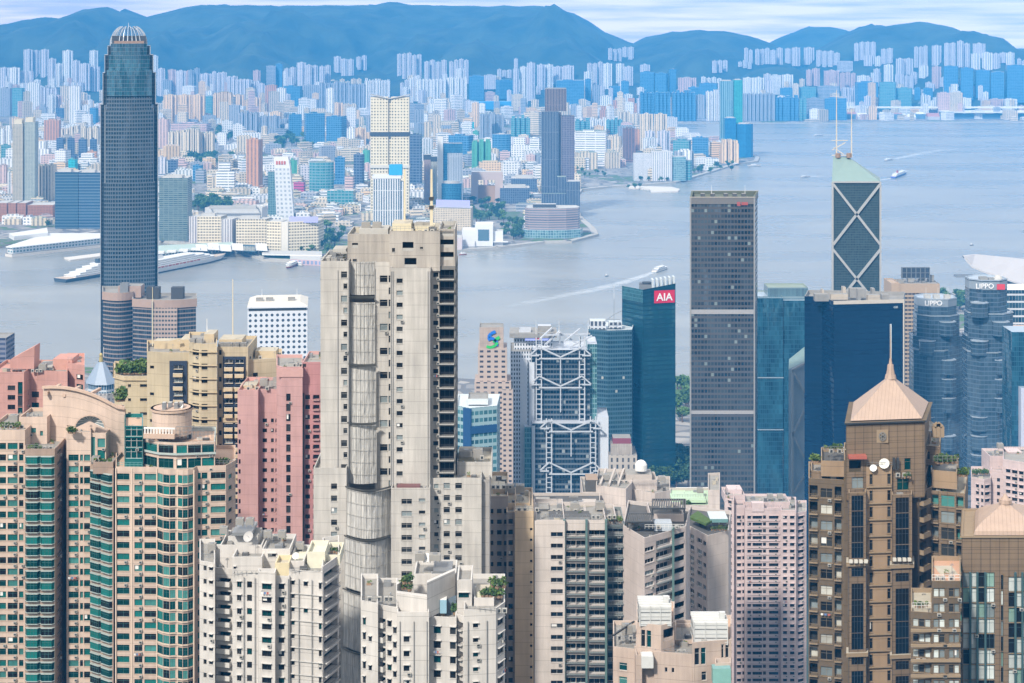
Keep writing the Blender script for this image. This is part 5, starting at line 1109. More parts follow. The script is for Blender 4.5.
t.part('emblem', lambda m: (ribbon(m, [(499.5, 337.5), (495.5, 340), (494, 343)], 2.4, gn, t.Y+2.2), ribbon(m, [(486.5, 347), (491, 348), (495, 346), (497.5, 343)], 2.0, gn, t.Y+2.0)))
t.part('wall', lambda m: m.roofed(t.front(502, 513, -6, 30), 4, t.Z(388), sw, MATS['roof concrete'], 5.2))
# --- blue banded block behind the concrete tower
t = new('office_block', 'office block with deep blue panels and pale teal window bands beside concrete tower', 1150, 478, 'building')
bb = GF('blue bands', (.28, .40, .43), (.03, .10, .14), (.10, .26, .30), 3, 4.6, .8, .55, .4, .12, .02); nb = plain('navy panel', (.02, .07, .18), .35); cr_ = plain('cool white', (.55, .6, .62), .5)
t.part('wall', lambda m: m.roofed([t.P(457, 4), t.P(470, -3), t.P(497, 4), t.P(500, 40), t.P(458, 40)], 4, t.Z(407), bb, cr_, 3, 1.5, .5))
t.part('panel', lambda m: (m.prism([t.P(463, -.2), t.P(470, -3.6), t.P(471.5, -3.4), t.P(464, 2)], 4, t.Z(407.6), nb, nb)))
t.part('panel', lambda m: m.prism([t.P(470.4, -3.7), t.P(497, 3.4), t.P(496, 5), t.P(470, -1)], t.Z(433), t.Z(425.5), nb, nb, 0, True))
t.part('plant_room', lambda m: m.roofed(t.front(468, 488, 10, 20), t.Z(408), t.Z(402), cr_, MATS['roof concrete']))
# --- exposed-frame bank headquarters
t = new('bank_tower', 'grey steel tower with exposed V-shaped suspension trusses and ladder-like masts', 1423, 560)
hs = plain('frame steel', (.50, .53, .58), .45, .0); hg = GF('frame glass', (.12, .145, .17), (.004, .008, .014), (.025, .045, .065), 2.4, 4, .9, .62, .45, .12, .02, .1, .05, (.4, .42, .42)); ht = GF('frame teal side', (.18, .30, .32), (.04, .12, .14), (.12, .28, .28), 2, 4, .8, .75, .4, .12, .02)
hb = plain('frame pale core', (.60, .64, .70), .5); hsl = GF('frame slots', (.60, .63, .68), (.05, .06, .07), (.1, .12, .13), 2.2, 3.4, .5, .55, .3, .2, 0)
t.part('wall', lambda m: (m.roofed(t.front(532, 590, 0, 40), 4, t.Z(350), hg, hs, 2.4), m.prism(t.front(532, 598, -12, 11.6), 4, t.Z(420), hg, hs, 2.4), m.prism(t.front(526, 535.5, 3, 30), 4, t.Z(356), ht, hs, 2)))
t.part('service_core', lambda m: (m.roofed(t.front(520, 527.5, -1, 20), 4, t.Z(360), hb, hb), m.roofed(t.front(529.2, 534.5, -1.5, 20), 4, t.Z(362), hb, hb), m.roofed(t.front(510.5, 531.5, 2, 40), 4, t.Z(352), hsl, MATS['roof concrete'], 2.2), m.roofed(t.front(587.5, 597, 4, 34), 4, t.Z(345), ht, hs, 2)))
t.part('service_core', lambda m: (m.roofed(t.front(597.3, 608.5, -10, 34), 4, t.Z(414), hb, hs), m.roofed(t.front(524.5, 531.5, -10, 20), 4, t.Z(424), ht, hs, 2), m.roofed(t.front(531.8, 535, -13.4, 10), 4, t.Z(422), hb, hb)))
def mast(px, top, dy):
    def fn(m):
        for o_ in (-2.6, 2.6):
            x, y = t.P(px+o_, dy); m.bar((x, y, 4), (x, y, t.Z(top)), .9, hs)
        z = 8
        while z < t.Z(top)-1: m.bar((t.P(px-2.6, dy)[0], t.P(px, dy)[1], z), (t.P(px+2.6, dy)[0], t.P(px, dy)[1], z), .6, hs); z += 3.9
        m.bar((t.P(px, dy+.8)[0]-1.2, t.Y+dy+1.2, 4), (t.P(px, dy)[0]-1.2, t.Y+dy+1.2, t.Z(top)), .5, MATS['dark steel'])
    t.part('mast', fn)
for px, tp, dy in ((538.8, 337, -3), (582, 336, -3), (549, 414, -16), (593, 412, -16)): mast(px, tp, dy)
def truss(xa, xb, ya, dy, out=9):
    """two coat-hanger spans from mast to mast with arms outside"""
    xm = (xa+xb)/2
    def fn(m):
        P = lambda px, py: (t.P(px, dy)[0], t.Y+dy-1.4, t.Z(py))
        for a, b_ in (((xa, ya), (xm, ya+10)), ((xb, ya), (xm, ya+10)), ((xa, ya), (xa-out, ya+8)), ((xb, ya), (xb+out, ya+8)), ((xa, ya+11.5), (xb, ya+11.5)), ((xa-out, ya+8.5), (xa, ya+8.5)), ((xb, ya+8.5), (xb+out, ya+8.5))): m.bar(P(*a), P(*b_), 1.0, hs)
        m.bar(P(xm, ya+10), P(xm, ya+36), .8, hs)
    t.part('truss', fn)
for ya in (346, 375): truss(539, 582, ya, -3)
for ya in (415, 457): truss(549, 593, ya, -16)
t.part('roof_frame', lambda m: [m.bar((t.P(a, 4)[0], t.Y+4, t.Z(b_)), (t.P(c, 10)[0], t.Y+10, t.Z(d)), 1.2, hs) for a, b_, c, d in ((545, 346, 560, 333), (560, 333, 560, 346), (560, 333, 576, 345), (545, 336, 590, 336), (540, 340, 552, 330), (565, 342, 580, 331), (570, 348, 592, 338))])
t.part('helipad', lambda m: (m.prism(t.front(509.5, 557, 12, 28), t.Z(337.5, 14), t.Z(333, 14), MATS['roof concrete'], MATS['roof concrete'], 0, True), m.prism(t.front(514, 553, 17, 20), t.Z(354), t.Z(336, 14), hsl, None, 2.2)))
t.part('plant_room', lambda m: (m.prism(t.front(519, 531, 17, 9), t.Z(333, 14), t.Z(329, 17), hs), m.prism(t.front(538, 551, 18, 9), t.Z(333, 14), t.Z(326, 18), MATS['roof concrete'], hs)))
t.part('sign_band', lambda m: m.prism(t.front(525, 550, 12.6, 1.2), t.Z(340.5, 13), t.Z(335.5, 13), plain('sign pale violet', (.34, .40, .85))))
rs = plain('sign red bright', (.65, .04, .05))
def hexm(m):
    x, y = t.P(538, 12.4); z = t.Z(338, 13); y = t.Y+12.3
    for s_ in (-1, 1): m.face([(x, y, z), (x+s_*2.2, y, z-1.4), (x+s_*2.2, y, z+1.4)], rs); m.face([(x, y, z), (x-1.4, y, z+s_*1.5), (x+1.4, y, z+s_*1.5)], rs)
t.part('emblem', hexm)
for px in (536, 559, 588): aerial(t, px, 322, 336, 8, .4)
# --- glass tower with red sign (front right), and its taller curved neighbour
t = new('office_tower', 'teal glass tower with slanted fin crown and red AIA sign', 1640, 648)
ag = GF('sign tower glass', (.006, .035, .055), (.008, .035, .055), (.02, .09, .12), 30, 4.2, .99, .66, .55, .08, .012, .1, 0, patch=.05)
ag2 = GF('sign tower side', (.06, .15, .18), (.02, .07, .09), (.05, .17, .2), 1.6, 4.2, .8, .85, .5, .08, .02)
p = [t.P(643.5, 0), t.P(675.5, -8), t.P(678, 30), t.P(640, 40), t.P(622, 22)]
p = [t.P(622, 20), t.P(643, -4), t.P(675.5, 4), t.P(675.5, 44), t.P(632, 50)]
t.part('wall', lambda m: m.roofed(p, 4, t.Z(302), ag, MATS['roof concrete'], 0, 2, .6))
# slanted upper walls
def fn(m):
    q = p; zt = [t.Z(289), t.Z(289), t.Z(272), t.Z(272), t.Z(286)]
    for i, (a, b_) in enumerate(((0, 1), (1, 2), (2, 3))):
        m.face([(*q[a], t.Z(302)), (*q[b_], t.Z(302)), (*q[b_], zt[b_] if b_ != 2 else t.Z(284)), (*q[a], zt[a] if a != 2 else t.Z(284))], ag2 if i == 0 else ag, [(0, 0), (30, 0), (30, 15), (0, 15)])
t.part('parapet', fn)
for i in range(6): t.part('crown_fin', lambda m: (lambda x: m.prism([(x, t.Y+10), (x+1.6, t.Y+10), (x+1.6, t.Y+22), (x, t.Y+22)], t.Z(303), t.Z(277+(5-i)*.6, 10), cr_, cr_))(t.P(652+i*4.2, 10)[0]))
t.part('plant_room', lambda m: (m.prism(t.front(640, 652, 14, 14), t.Z(303), t.Z(287), MATS['metal grey'], MATS['roof dark']), m.cyl(*t.P(647, 20), 4.5, t.Z(287), t.Z(285), MATS['dark steel'], n=16)))
def an(pxa, pya, pxb, pyb, dya, dyb):
    return
z0s, z1s = t.Z(303), t.Z(290.5); a, b_ = t.P(654, 0), t.P(674.5, 0)
def ep(px):      # on the front right wall, 0.6 m proud
    p0, p1 = p[1], p[2]; d = Vector((p1[0]-p0[0], p1[1]-p0[1])).normalized(); u = t.on(p0, (d.x, d.y), px); return (p0[0]+d.x*u+d.y*.6, p0[1]+d.y*u-d.x*.6)
q0, q1 = ep(654), ep(674.5)
t.part('sign', lambda m: m.prism([q0, q1, (q1[0], q1[1]+.5), (q0[0], q0[1]+.5)], z0s, z1s, plain('sign crimson', (.62, .006, .04), .4), None, 0, True))
rz_ = math.atan2(q1[1]-q0[1], q1[0]-q0[0]); text_obj(t.root, 'lettering', 'AIA', (q0[0]+q1[0])/2, (q0[1]+q1[1])/2-.3, z0s+2.2, 7.0, plain('letter white', (.85, .85, .85), .4), rz_, .12, .14)
aerial(t, 614, 283, 325, -10, .35)
t = new('office_tower', 'dark blue green glass slab with pale roof between truss tower and AIA sign tower', 1620, 605)
dg = GF('slab glass', (.06, .115, .15), (.012, .035, .055), (.04, .10, .13), 2.2, 4, .85, .6, .5, .1, .015, .1, .02, patch=.08)
t.part('wall', lambda m: (m.roofed([t.P(588, 6), t.P(608, -2), t.P(632, 2), t.P(634, 40), t.P(590, 44)], 4, t.Z(330), dg, cr_, 2.2, 2, .6), m.prism(t.front(609, 622, 14, 12), t.Z(331), t.Z(325), GF('slats', (.5, .52, .55), (.06, .07, .08), (.1, .1, .12), 3.4, 6, .6, .7, .2, .3, 0), cr_, 3.4)))
t.part('plant_room', lambda m: (m.prism(t.front(590, 606, 10, 14), t.Z(331), t.Z(323), GF('slats', (.5, .52, .55), (.06, .07, .08), (.1, .1, .12), 3.4, 6, .6, .7, .2, .3, 0), cr_, 3.4),))
t.part('roof_frame', lambda m: [m.bar((t.P(a, 8)[0], t.Y+8, t.Z(b_)), (t.P(c, 8)[0], t.Y+8, t.Z(d)), .35, MATS['metal grey']) for a, b_, c, d in ((603, 324, 614, 316), (614, 316, 622, 312), (614, 330, 614, 300), (608, 321, 620, 321))])
# --- old granite bank
t = new('bank_building', 'old pale granite bank block with small pointed windows, right of truss tower', 1400, 622, 'building')
t.part('wall', lambda m: (m.roofed(t.front(609, 637, 0, 30), 4, t.Z(455), GF('granite arches', (.48, .43, .38), (.06, .06, .06), (.14, .13, .12), 4.2, 5.2, .35, .62, .1, .3, 0), MATS['roof concrete'], 4.2), m.roofed(t.front(611, 632, 4, 20), t.Z(456), t.Z(445), render_wall('granite', (.46, .41, .36), 5), MATS['roof concrete'])))
t.part('roof_garden', lambda m: (m.prism(t.front(613, 631, 6, 14), t.Z(445)-1, t.Z(440), plain('roof maroon', (.25, .06, .09)), MATS['roof concrete'])))
# --- tall grey gridded tower
t = new('skyscraper', 'tall flat-topped dark grey tower with fine square grid facade and green roof', 1300, 722)
ck = GF('grey grid', (.085, .08, .08), (.012, .016, .022), (.09, .115, .135), 2.36, 3.95, .78, .58, .5, .08, .035, .12, .03, (.28, .34, .34), patch=.11)
lip = plain('tower edge steel', (.36, .35, .34), .4, .3)
p = [t.P(690.8, 0), t.P(754.2, 0), t.P(757.5, 46), t.P(692, 46)]
t.part('wall', lambda m: m.prism(p, 4, t.Z(204), ck, None, 2.36))
t.part('parapet', lambda m: m.roofed(inset(p, -.5), t.Z(204), t.Z(197), plain('tower head', (.16, .15, .14), .5), plain('roof olive', (.10, .11, .07), .9), 0, 6, 1.4))
t.part('roof_edge', lambda m: m.prism(inset(p, -.9), t.Z(197)-.3, t.Z(196.3)-.3, plain('edge pale', (.52, .47, .40)), None))
for px in (690.6, 754.4): t.part('corner_fin', lambda m: m.prism(t.front(px-.7, px+.7, -.6, 1.4), 4, t.Z(197), lip, lip))
t.part('louvre_band', lambda m: m.prism(t.front(691, 754, -.35, .3), t.Z(314), t.Z(309.5), plain('louvre grey', (.34, .33, .33), .5), None, 0, True))
t.part('louvre_band', lambda m: m.prism(t.front(691, 754, -.35, .3), t.Z(414), t.Z(410.5), MATS['louvre grey'], None, 0, True))
t.part('plant_room', lambda m: (m.prism(t.front(697, 749, 10, 26), t.Z(202), t.Z(199), MATS['roof concrete'], MATS['roof olive']),))
for a in (701, 711, 724, 733, 742): t.part('roof_unit', lambda m: m.prism(t.front(a, a+4, 13, 5), t.Z(198), t.Z(195.4), MATS['roof dark'], MATS['roof concrete']))
t.part('sign', lambda m: (m.prism(t.front(737, 740.5, -1, .3), t.Z(205.8), t.Z(201.8), plain('dull red', (.35, .08, .07))), m.prism(t.front(741.5, 748, -1, .3), t.Z(205), t.Z(202), MATS['dull red'])))
for px in (711.5, 745): aerial(t, px, 187, 197, 15, .3)
# --- teal blue glass tower right of it
t = new('office_tower', 'deep blue curtain-wall tower with stepped glass, between grey grid tower and navy block', 1600, 782)
tb = GF('deep teal', (.03, .09, .13), (.006, .03, .06), (.04, .16, .24), 1.8, 4.1, .86, .86, .55, .06, .02, .1, 0, patch=.12); edg = plain('edge blue steel', (.42, .5, .56), .3, .3)
t.part('wall', lambda m: (m.prism(t.front(756.5, 783, 0, 40), 4, t.Z(298), tb, edg, 1.8), m.prism(t.front(783.2, 808.5, 2.5, 36), 4, t.Z(301), tb, edg, 1.8)))
t.part('crown', lambda m: (m.roofed(t.front(757, 782.6, 3, 36), t.Z(298), t.Z(297), GF('teal head', (.2, .27, .3), (.05, .1, .13), (.1, .2, .25), 1.8, 9, .7, .8, .4, .1, .02), MATS['far roof green'], 1.8), m.roofed(t.front(768, 808, 9, 26), t.Z(301), t.Z(289), GF('teal head', None or (.2, .27, .3), (.05, .1, .13), (.1, .2, .25), 1.8, 9, .7, .8, .4, .1, .02), MATS['far roof green'], 1.8)))
for a in (378, 430): t.part('ledge', lambda m: m.prism(t.front(757, 783.6, -.8, 1), t.Z(a), t.Z(a-.8), edg, edg, 0, True))
# --- bracing tower
t = new('skyscraper', 'tapering prism tower with white diagonal cross bracing, green glass top and twin masts', 1500, 856)
bg = GF('prism glass', (.055, .075, .08), (.025, .045, .05), (.06, .10, .11), 1.3, 2.05, .7, .7, .5, .1, .01, .1, 0); bt = plain('prism roof green grey', (.22, .31, .29), .5, .1, .1, .3)
wb_ = plain('brace pale', (.42, .42, .41), .4, .1)
fp_ = [t.P(831.8, 0), t.P(880.5, 0), t.P(880, 40), t.P(832, 40)]
t.part('wall', lambda m: (m.prism(fp_, 4, t.Z(182), bg, None, 1.3)))
def fn(m):
    z = t.Z(182); A, B, C_, D = fp_; ap = (t.P(834.5, 14)[0], t.Y+20, t.Z(158.5)); ap2 = (t.P(849.5, 14)[0], t.Y+22, t.Z(158.5)); 
    m.face([(*A, z), (*B, z), ap2, ap], bt); m.face([(*B, z), (*C_, z), ap2], bt); m.face([(*C_, z), (*D, z), ap, ap2], bt); m.face([(*D, z), (*A, z), ap], bt)
t.part('roof', fn)
def brace(a, b_, w=1.9, dy=-.7):
    t.part('brace', lambda m: m.bar((t.P(a[0], 0)[0], t.Y+dy, t.Z(a[1])), (t.P(b_[0], 0)[0], t.Y+dy, t.Z(b_[1])), w, wb_))
for (y0, y1) in ((184, 244.5), (249.5, 308)):
    brace((833, y0), (880, y1)); brace((880, y0), (833, y1))
brace((832.4, 182), (832.4, 340), 1.5); brace((880.2, 182), (880.2, 330), 1.5); brace((832.4, 182), (880.2, 182), 1.3)
# lower stepped shaft seen left of the navy block
lp = [t.P(788.6, -14), t.P(806, -14.5), t.P(832, -3), t.P(833, 30), t.P(789, 30)]
pg_ = plain('prism pale panel', (.40, .46, .50), .35, .1)
def fn(m):
    zt = [t.Z(366), t.Z(358), t.Z(330), t.Z(330), t.Z(366)]
    for i in range(5): a, b_ = lp[i], lp[(i+1) % 5]; m.face([(*a, 4), (*b_, 4), (*b_, zt[(i+1) % 5]), (*a, zt[i])], pg_)
    m.face([(*lp[i], zt[i]) for i in range(5)], bt)
t.part('lower_shaft', fn)
for a, b_ in (((789.4, 366), (789.4, 489)), ((789.4, 366), (806, 357.5)), ((789.6, 366), (806, 396)), ((806, 396), (789.6, 430)), ((789.6, 430), (806, 462)), ((806, 462), (789.6, 490))): brace(a, b_, 1.6, -16.5)
for px, tp in ((836.5, 91), (851.5, 110)): aerial(t, px, tp, 159, 20, 1.1, .5, plain('mast pale tan', (.55, .50, .42)))
t.part('mast_frame', lambda m: [m.bar((t.P(a, 0)[0], t.Y+20, t.Z(b_)), (t.P(c, 0)[0], t.Y+20, t.Z(d)), .7, MATS['mast pale tan']) for a, b_, c, d in ((836, 142, 852, 142), (836, 152, 850, 144), (838, 149, 848, 156), (836, 157, 852, 157))])
for px in (838, 849): t.part('mast_base', lambda m: m.cyl(*t.P(px, 20), 2.2, t.Z(159.5), t.Z(155), MATS['crown brown']))
# --- navy glass block
t = new('office_tower', 'broad navy blue glass block with cluttered pale roof in front of the braced tower', 1350, 852)
ng = GF('navy glass', (.002, .010, .035), (.004, .014, .045), (.008, .026, .07), 60, 4.1, .999, .68, .55, .1, .006, .1, patch=.04); 
np_ = [t.P(804.5, 24), t.P(822, 22), t.P(834, -2), t.P(903, 6), t.P(905, 46), t.P(808, 56)]
t.part('wall', lambda m: m.roofed(np_, 4, t.Z(301), ng, MATS['roof concrete'], 0, 3, .6))
t.part('roof_edge', lambda m: m.prism([t.P(833.5, -2.6), t.P(903.8, 5.4), t.P(903.8, 6), t.P(833.5, -2)], t.Z(304), t.Z(300.5), MATS['edge pale'], None, 0, True))
t.part('roof_edge', lambda m: m.prism([t.P(903, 5.2), t.P(904.4, 5.2), t.P(904.4, 7), t.P(903, 7)], 4, t.Z(300.5), MATS['edge pale'], MATS['edge pale']))
t.part('light_slot', lambda m: m.prism(t.front(890, 891.6, 3.6, .8), t.Z(420), t.Z(325), cr_, cr_))
for i, (a, b_, tp) in enumerate(((815, 829, 296), (831, 848, 297.5), (850, 866, 293.5), (868, 880, 297), (882, 889, 298), (843, 846, 292), (858, 861, 291), (822, 824, 293), (872, 875, 293.5))):
    t.part('roof_unit', lambda m: m.prism(t.front(a, b_, 8+(i % 3)*8, 7), t.Z(303), t.Z(tp), plain('roof tan', (.46, .40, .32)) if i % 2 else MATS['roof concrete'], MATS['roof concrete']))
t.rail(836, 900, 300.5, 8, 1.3)
text_obj(t.root, 'lettering', 'citi', t.P(897, 0)[0], t.Y+4.2, t.Z(309), 2.0, MATS['cool white'], 0, .05)
# --- tan tower with solar-like billboard
t = new('office_tower', 'tan slab tower with dark panelled billboard on the roof, behind the rounded pair', 1800, 915)
tn = GF('tan slots', (.40, .30, .20), (.05, .05, .06), (.13, .11, .1), 4, 4, .85, .5, .4, .15, 0); tnp = plain('tan plain', (.42, .31, .21), .7)
t.part('wall', lambda m: (m.prism(t.front(900, 939.5, 0, 30), 4, t.Z(293), tn, tnp, 4), m.roofed(t.front(891.3, 899.8, -2, 36), 4, t.Z(283), tnp, tnp), m.roofed(t.front(891.6, 939.8, -.6, 32), t.Z(293), t.Z(283.5), tnp, MATS['roof concrete'])))
t.part('billboard', lambda m: m.prism(t.front(901.5, 929.5, 12, 2), t.Z(280), t.Z(269), plain('panel dark', (.05, .06, .08), .3), MATS['dark steel'], 0, True))
t.part('billboard_frame', lambda m: [m.bar((t.P(902+i*4.6, 12)[0], t.Y+11.6, t.Z(285)), (t.P(902+i*4.6, 12)[0], t.Y+11.6, t.Z(269)), .7, MATS['metal grey']) for i in range(7)]+[m.bar((t.P(901.5, 12)[0], t.Y+11.5, t.Z(a)), (t.P(929.5, 12)[0], t.Y+11.5, t.Z(a)), .5, MATS['metal grey']) for a in (269.4, 274.5, 279.8)])
t.part('roof_unit', lambda m: [m.prism(t.front(a, a+6, 8+k*3, 5), t.Z(284), t.Z(280.8-k), MATS['roof concrete']) for k, a in enumerate((898, 908, 919, 928))])
# --- rounded stepped pair
def lobed(lb, Y, pc, w, tiers, sign_y, top_y, right):
    t = new('office_tower', lb, Y, pc); tag(t.root, group='rounded stepped glass pair'); s = Y/F
    g1 = GF('lobed glass', (.10, .14, .18), (.035, .06, .085), (.11, .165, .22), 3.2, 4, .93, .78, .55, .06, .04, .1, 0, patch=.12); wl_ = plain('lobed steel', (.46, .52, .58), .3, .3)
    def oct_(x0, x1, dy, dp, c=.28):
        a, b_ = t.P(x0, dy)[0], t.P(x1, dy)[0]; W_ = b_-a; y = t.Y+dy; return [(a, y+dp*c), (a+W_*c, y), (b_-W_*c, y), (b_, y+dp*c), (b_, y+dp*(1-c)), (b_-W_*c, y+dp), (a+W_*c, y+dp), (a, y+dp*(1-c))]
    for k, (x0, x1, yt, yb, dy) in enumerate(tiers):
        P_ = oct_(x0, x1, dy, 34); yb = None if yb > 480 else yb
        t.part('wall', lambda m: (m.roofed(P_, 4 if yb is None else t.Z(yb), t.Z(yt), g1, wl_, 2.4, 1.2, .6)))
        t.part('ledge', lambda m: (m.prism(inset(P_, -.45), t.Z(yt)-.9, t.Z(yt)-.1, wl_, None, 0, True)))
    R2 = random.Random(int(Y)); x0, x1 = tiers[0][0], tiers[0][1]
    for k in range(9):      # projecting U-shaped bays
        y0 = top_y+22+k*19; a = R2.choice((x0+2, (x0+x1)/2+1)) ; b_ = a+(x1-x0)*.36
        t.part('bay', lambda m: (m.prism(oct_(a, b_, -3.5, 12, .3), t.Z(y0+14), t.Z(y0), g1, wl_, 2.4), m.prism(inset(oct_(a, b_, -3.5, 12, .3), -.3), t.Z(y0)-.2, t.Z(y0)+.5, wl_, None, 0, True)))
    t.part('mechanical_band', lambda m: m.prism(inset(oct_(tiers[-1][0], tiers[-1][1], tiers[-1][4], 34), -.2), t.Z(sign_y+4), t.Z(sign_y-4), plain('head slate', (.25, .29, .33), .4), None))
    text_obj(t.root, 'lettering', 'LIPPO', t.P((tiers[-1][0]*.62+tiers[-1][1]*.38), 0)[0], t.Y+tiers[-1][4]-.6, t.Z(sign_y+2.4), 4.6, MATS['letter white'], 0, .3, .08)
    return t, oct_
t, oc = lobed('rounded stepped silver glass tower with small LIPPO sign, left and lower of the pair', 1650, 935, 50, [(919, 962, 316, 500, 3), (916, 955, 350, 500, -1), (915, 966, 338, 500, 8), (920, 959, 300, 330, 6)], 304, 300, 0)
t.part('roof_unit', lambda m: [m.prism(t.front(a, a+6, 14, 6), t.Z(302), t.Z(297.5), MATS['far roof pale']) for a in (925, 934, 945)])
for px in (926, 938, 948): aerial(t, px, 290, 300, 16, .3)
t, oc = lobed('rounded stepped silver glass tower with LIPPO sign and red emblem, taller of the pair', 1600, 985, 50, [(971, 1016, 314, 500, 3), (970, 1008, 352, 500, -1), (969, 1019, 338, 500, 8), (972, 1010, 281, 330, 6)], 287, 281, 1)
t.part('emblem', lambda m: m.prism(t.front(997, 1005, 5.0, .6), t.Z(290.5), t.Z(285), rs, None, 0, True))
t.part('roof_unit', lambda m: [m.prism(t.front(a, a+8, 14, 6), t.Z(285), t.Z(279.5+i), MATS['roof concrete']) for i, a in enumerate((980, 989))]); t.part('radome', lambda m: m.ball(*t.P(998, 16), t.Z(283), 4.6, 4.6, 5, MATS['far roof pale'], half=True))
# --- right edge office blocks, convention roof
t = new('office_block', 'white banded low office block at the right edge beside the rounded glass pair', 1750, 1014, 'building')
wbm = GF('white banded', (.50, .53, .56), (.01, .03, .05), (.06, .12, .16), 3, 7, .95, .74, .4, .12, .02)
t.part('wall', lambda m: (m.roofed(t.front(1003, 1040, 0, 40), 4, t.Z(290), wbm, MATS['white paint'], 3), m.roofed(t.front(1008, 1040, -20, 19), 4, t.Z(325), wbm, plain('peach roof', (.6, .45, .36)), 3)))
t = new('office_tower', 'dark blue and pale glass tower cut by the right edge of the picture', 1500, 1020)
t.part('wall', lambda m: (m.prism(t.front(1012, 1045, 0, 30), 4, t.Z(332), tb, edg, 1.8), m.prism(t.front(1021, 1045, -8, 7.7), 4, t.Z(386), plain('pale lilac panel', (.5, .52, .62)), edg)))
t = Tower('convention_hall', 'white curved wing-shaped roof over a glass hall on the waterfront at right', 2600, 1010, 'building', None, 4.0)
def shell(pts_f, pts_b, th, mat):
    def fn(m):
        A = [(*t.P(a, d), t.Z(b_, d)) for a, b_, d in pts_f]; B = [(*t.P(a, d), t.Z(b_, d)) for a, b_, d in pts_b]
        for i in range(len(A)-1):
            m.face([A[i], A[i+1], B[i+1], B[i]], mat)
            dn = lambda v: (v[0], v[1], v[2]-th)
            m.face([dn(A[i]), dn(A[i+1]), A[i+1], A[i]], mat); m.face([dn(B[i+1]), dn(B[i]), B[i], B[i+1]], mat); m.face([dn(B[i]), dn(B[i+1]), dn(A[i+1]), dn(A[i])], mat)
    return fn
wr_ = plain('shell roof', (.50, .47, .45), .5)
t.part('roof', shell([(964, 257, 0), (972, 266, -6), (984, 271, -10), (1000, 277, -12), (1024, 284, -12), (1060, 292, -12)], [(962.5, 255.5, 20), (975, 254, 60), (995, 256, 90), (1015, 258, 100), (1035, 260, 100), (1060, 263, 100)], 2.5, wr_))
t.part('glass_wall', lambda m: m.prism([t.P(974, 14), t.P(1004, 4), t.P(1040, 2), t.P(1060, 70), t.P(980, 70)], 4, t.Z(285), GF('hall glass', (.2, .3, .36), (.05, .12, .18), (.1, .22, .3), 6, 6, .8, .8, .45, .1, .02), rg_, 6))
t.part('lower_roof', shell([(968, 292, -30), (990, 296, -34), (1024, 300, -36), (1060, 304, -36)], [(970, 284, 10), (995, 286, 12), (1030, 288, 12), (1060, 290, 12)], 2, MATS['terminal blue']))
t.part('wall', lambda m: m.prism([t.P(970, -26), t.P(1060, -32), t.P(1060, 12), t.P(972, 8)], 4, t.Z(302), plain('tan wall hall', (.5, .42, .34)), rg_))
t.part('canopy', lambda m: m.prism(t.front(956, 976, -6, 14), t.Z(277), t.Z(275), MATS['metal grey'], None, 0, True))
grove(942, 966, 296, 312, 22, 14, 'green tree in the park left of the white curved roof', 'trees near the white curved roof')
grove(676, 690, 385, 428, 22, 14, 'tree in the sliver of park beside the grey grid tower', 'trees beside the grey grid tower')
grove(654, 690, 462, 492, 28, 20, 'dark tree at the foot of the AIA sign tower', 'trees below the AIA sign tower', 0)
t = Tower('pavilion', 'low pale pavilion with turquoise pool roof between the two dark towers', 1900, 682, 'building', None, 4.0)
t.part('wall', lambda m: (m.prism(t.front(676, 692, 0, 30), 4, t.Z(436), MATS['pale concrete'], MATS['peach roof']))); t.part('roof', lambda m: m.prism(t.front(675, 693, -20, 14), 4, t.Z(443.5), MATS['museum glass'], plain('pool turquoise', (.1, .42, .48))))
# --- pale pavilion tower with blue pyramid roof on the left
t = new('office_tower', 'small tower with pale blue pyramid roof and glazed drum, among the beige blocks', 1250, 101, 'building')
bp_ = plain('blue slate pyramid', (.24, .30, .38), .5); op = [t.P(101+15.5*math.cos(k*math.pi/4+.39), 20+11*math.sin(k*math.pi/4+.39)) for k in range(8)]
t.part('wall', lambda m: (m.prism(op, 4, t.Z(397), GF('drum stone', (.45, .42, .40), (.1, .1, .12), (.2, .2, .22), 3, 4, .4, .5, .2, .3, 0), rp_, 3), m.prism(inset(op, 1), t.Z(397), t.Z(388), GF('drum glass', (.5, .55, .6), (.06, .12, .2), (.1, .2, .3), 2, 7, .8, .8, .4, .1, .02), rp_, 2)))
t.part('roof', lambda m: (m.prism(inset(op, -.5), t.Z(388), t.Z(367), bp_, None, 0, True, [((a*.22+t.P(101, 20)[0]*.78), (b_*.22+(t.Y+20)*.78)) for a, b_ in op]), m.cyl(*t.P(101, 20), 1.6, t.Z(367), t.Z(362), plain('gold', (.5, .4, .15), .4, .4), n=10, r2=1.2), m.ball(*t.P(101, 20), t.Z(360.5), 1.3, 1.3, 1.6, MATS['gold'])))
aerial(t, 103.5, 352, 362, 20, .3)
t = new('office_block', 'dark glass sliver tower rising at the far left edge', 1500, 1, 'building')
t.part('wall', lambda m: m.roofed(t.front(-14, 6, 0, 26), 4, t.Z(338), GF('sliver', (.2, .2, .25), (.04, .05, .1), (.1, .12, .2), 12, 4, .95, .5, .4, .1, .01), MATS['roof concrete'], 12))
# ================================================================ near residential towers on the slope
MATS['balcony glass'] = glass('balcony glass', (.20, .38, .38), .1, .2)
gD, gD2 = glass('glass dark', (.012, .012, .012), .25, .0), glass('glass grey', (.034, .036, .036), .2, .0)
gT, gT2, gT3 = glass('glass teal', (.014, .15, .137), .12, .15), glass('glass deep teal', (.006, .06, .062), .08, .35), glass('glass pale teal', (.08, .27, .25), .12, .3)
gC, gCu = glass('glass pale', (.22, .26, .27), .15, .2), glass('glass curtain', (.42, .42, .38), .3, 0)
gB = glass('glass blue', (.008, .013, .02), .12, .05)
wf, df = MATS['white paint'], plain('frame dark', (.05, .05, .055), .4, .3)
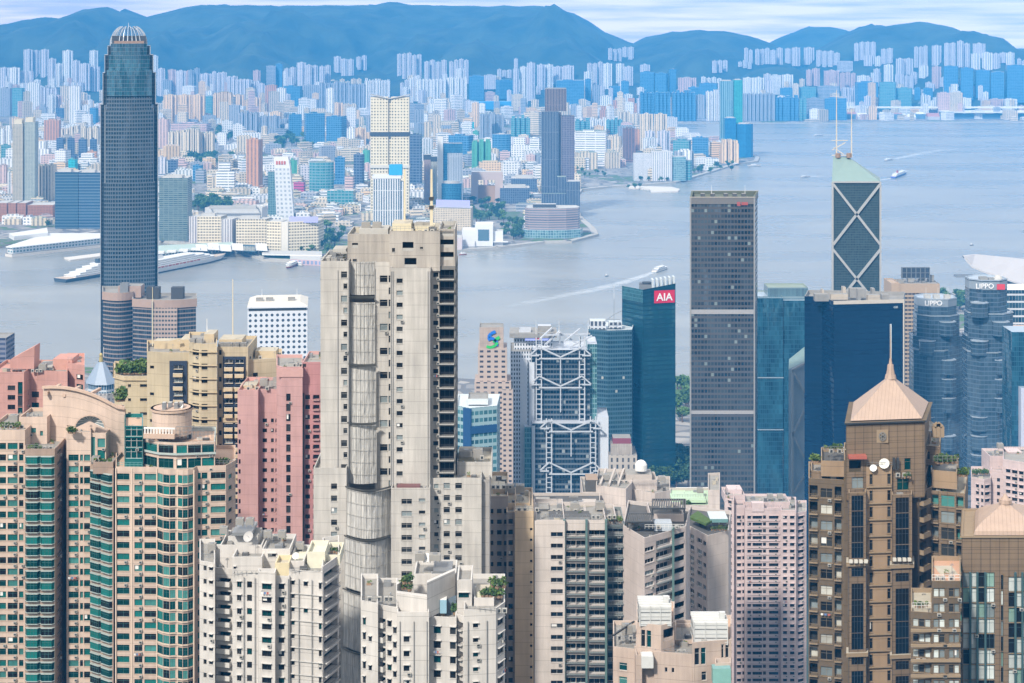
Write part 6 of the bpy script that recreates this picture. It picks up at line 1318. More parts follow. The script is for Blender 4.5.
# ---- grey concrete tower wrapped in scaffolding: the tallest near building
t = Tower('apartment_tower', 'tallest grey concrete apartment tower, centre left, part wrapped in scaffold netting', 450, 390)
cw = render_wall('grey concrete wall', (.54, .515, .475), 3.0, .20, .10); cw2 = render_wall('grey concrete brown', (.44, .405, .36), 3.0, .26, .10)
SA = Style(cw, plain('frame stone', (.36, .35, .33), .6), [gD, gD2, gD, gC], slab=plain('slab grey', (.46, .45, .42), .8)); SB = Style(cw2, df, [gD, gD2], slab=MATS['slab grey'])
N = 34
t.block(t.front(320.5, 348.5, 0, 22), 261, SA, [(341, 347.2, 'w', (271.5, 24.1, 6.5, N)), (343.4, 347.4, 'w', (283.5, 24.1, 5.5, N))], roof=MATS['roof dark'])
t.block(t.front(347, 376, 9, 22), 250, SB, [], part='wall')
t.block(t.front(374.6, 391.5, 3, 24), 262, SA, [(379.8, 387.6, 'w', (275.5, 24.1, 7, N)), (388.6, 390.4, 'slit', (275.5, 12.05, 7, N))])
t.block(t.front(390.5, 430.5, -2, 24), 268, SA, [(396.5, 402.8, 'w', (278.5, 12.05, 4.8, N))], more={1: (('auto', 1.6, 6, ['w']), (278.5, 12.05, 5, N))})
SX = Style(MATS['concrete shade'], df, [gD, gD], slab=MATS['slab grey'])  # darker concrete: shade of the deep balconies put into the wall colour
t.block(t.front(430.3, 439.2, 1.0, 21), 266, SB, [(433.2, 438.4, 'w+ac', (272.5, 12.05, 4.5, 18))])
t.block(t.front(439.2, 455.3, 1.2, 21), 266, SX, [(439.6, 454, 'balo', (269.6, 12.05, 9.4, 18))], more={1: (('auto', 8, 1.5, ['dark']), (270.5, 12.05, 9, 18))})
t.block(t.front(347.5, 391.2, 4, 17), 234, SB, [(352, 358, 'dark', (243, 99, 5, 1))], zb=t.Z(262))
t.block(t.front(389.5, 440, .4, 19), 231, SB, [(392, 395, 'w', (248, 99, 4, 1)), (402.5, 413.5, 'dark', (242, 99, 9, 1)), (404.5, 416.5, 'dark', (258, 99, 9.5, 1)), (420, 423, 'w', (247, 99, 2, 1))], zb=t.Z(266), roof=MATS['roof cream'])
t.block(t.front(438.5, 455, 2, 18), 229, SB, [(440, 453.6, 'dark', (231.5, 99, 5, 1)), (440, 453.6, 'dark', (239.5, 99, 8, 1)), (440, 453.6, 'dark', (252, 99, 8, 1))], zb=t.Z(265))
# lower shoulders
t.block(t.front(313.5, 346.5, -2.5, 18), 468, SA, [(331, 337.2, 'w', (483.5, 12.05, 5.8, 18))])
t.block(t.front(391, 430, -5.5, 8), 488, SA, [(401.4, 412, 'w', (499, 12.05, 5.2, 17)), (418.8, 425.4, 'w', (498.5, 12.05, 3.6, 17))])
t.block(t.front(430.6, 481.5, -.8, 22), 478, SA, [(443.6, 450, 'w', (483, 12.05, 5.8, 18)), (455.2, 462, 'w', (483, 12.05, 5.8, 18)), (434, 438.6, 'w+ac', (484, 12.05, 4.6, 18))])
t.block(t.front(457, 492, 6, 16), 462, SA, [], zb=t.Z(480), roof=MATS['roof cream'])
t.block(t.front(481, 489.5, 1, 22), 480, Style(render_wall('grey streaked', (.38, .36, .34), 3, .25), df, [gD]), [])
net = None
def net_mat():
    m, n, l, b = _new('scaffold netting'); q = n.new('ShaderNodeTexCoord'); g = n.new('ShaderNodeMapping'); g.inputs['Scale'].default_value = (3.2, 3.2, .13); l.new(q.outputs['Object'], g.inputs['Vector'])
    z = n.new('ShaderNodeTexNoise'); z.inputs['Scale'].default_value = 1.1; z.inputs['Detail'].default_value = 5; z.inputs['Roughness'].default_value = .6; l.new(g.outputs['Vector'], z.inputs['Vector'])
    r = n.new('ShaderNodeValToRGB'); e = r.color_ramp.elements; e[0].position = .30; e[0].color = (.22, .22, .215, 1); e[1].position = .66; e[1].color = (.58, .57, .54, 1)
    l.new(z.outputs['Fac'], r.inputs['Fac']); l.new(r.outputs['Color'], b.inputs['Base Color']); b.inputs['Roughness'].default_value = .9
    bp = n.new('ShaderNodeBump'); bp.inputs['Distance'].default_value = .12; l.new(z.outputs['Fac'], bp.inputs['Height']); l.new(bp.outputs['Normal'], b.inputs['Normal']); MATS['scaffold netting'] = m; return m
net_mat(); pole = plain('bamboo pole', (.40, .385, .35), .7)
def netting(x0, x1, bow, dy, pt, pb, n=14, jag=.07):
    def fn(m):
        rows_ = max(2, int((pb-pt)/6)); G = []
        for j in range(rows_+1):
            py = pt+(pb-pt)*j/rows_; G.append([(*t.P(x0+(x1-x0)*i/n, dy-bow*math.sin(math.pi*i/n)+R.uniform(-jag, jag)), t.Z(py)) for i in range(n+1)])
        for j in range(rows_):
            for i in range(n): m.face([G[j+1][i], G[j+1][i+1], G[j][i+1], G[j][i]], MATS['scaffold netting'])
    t.part('scaffold_netting', fn)
    def fn(m):
        for i in range(0, n+1, 2): a = t.P(x0+(x1-x0)*i/n, dy-.35-bow*math.sin(math.pi*i/n)); m.bar((*a, t.Z(pb)), (*a, t.Z(pt)-.3), .08, pole)
        for py in [pt+k*12.06 for k in range(int((pb-pt)/12.06)+1)]:
            for i in range(n):
                a, b_ = t.P(x0+(x1-x0)*i/n, dy-.42-bow*math.sin(math.pi*i/n)), t.P(x0+(x1-x0)*(i+1)/n, dy-.42-bow*math.sin(math.pi*(i+1)/n)); m.bar((*a, t.Z(py)), (*b_, t.Z(py)), .07, pole)
    t.part('scaffold_frame', fn)
netting(348.5, 374.5, .8, 3.2, 263, 296.5); netting(348, 375, .8, 2.2, 303.5, 366); netting(347.5, 376, .9, 1.6, 367.5, 424); netting(347, 376.5, 1.2, 1.2, 425.5, 484); netting(345.5, 391, 4, -2, 486, 532, 18); netting(344.5, 391.4, 4.5, -3, 533.5, 583, 18); netting(343, 391.6, 5, -4, 584.5, 640, 18); netting(341, 392, 5, -5, 641.5, 720, 18)
def catch(x0, x1, py, bow, dy):
    t.part('catch_platform', lambda m: [m.face([(*t.P(x0+(x1-x0)*i/10, dy-bow*math.sin(math.pi*i/10)), t.Z(py)), (*t.P(x0+(x1-x0)*(i+1)/10, dy-bow*math.sin(math.pi*(i+1)/10)), t.Z(py)), (*t.P(x0+(x1-x0)*(i+1)/10, dy-1.6-bow*math.sin(math.pi*(i+1)/10)), t.Z(py)+.9), (*t.P(x0+(x1-x0)*i/10, dy-1.6-bow*math.sin(math.pi*i/10)), t.Z(py)+.9)], MATS['slab grey']) for i in range(10)])
for a in ((348, 375, 300, .8, 2.6), (347.5, 376, 367, .9, 1.4), (347, 377, 425, 1.2, 1), (345, 391, 485.5, 4, -2), (344, 391.4, 533, 4.5, -3), (342.5, 391.6, 584, 5, -4), (341, 392, 641, 5, -5)): catch(*a)
# roof furniture
t.rbox('water_tank_house', 392, 411, 223.5, 232, 6, 9, plain('parapet cream', (.55, .5, .36), .8), MATS['roof cream'])
t.rbox('lift_room', 359, 388, 229, 235, 9, 9, MATS['slab grey'])
t.rbox('lift_room', 415, 434, 226.5, 231, 9, 8, MATS['parapet cream'])
for px in (366, 377, 397, 405, 420, 428): t.tank(px, 231.5, 12, 2.2, 1.6)
aerial(t, 404.5, 172, 224, 8, .5, .35, plain('mast cream', (.58, .52, .38))); aerial(t, 431.5, 172, 229, 8, .8, .5, MATS['mast cream'])
t.part('mast_joint', lambda m: [m.box(*(lambda q: (q[0]-.6, q[0]+.6, q[1]-.6, q[1]+.6))(t.P(431.5, 8)), t.Z(a), t.Z(a)+.8, MATS['dark steel']) for a in (212, 203)])
t.rbox('roof_canopy', 333, 346, 249, 251, 4, 7, MATS['slab grey']); t.rbox('stair_house', 322, 330, 258, 262, 8, 6, MATS['slab grey'])
t.rail(392, 439, 231, .8); t.rail(321, 346, 261, .6); t.acs(340, 261.5, 4, 3); t.acs(412, 232, 5, 4); t.rail(397, 420, 488, -5); t.acs(400, 488.5, -3.5, 5, 1.3)
t.rbox('roof_sheet', 397, 420, 486, 490, -5.2, 2.4, plain('maroon sheet', (.16, .07, .07)), MATS['maroon sheet'])
t.tank(478, 463, 9); t.tank(466, 463, 10, 3.2, 1.5); t.rbox('stair_house', 459, 474, 452, 463, 10, 6, MATS['parapet cream'], MATS['roof cream']); t.acs(480, 463, 7, 3)
for i in range(8): t.part('drain_pipe', lambda m: (lambda q: m.bar((q[0], q[1]-.12, t.z0), (q[0], q[1]-.12, t.Z(270)), .13, MATS['metal grey']))(t.P((349, 375.2, 391.2, 430, 432.4, 393, 428, 338)[i], (0, 3, -2, -2, 1.2, -2, -2, 0)[i])))
t.finish()

# ---- green windowed pair, bottom left
pk = render_wall('peach tile wall', (.64, .50, .41), 2.98, .10, .12); pk2 = render_wall('peach wall shaded', (.38, .28, .22), 2.98, .12, .12)  # second wall is a browner copy: shade on the side put into colour
SP = Style(pk, plain('frame deep green', (.05, .14, .13), .5), [gT, gT2, gT3, gD, gT2], slab=plain('slab peach', (.60, .44, .34), .7))
SPc = Style(pk, MATS['frame deep green'], [gT, gT2, gT2, gT, gD], slab=plain('slab pale teal', (.45, .52, .50), .5), rail=MATS['balcony glass'])
SPb = Style(pk2, plain('frame cream', (.55, .5, .42), .5), [gD, gT2], slab=plain('slab peach shaded', (.40, .29, .23), .7))
PT = 11.42
t = Tower('apartment_tower', 'peach apartment tower with stacked teal bay windows and curved parapet, bottom left corner', 476, 60)
t.block(t.front(-14, 25, 4, 20), 430, SP, [(-10, -2, 'w'), (-.5, 6, 'w'), (7.6, 17.6, 'w+ac'), (19, 23.4, 'w')], (443, PT, 6.4, 24))
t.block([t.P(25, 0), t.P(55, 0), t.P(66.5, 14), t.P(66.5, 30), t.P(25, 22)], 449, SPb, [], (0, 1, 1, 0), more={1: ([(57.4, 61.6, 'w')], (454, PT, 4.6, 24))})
t.block(t.front(19, 47, 10, 12), 417, SP, [(20.4, 36, 'w', (428, 11.4, 5, 2)), (40, 43, 'slit', (431, 11.4, 5, 2))], zb=t.Z(449))
for i in range(24):    # stacked wavy bays
    py = 456.5+i*PT
    for a, b_ in ((25.6, 40), (40.3, 54.4)):
        if py > 720: continue
        p = t.P(a, -.02); q = t.P(b_, -.02); t.wins.append(('bay', q[0]-p[0], 1.75, (p[0], p[1], t.Z(py+6.6)), 0, SPc))
t.block([t.P(66.5, 5), t.P(91, 5), t.P(91, 24), t.P(66.5, 24)], 432, SP, [(68.4, 78.6, 'w+ac'), (80, 83, 'slit'), (84, 90.2, 'w')], (454.6, PT, 6.4, 23))
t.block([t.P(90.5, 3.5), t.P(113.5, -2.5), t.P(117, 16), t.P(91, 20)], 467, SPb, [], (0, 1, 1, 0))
for i in range(22):
    py = 473+i*PT; p = t.P(91.3, 3.2); q = t.P(101.8, .6); r_ = t.P(102.2, .5); s_ = t.P(112.6, -2.2)
    for a, b_ in ((p, q), (r_, s_)): L = math.hypot(b_[0]-a[0], b_[1]-a[1]); rz = math.atan2(b_[1]-a[1], b_[0]-a[0]); t.wins.append(('bay', L, 1.75, (a[0], a[1], t.Z(py+6.6)), rz, SPc))
# tall blank screen wall with a falling, curved parapet and a glazed arch
def screen(m):
    n = 12; F_, B_ = [], []
    for i in range(n+1):
        u = i/n; px = 43+(125-43)*u; dy = 14.5-3*math.sin(u*2.2)-2*u; zt = t.Z(400+ (22*u*u if u < .9 else 18+ (u-.9)*0)-4*math.sin(u*3.1)); F_.append((*t.P(px, dy), zt)); q = t.P(px, dy); B_.append((q[0], q[1]+1.0, zt))
    for i in range(n):
        a, b_ = F_[i], F_[i+1]; m.face([(a[0], a[1], t.Z(470)), (b_[0], b_[1], t.Z(470)), b_, a], pk, [(a[0], 0), (b_[0], 0), (b_[0], 20), (a[0], 20)]); m.face([a, b_, B_[i+1], B_[i]], SP.slab)
        c, d = B_[i], B_[i+1]; m.face([(d[0], d[1], t.Z(470)), (c[0], c[1], t.Z(470)), c, d], pk, [(a[0], 0), (b_[0], 0), (b_[0], 20), (a[0], 20)])
    F2 = [(x, y-.5, z+.5) for x, y, z in F_]; 
    for i in range(n): m.bar(F2[i], F2[i+1], .7, SP.slab)
t.part('screen_wall', screen)
t.block([t.P(44, 16.5), t.P(124, 13.5), t.P(124, 24), t.P(44, 26)], 412, SP, [], zb=t.Z(470), roof=plain('roof peach', (.52, .36, .26), .8))
for i, (a, b_) in enumerate(((46, 60), (64, 80), (84, 100))): t.part('roof_beam', lambda m: m.bar((*t.P(a, 12), t.Z(403+i*2)), (*t.P(b_, 26), t.Z(405+i*2)), .8, SP.slab))
def archg(m):
    cx, cz = 90, t.Z(432)
    for i in range(10):
        u0, u1 = math.pi*i/10, math.pi*(i+1)/10; f = lambda u: (t.P(cx+15*math.cos(u), 4.6)[0], t.Y+4.6, cz+math.sin(u)*3.4)
        m.face([f(u0), f(u1), (t.P(cx, 8)[0], t.Y+8, cz+1.2)], gC); m.bar(f(u0), f(u1), .28, SP.slab); m.bar(f(u0), (t.P(cx, 8)[0], t.Y+8, cz+1.2), .12, wf)
t.part('glazed_arch', archg)
t.block(t.front(71, 106, 5.6, 9), 433, SP, [(72.5, 87.5, 'w', (437.5, 11.8, 9.8, 2)), (97.5, 105, 'w', (438.5, 11.5, 9, 2)), (90, 95, 'slit', (437, 99, 30, 1))], zb=t.Z(470))
t.block(t.front(93, 113, -1, 12), 462, SPb, [], zb=t.Z(468))
for i, (a, b_, py) in enumerate(((28, 42, 449), (94, 112, 462), (0, 20, 430), (68, 76, 432))): t.plants(a, b_, py, 2.5 if i != 2 else 6, 4, .8)
t.rail(26, 55, 449, .2); t.acs(44, 449.5, 3, 4); t.acs(4, 430.5, 6, 4); t.tank(14, 430, 12); t.tank(96, 462, 3, 2, 1.4); t.plants(118, 124, 411, 17, 3, 1.6); t.tank(119, 411, 20, 3, 1.2); t.rail(44, 120, 410, 15.6)
for i in range(5): t.part('aerial', lambda m: m.bar((*t.P(117+i*1.6, 18), t.Z(411)), (*t.P(116+i*2.4, 18), t.Z(403)), .12, wf))
t.finish()
t = Tower('apartment_tower', 'peach apartment tower with curved deep teal windows and round rooftop drum, beside pink tower', 470, 176)
cv = [t.P(115.5, 0), t.P(157.4, -.5), t.P(163, -2.2), t.P(169.6, -3), t.P(175.6, -2.7), t.P(177, -2.7), t.P(182.6, -3.3), t.P(188, -3), t.P(193.4, -1.8), t.P(197, .6), t.P(226, 1.5), t.P(235.5, 7), t.P(235.5, 24), t.P(116, 24)]
W_ = (473.6, PT, 6.4, 22)
t.block(cv, 467, SP, [(116.8, 129.4, 'w'), (134.4, 142.4, 'w+ac'), (144.4, 156.8, 'w')], W_, roof=MATS['roof peach'], more={1: ([(157, 163.5, 'glz')], (472.6, PT, 8.6, 22)), 2: ([(162, 170, 'glz')], (472.6, PT, 8.6, 22)), 3: ([(169, 176, 'glz')], (472.6, PT, 8.6, 22)), 5: ([(176, 183, 'glz')], (472.6, PT, 8.6, 22)), 6: ([(182, 189, 'glz')], (472.6, PT, 8.6, 22)), 7: ([(187, 194, 'glz')], (472.6, PT, 8.6, 22)), 9: ([(197.8, 200.8, 'slit'), (201.6, 207.4, 'w+ac'), (210.8, 225.4, 'w')], W_), 10: ([(228.5, 232, 'slit')], (478, PT, 4.5, 22))})
t.part('ledge', lambda m: [[m.prism([(a[0], a[1]-.35), (b_[0], b_[1]-.35), b_, a], t.Z(481.3+k*PT), t.Z(480.3+k*PT), plain('ledge pale peach', (.62, .5, .4), .7), None, 0, True) for a, b_ in zip(cv[1:8], cv[2:9])] for k in range(22)])
t.part('drain_pipe', lambda m: [m.bar((q[0], q[1]-.2, t.z0), (q[0], q[1]-.2, t.Z(468)), .3, MATS['ledge pale peach']) for q in (t.P(116, 0), t.P(132, 0), t.P(157, -.5), t.P(177.6, -2.5), t.P(194, -1.8))])
t.block([t.P(124.5, 3), t.P(143, 3), t.P(143, 18), t.P(124.5, 18)], 426, Style(glass('penthouse teal', (.03, .2, .2), .08, .4), wf, [gT, gT2]), [(125.2, 142.4, 'w', (427, 11, 9.6, 4))], zb=t.Z(468), roof=MATS['roof peach'])
t.block([t.P(142, 5), t.P(158, 1), t.P(176, 0), t.P(215, 1.5), t.P(216, 18), t.P(142, 18)], 440, SPc, [], zb=t.Z(468), roof=MATS['roof peach'], more={0: ([(143, 157, 'w')], (442.5, 13.6, 9.6, 2)), 1: ([(158.6, 173.4, 'w')], (442.5, 13.6, 9.6, 2)), 2: ([(176.5, 187, 'w'), (188, 201, 'w'), (202, 214, 'w')], (442.5, 13.6, 9.6, 2))})
t.part('terrace_band', lambda m: m.prism([t.P(141.6, 4.2), t.P(158, .3), t.P(176, -.7), t.P(216, .8), t.P(216, 2.5), t.P(142, 6)], t.Z(454.8), t.Z(452.6), SPc.slab, None, 0, True))
t.part('railing', lambda m: [m.bar((*t.P(x, 1.5-.02*(x-143)), t.Z(440)), (*t.P(x, 1.5-.02*(x-143)), t.Z(429)), .32, wf) for x in range(145, 175, 3)]+[m.bar((*t.P(144, 1.6), t.Z(429.3)), (*t.P(175, .8), t.Z(429.3)), .4, wf), m.bar((*t.P(144, 1.6), t.Z(437)), (*t.P(175, .8), t.Z(437)), 1.2, SP.slab)])
t.part('railing', lambda m: [m.bar((*t.P(x, 2.2), t.Z(440)), (*t.P(x, 2.2), t.Z(428.5)), .12, MATS['metal grey']) for x in range(176, 216, 4)]+[m.bar((*t.P(176, 2.2), t.Z(a)), (*t.P(216, 2.2), t.Z(a)), .12, MATS['metal grey']) for a in (428.5, 432, 436)])
def drum(m):
    x, y = t.P(172, 8); m.cyl(x, y, 5.2, t.Z(440), t.Z(416), pk, SP.slab, 28); m.cyl(x, y, 5.6, t.Z(416), t.Z(413.6), SP.slab, None, 28); 
    n = 28; o_ = [(x+5.6*math.cos(2*math.pi*i/n), y+5.6*math.sin(2*math.pi*i/n)) for i in range(n)]; i_ = [(x+4.9*math.cos(2*math.pi*i/n), y+4.9*math.sin(2*math.pi*i/n)) for i in range(n)]
    for i in range(n): j = (i+1) % n; z = t.Z(413.6); m.face([(*o_[i], z), (*o_[j], z), (*i_[j], z), (*i_[i], z)], SP.slab); m.face([(*i_[j], z-1.2), (*i_[i], z-1.2), (*i_[i], z), (*i_[j], z)], SP.slab)
    m.cap(i_, t.Z(413.6)-1.15, MATS['roof dark'])
t.part('rooftop_drum', drum)
for a in (162, 168, 174, 179): t.rbox('cooling_unit', a, a+3.6, 402+R.uniform(0, 2), 411, 6+R.uniform(-2, 2), 1.6, MATS['metal grey'], MATS['ac white'])
t.dish(181, 412, 7, .8); t.dish(164, 412, 6, .6); t.plants(210, 228, 467, 5, 5, .9); t.rail(198, 232, 467, 2.2); t.rail(118, 142, 467, .4, mat=MATS['balcony glass']); t.acs(216, 467.5, 8, 4); t.plants(147, 170, 467, 1.2, 3, .6)
t.finish()
# ---- salmon pink block, left edge
sp = render_wall('salmon wall', (.56, .31, .27), 3.3, .10, .1); SS = Style(sp, df, [gD, gT2, gD2], slab=plain('slab salmon', (.60, .32, .26)))
t = Tower('apartment_tower', 'salmon pink apartment tower with wedge shaped roof wall at the far left', 600, 36)
t.block(t.front(-12, 24, 0, 22), 372, SS, [(-8, -2, 'w'), (7.6, 15.2, 'w'), (17.8, 22.6, 'w', (382, 12, 13, 8))], (385.5, 9.6, 4.8, 12), roof=plain('roof salmon', (.5, .25, .2)))
t.block([t.P(24, 2), t.P(30, 6), t.P(67.5, 3), t.P(67.5, 24), t.P(24, 24)], 371, SS, [(24.6, 29, 'w')], (391, 9.6, 4.4, 12), more={1: ([(31.5, 39, 'w'), (54, 60.4, 'w')], (392.5, 11, 6, 8))})
t.block([t.P(67.5, 8), t.P(84.6, 4), t.P(84.6, 26), t.P(67.5, 26)], 364, SS, [(76.5, 83, 'w')], (374, 9.7, 5.4, 8), roof=MATS['roof salmon'])
def wedge(m):
    A = [(*t.P(10, 4), t.Z(372)), (*t.P(34, 5), t.Z(372)), (*t.P(34.6, 5), t.Z(349)), (*t.P(10, 4), t.Z(362))]; B = [(x, y+7, z) for x, y, z in A]
    m.face(A, sp, [(0, 0), (8, 0), (8, 6), (0, 3)]); m.face(B[::-1], sp, [(0, 0), (8, 0), (8, 6), (0, 3)])
    for i in range(4): j = (i+1) % 4; m.face([A[j], A[i], B[i], B[j]], MATS['roof salmon'])
t.part('roof_wedge', wedge)
t.rbox('lift_room', 36, 52, 366.5, 372, 9, 10, MATS['slab grey']); t.rbox('lift_room', 53, 72, 359, 371, 11, 10, SS.slab, MATS['roof salmon']); t.tank(43, 371.5, 6); t.acs(26, 372, 4, 4); t.rail(-10, 22, 372, .6); t.rail(68, 84, 364, 6)
t.finish()
# ---- beige pair behind
be = render_wall('beige wall', (.53, .45, .31), 3.6, .12, .12); SBg = Style(be, df, [gD, gD2, gD], slab=plain('slab beige', (.58, .47, .31), .7)); 
nv = Style(plain('navy facade', (.03, .045, .08), .35), wf, [gB, gD2, gC], slab=MATS['slab beige'])
t = Tower('apartment_tower', 'lower beige apartment tower with planted roof garden between salmon and taller beige towers', 585, 143)
t.block([t.P(114.5, 2), t.P(124, -2), t.P(163, -2), t.P(172.5, 2), t.P(172.5, 24), t.P(114.5, 24)], 375, SBg, [], (0, 1, 1, 0), more={1: ([(128, 131, 'w'), (140, 151, 'w'), (157, 162, 'w')], (383, 14, 2.8, 8)), 2: ([(164, 171.5, 'w')], (382, 14, 4.6, 8))})
t.part('cornice', lambda m: m.prism(inset([t.P(114.5, 2), t.P(124, -2), t.P(163, -2), t.P(172.5, 2), t.P(172.5, 24), t.P(114.5, 24)], -.5), t.Z(379), t.Z(377.6), SBg.slab, None, 0, True))
t.plants(119, 152, 374, 5, 14, 1.6); t.plants(120, 150, 373, 10, 8, 2.0); t.rbox('lift_room', 147, 158, 368, 376, 5, 5, MATS['slab grey'], MATS['ac white']); t.acs(158, 374, 4, 5, 1.4); t.rail(150, 170, 375, 0); t.tank(166, 374, 8)
t.finish()
t = Tower('apartment_tower', 'taller beige apartment tower with dark navy window strips and cluttered roof', 560, 205)
t.block([t.P(147, 6), t.P(169, 4), t.P(190, 4), t.P(190, 26), t.P(147, 26)], 352, SBg, [(150, 154, 'slit', (366, 26.8, 3, 5))], (360, 13.4, 4, 9))
t.part('navy_strip', lambda m: m.prism([t.P(169.5, 3.5), t.P(187, 3.5), t.P(187, 5), t.P(169.5, 5)], t.z0, t.Z(363), nv.wall, None))
for i in range(20):
    p, q = t.P(174, 3.4), t.P(183, 3.4); t.wins.append(('bal+ac' if i % 2 else 'w', q[0]-p[0], 1.2, (p[0], p[1]-.4, t.Z(371+i*6.7)), 0, nv))
t.block([t.P(189, 1), t.P(200, -1.5), t.P(217, -1.5), t.P(217, 20), t.P(189, 20)], 343, SBg, [(192.5, 199, 'w')], (349.5, 13.4, 5.6, 10), more={1: ([(201.5, 207.5, 'w')], (349.5, 13.4, 6, 10))})
t.part('ledge', lambda m: [m.prism([t.P(189, .4), t.P(200, -2.1), t.P(217.3, -2.1), t.P(217.3, -1), t.P(189, 1.5)], t.Z(351.4+k*13.4), t.Z(350+k*13.4), SBg.slab, None, 0, True) for k in range(9)])
t.block(t.front(217.2, 248, 2, 20), 347, SBg, [(219, 221.6, 'slit', (350, 13.4, 5, 10))], (0, 1, 1, 0))
t.part('navy_strip', lambda m: m.prism(t.front(223, 245.5, 1.7, 1), t.z0, t.Z(357.5), nv.wall, None)); 
for i in range(22):
    for a, b_ in ((225, 233), (235.5, 244)):
        p, q = t.P(a, 1.65), t.P(b_, 1.65); t.wins.append(('bal+ac' if i % 3 else 'w', q[0]-p[0], 1.2, (p[0], p[1]-.4, t.Z(364+i*6.7)), 0, nv))
for k in range(6): t.rbox('band', 222, 247, 388+k*30.5-.6, 391+k*30.5, 1.3, .7, SBg.slab)
t.block([t.P(248, 4), t.P(282, 8), t.P(282, 24), t.P(248, 24)], 359, SBg, [(253, 258, 'w')], (372, 13.4, 5, 8), roof=MATS['roof cream'])
t.rbox('lift_room', 180, 206, 339.5, 352, 12, 10, SBg.slab, MATS['roof cream']); t.rbox('lift_room', 204, 214, 334, 343, 6, 8, SBg.slab, MATS['roof cream']); t.rbox('lift_room', 219, 242, 339.5, 347, 8, 9, SBg.slab, MATS['roof cream']); t.rbox('parapet_screen', 154, 186, 341, 352, 16, 5, SBg.slab, MATS['roof cream']); t.rbox('lift_room', 255, 276, 351, 360, 13, 7, SBg.slab, MATS['roof cream'])
t.part('roof_ring', lambda m: m.bar((*t.P(163, 10), t.Z(349)), (*t.P(180, 10), t.Z(345)), .5, SBg.slab))
for a in (193, 199, 222, 229, 237, 243): t.tank(a, 343.5 if a < 215 else 347.5, 4, 2.2, 1.4)
aerial(t, 232.8, 283, 340, 8, .35, .2, MATS['mast cream']); aerial(t, 152.6, 292, 352, 10, .3, .15, MATS['mast cream']); aerial(t, 207, 323, 336, 8, .2); t.rail(191, 216, 343, -.8); t.rail(219, 247, 347, 2.4); t.acs(248.5, 360, 6, 4, 1.6)
t.finish()
# ---- pink pair
pi = render_wall('pink wall', (.56, .335, .32), 3.0, .08, .08); pi2 = render_wall('rose wall', (.50, .24, .24), 3.0, .08, .08)
SPk = Style(pi, df, [gD, gD2, gD], slab=plain('slab pink', (.6, .36, .33))); SPk2 = Style(pi2, df, [gD, gD2], slab=MATS['slab pink'])
t = Tower('apartment_tower', 'rose pink apartment tower with rows of small black windows beside the grey concrete tower', 540, 280)
RW = (419.5, 9.95, 4.6, 20)
t.block(t.front(237.6, 258, 2, 20), 390, SPk, [(238.6, 240.6, 'slit'), (262.6, 266, 'w')], RW, roof=MATS['roof salmon'])
t.block(t.front(258, 281, 5, 18), 389, SPk, [(262.5, 267, 'w'), (271, 273.8, 'w'), (275.5, 280.4, 'balo')], (418.5, 9.95, 4, 20))
t.block([t.P(276.5, 2.5), t.P(281.5, 0), t.P(302.5, 0), t.P(302.5, 20), t.P(276.5, 20)], 366, SPk, [], (0, 1, 1, 0), more={1: ([(286.2, 290.6, 'w')], (392.8, 10.15, 7.4, 20))})
t.block(t.front(302.5, 324, 3, 18), 362, SPk2, [(305.2, 310, 'w'), (313, 319.4, 'balo')], (395, 9.95, 4.4, 20))
t.part('recess_strip', lambda m: m.prism(t.front(302, 303.6, 1, 2), t.z0, t.Z(395), MATS['recess dark'], None))
t.rbox('parapet_screen', 277, 303, 368.5, 376, -.25, .3, MATS['slab pink']); t.rbox('lift_room', 285, 318, 363.5, 367, 8, 8, MATS['slab grey'], MATS['roof concrete']); t.rail(282, 302, 366, .4); t.acs(288, 366, 3, 5); t.acs(241, 390, 4, 6); t.tank(264, 389.5, 9); t.rbox('lift_room', 240, 256, 385.5, 391, 10, 6, SBg.slab, MATS['roof cream'])
t.finish()
# ---- white apartment blocks, bottom
wh = render_wall('off white wall', (.64, .61, .575), 3.0, .10, .12); SW = Style(wh, df, [gD, gD, gT2, gD2], slab=plain('slab white', (.64, .62, .59), .7), hood=True); wh2 = plain('roof wall cream', (.62, .6, .48), .8)
t = Tower('apartment_block', 'off-white apartment block with rooftop satellite dish, bottom left of the scaffolded tower', 400, 268, 'apartment block')
t.block([t.P(199.5, 3), t.P(215, 1), t.P(215, 20), t.P(199.5, 20)], 562, SW, [(203.5, 206.6, 'slit', (566, 13.4, 5, 9)), (209, 213, 'w', (566, 13.4, 4, 9))])
t.block([t.P(214.6, 6), t.P(233, 5), t.P(233, 24), t.P(214.6, 24)], 568, SW, [(218, 231, 'bal')], (578, 13.4, 6.4, 9))
t.block([t.P(232.6, 0), t.P(289.5, -2), t.P(289.5, 20), t.P(232.6, 20)], 575, SW, [(237, 241.6, 'w'), (254.5 -15, 254.4-13, 'slit'), (247, 252, 'slit'), (278.4, 284.4, 'w')], (582, 13.4, 6.4, 9))
SWb = [(266-2, 274, 'w')]
t.block([t.P(258.5, -3.2), t.P(275, -4), t.P(276.5, -1), t.P(258, -1)], 572, SW, [(262, 271.5, 'w')], (583, 13.4, 6.6, 9))
t.block([t.P(289, -1), t.P(322.5, -3), t.P(322.5, 18), t.P(289, 18)], 571, SW, [(291, 294.6, 'w', (581, 13.4, 5, 9)), (303.6, 307.8, 'w', (581, 26.8, 5.2, 2)), (318.8, 325-3.4, 'w')], (581, 13.4, 7, 9))
t.block([t.P(322.5, -2.6), t.P(339, 6), t.P(339, 22), t.P(322.5, 20)], 561, SW, [(324, 337.6, 'balo')], (569, 13.4, 8, 10))
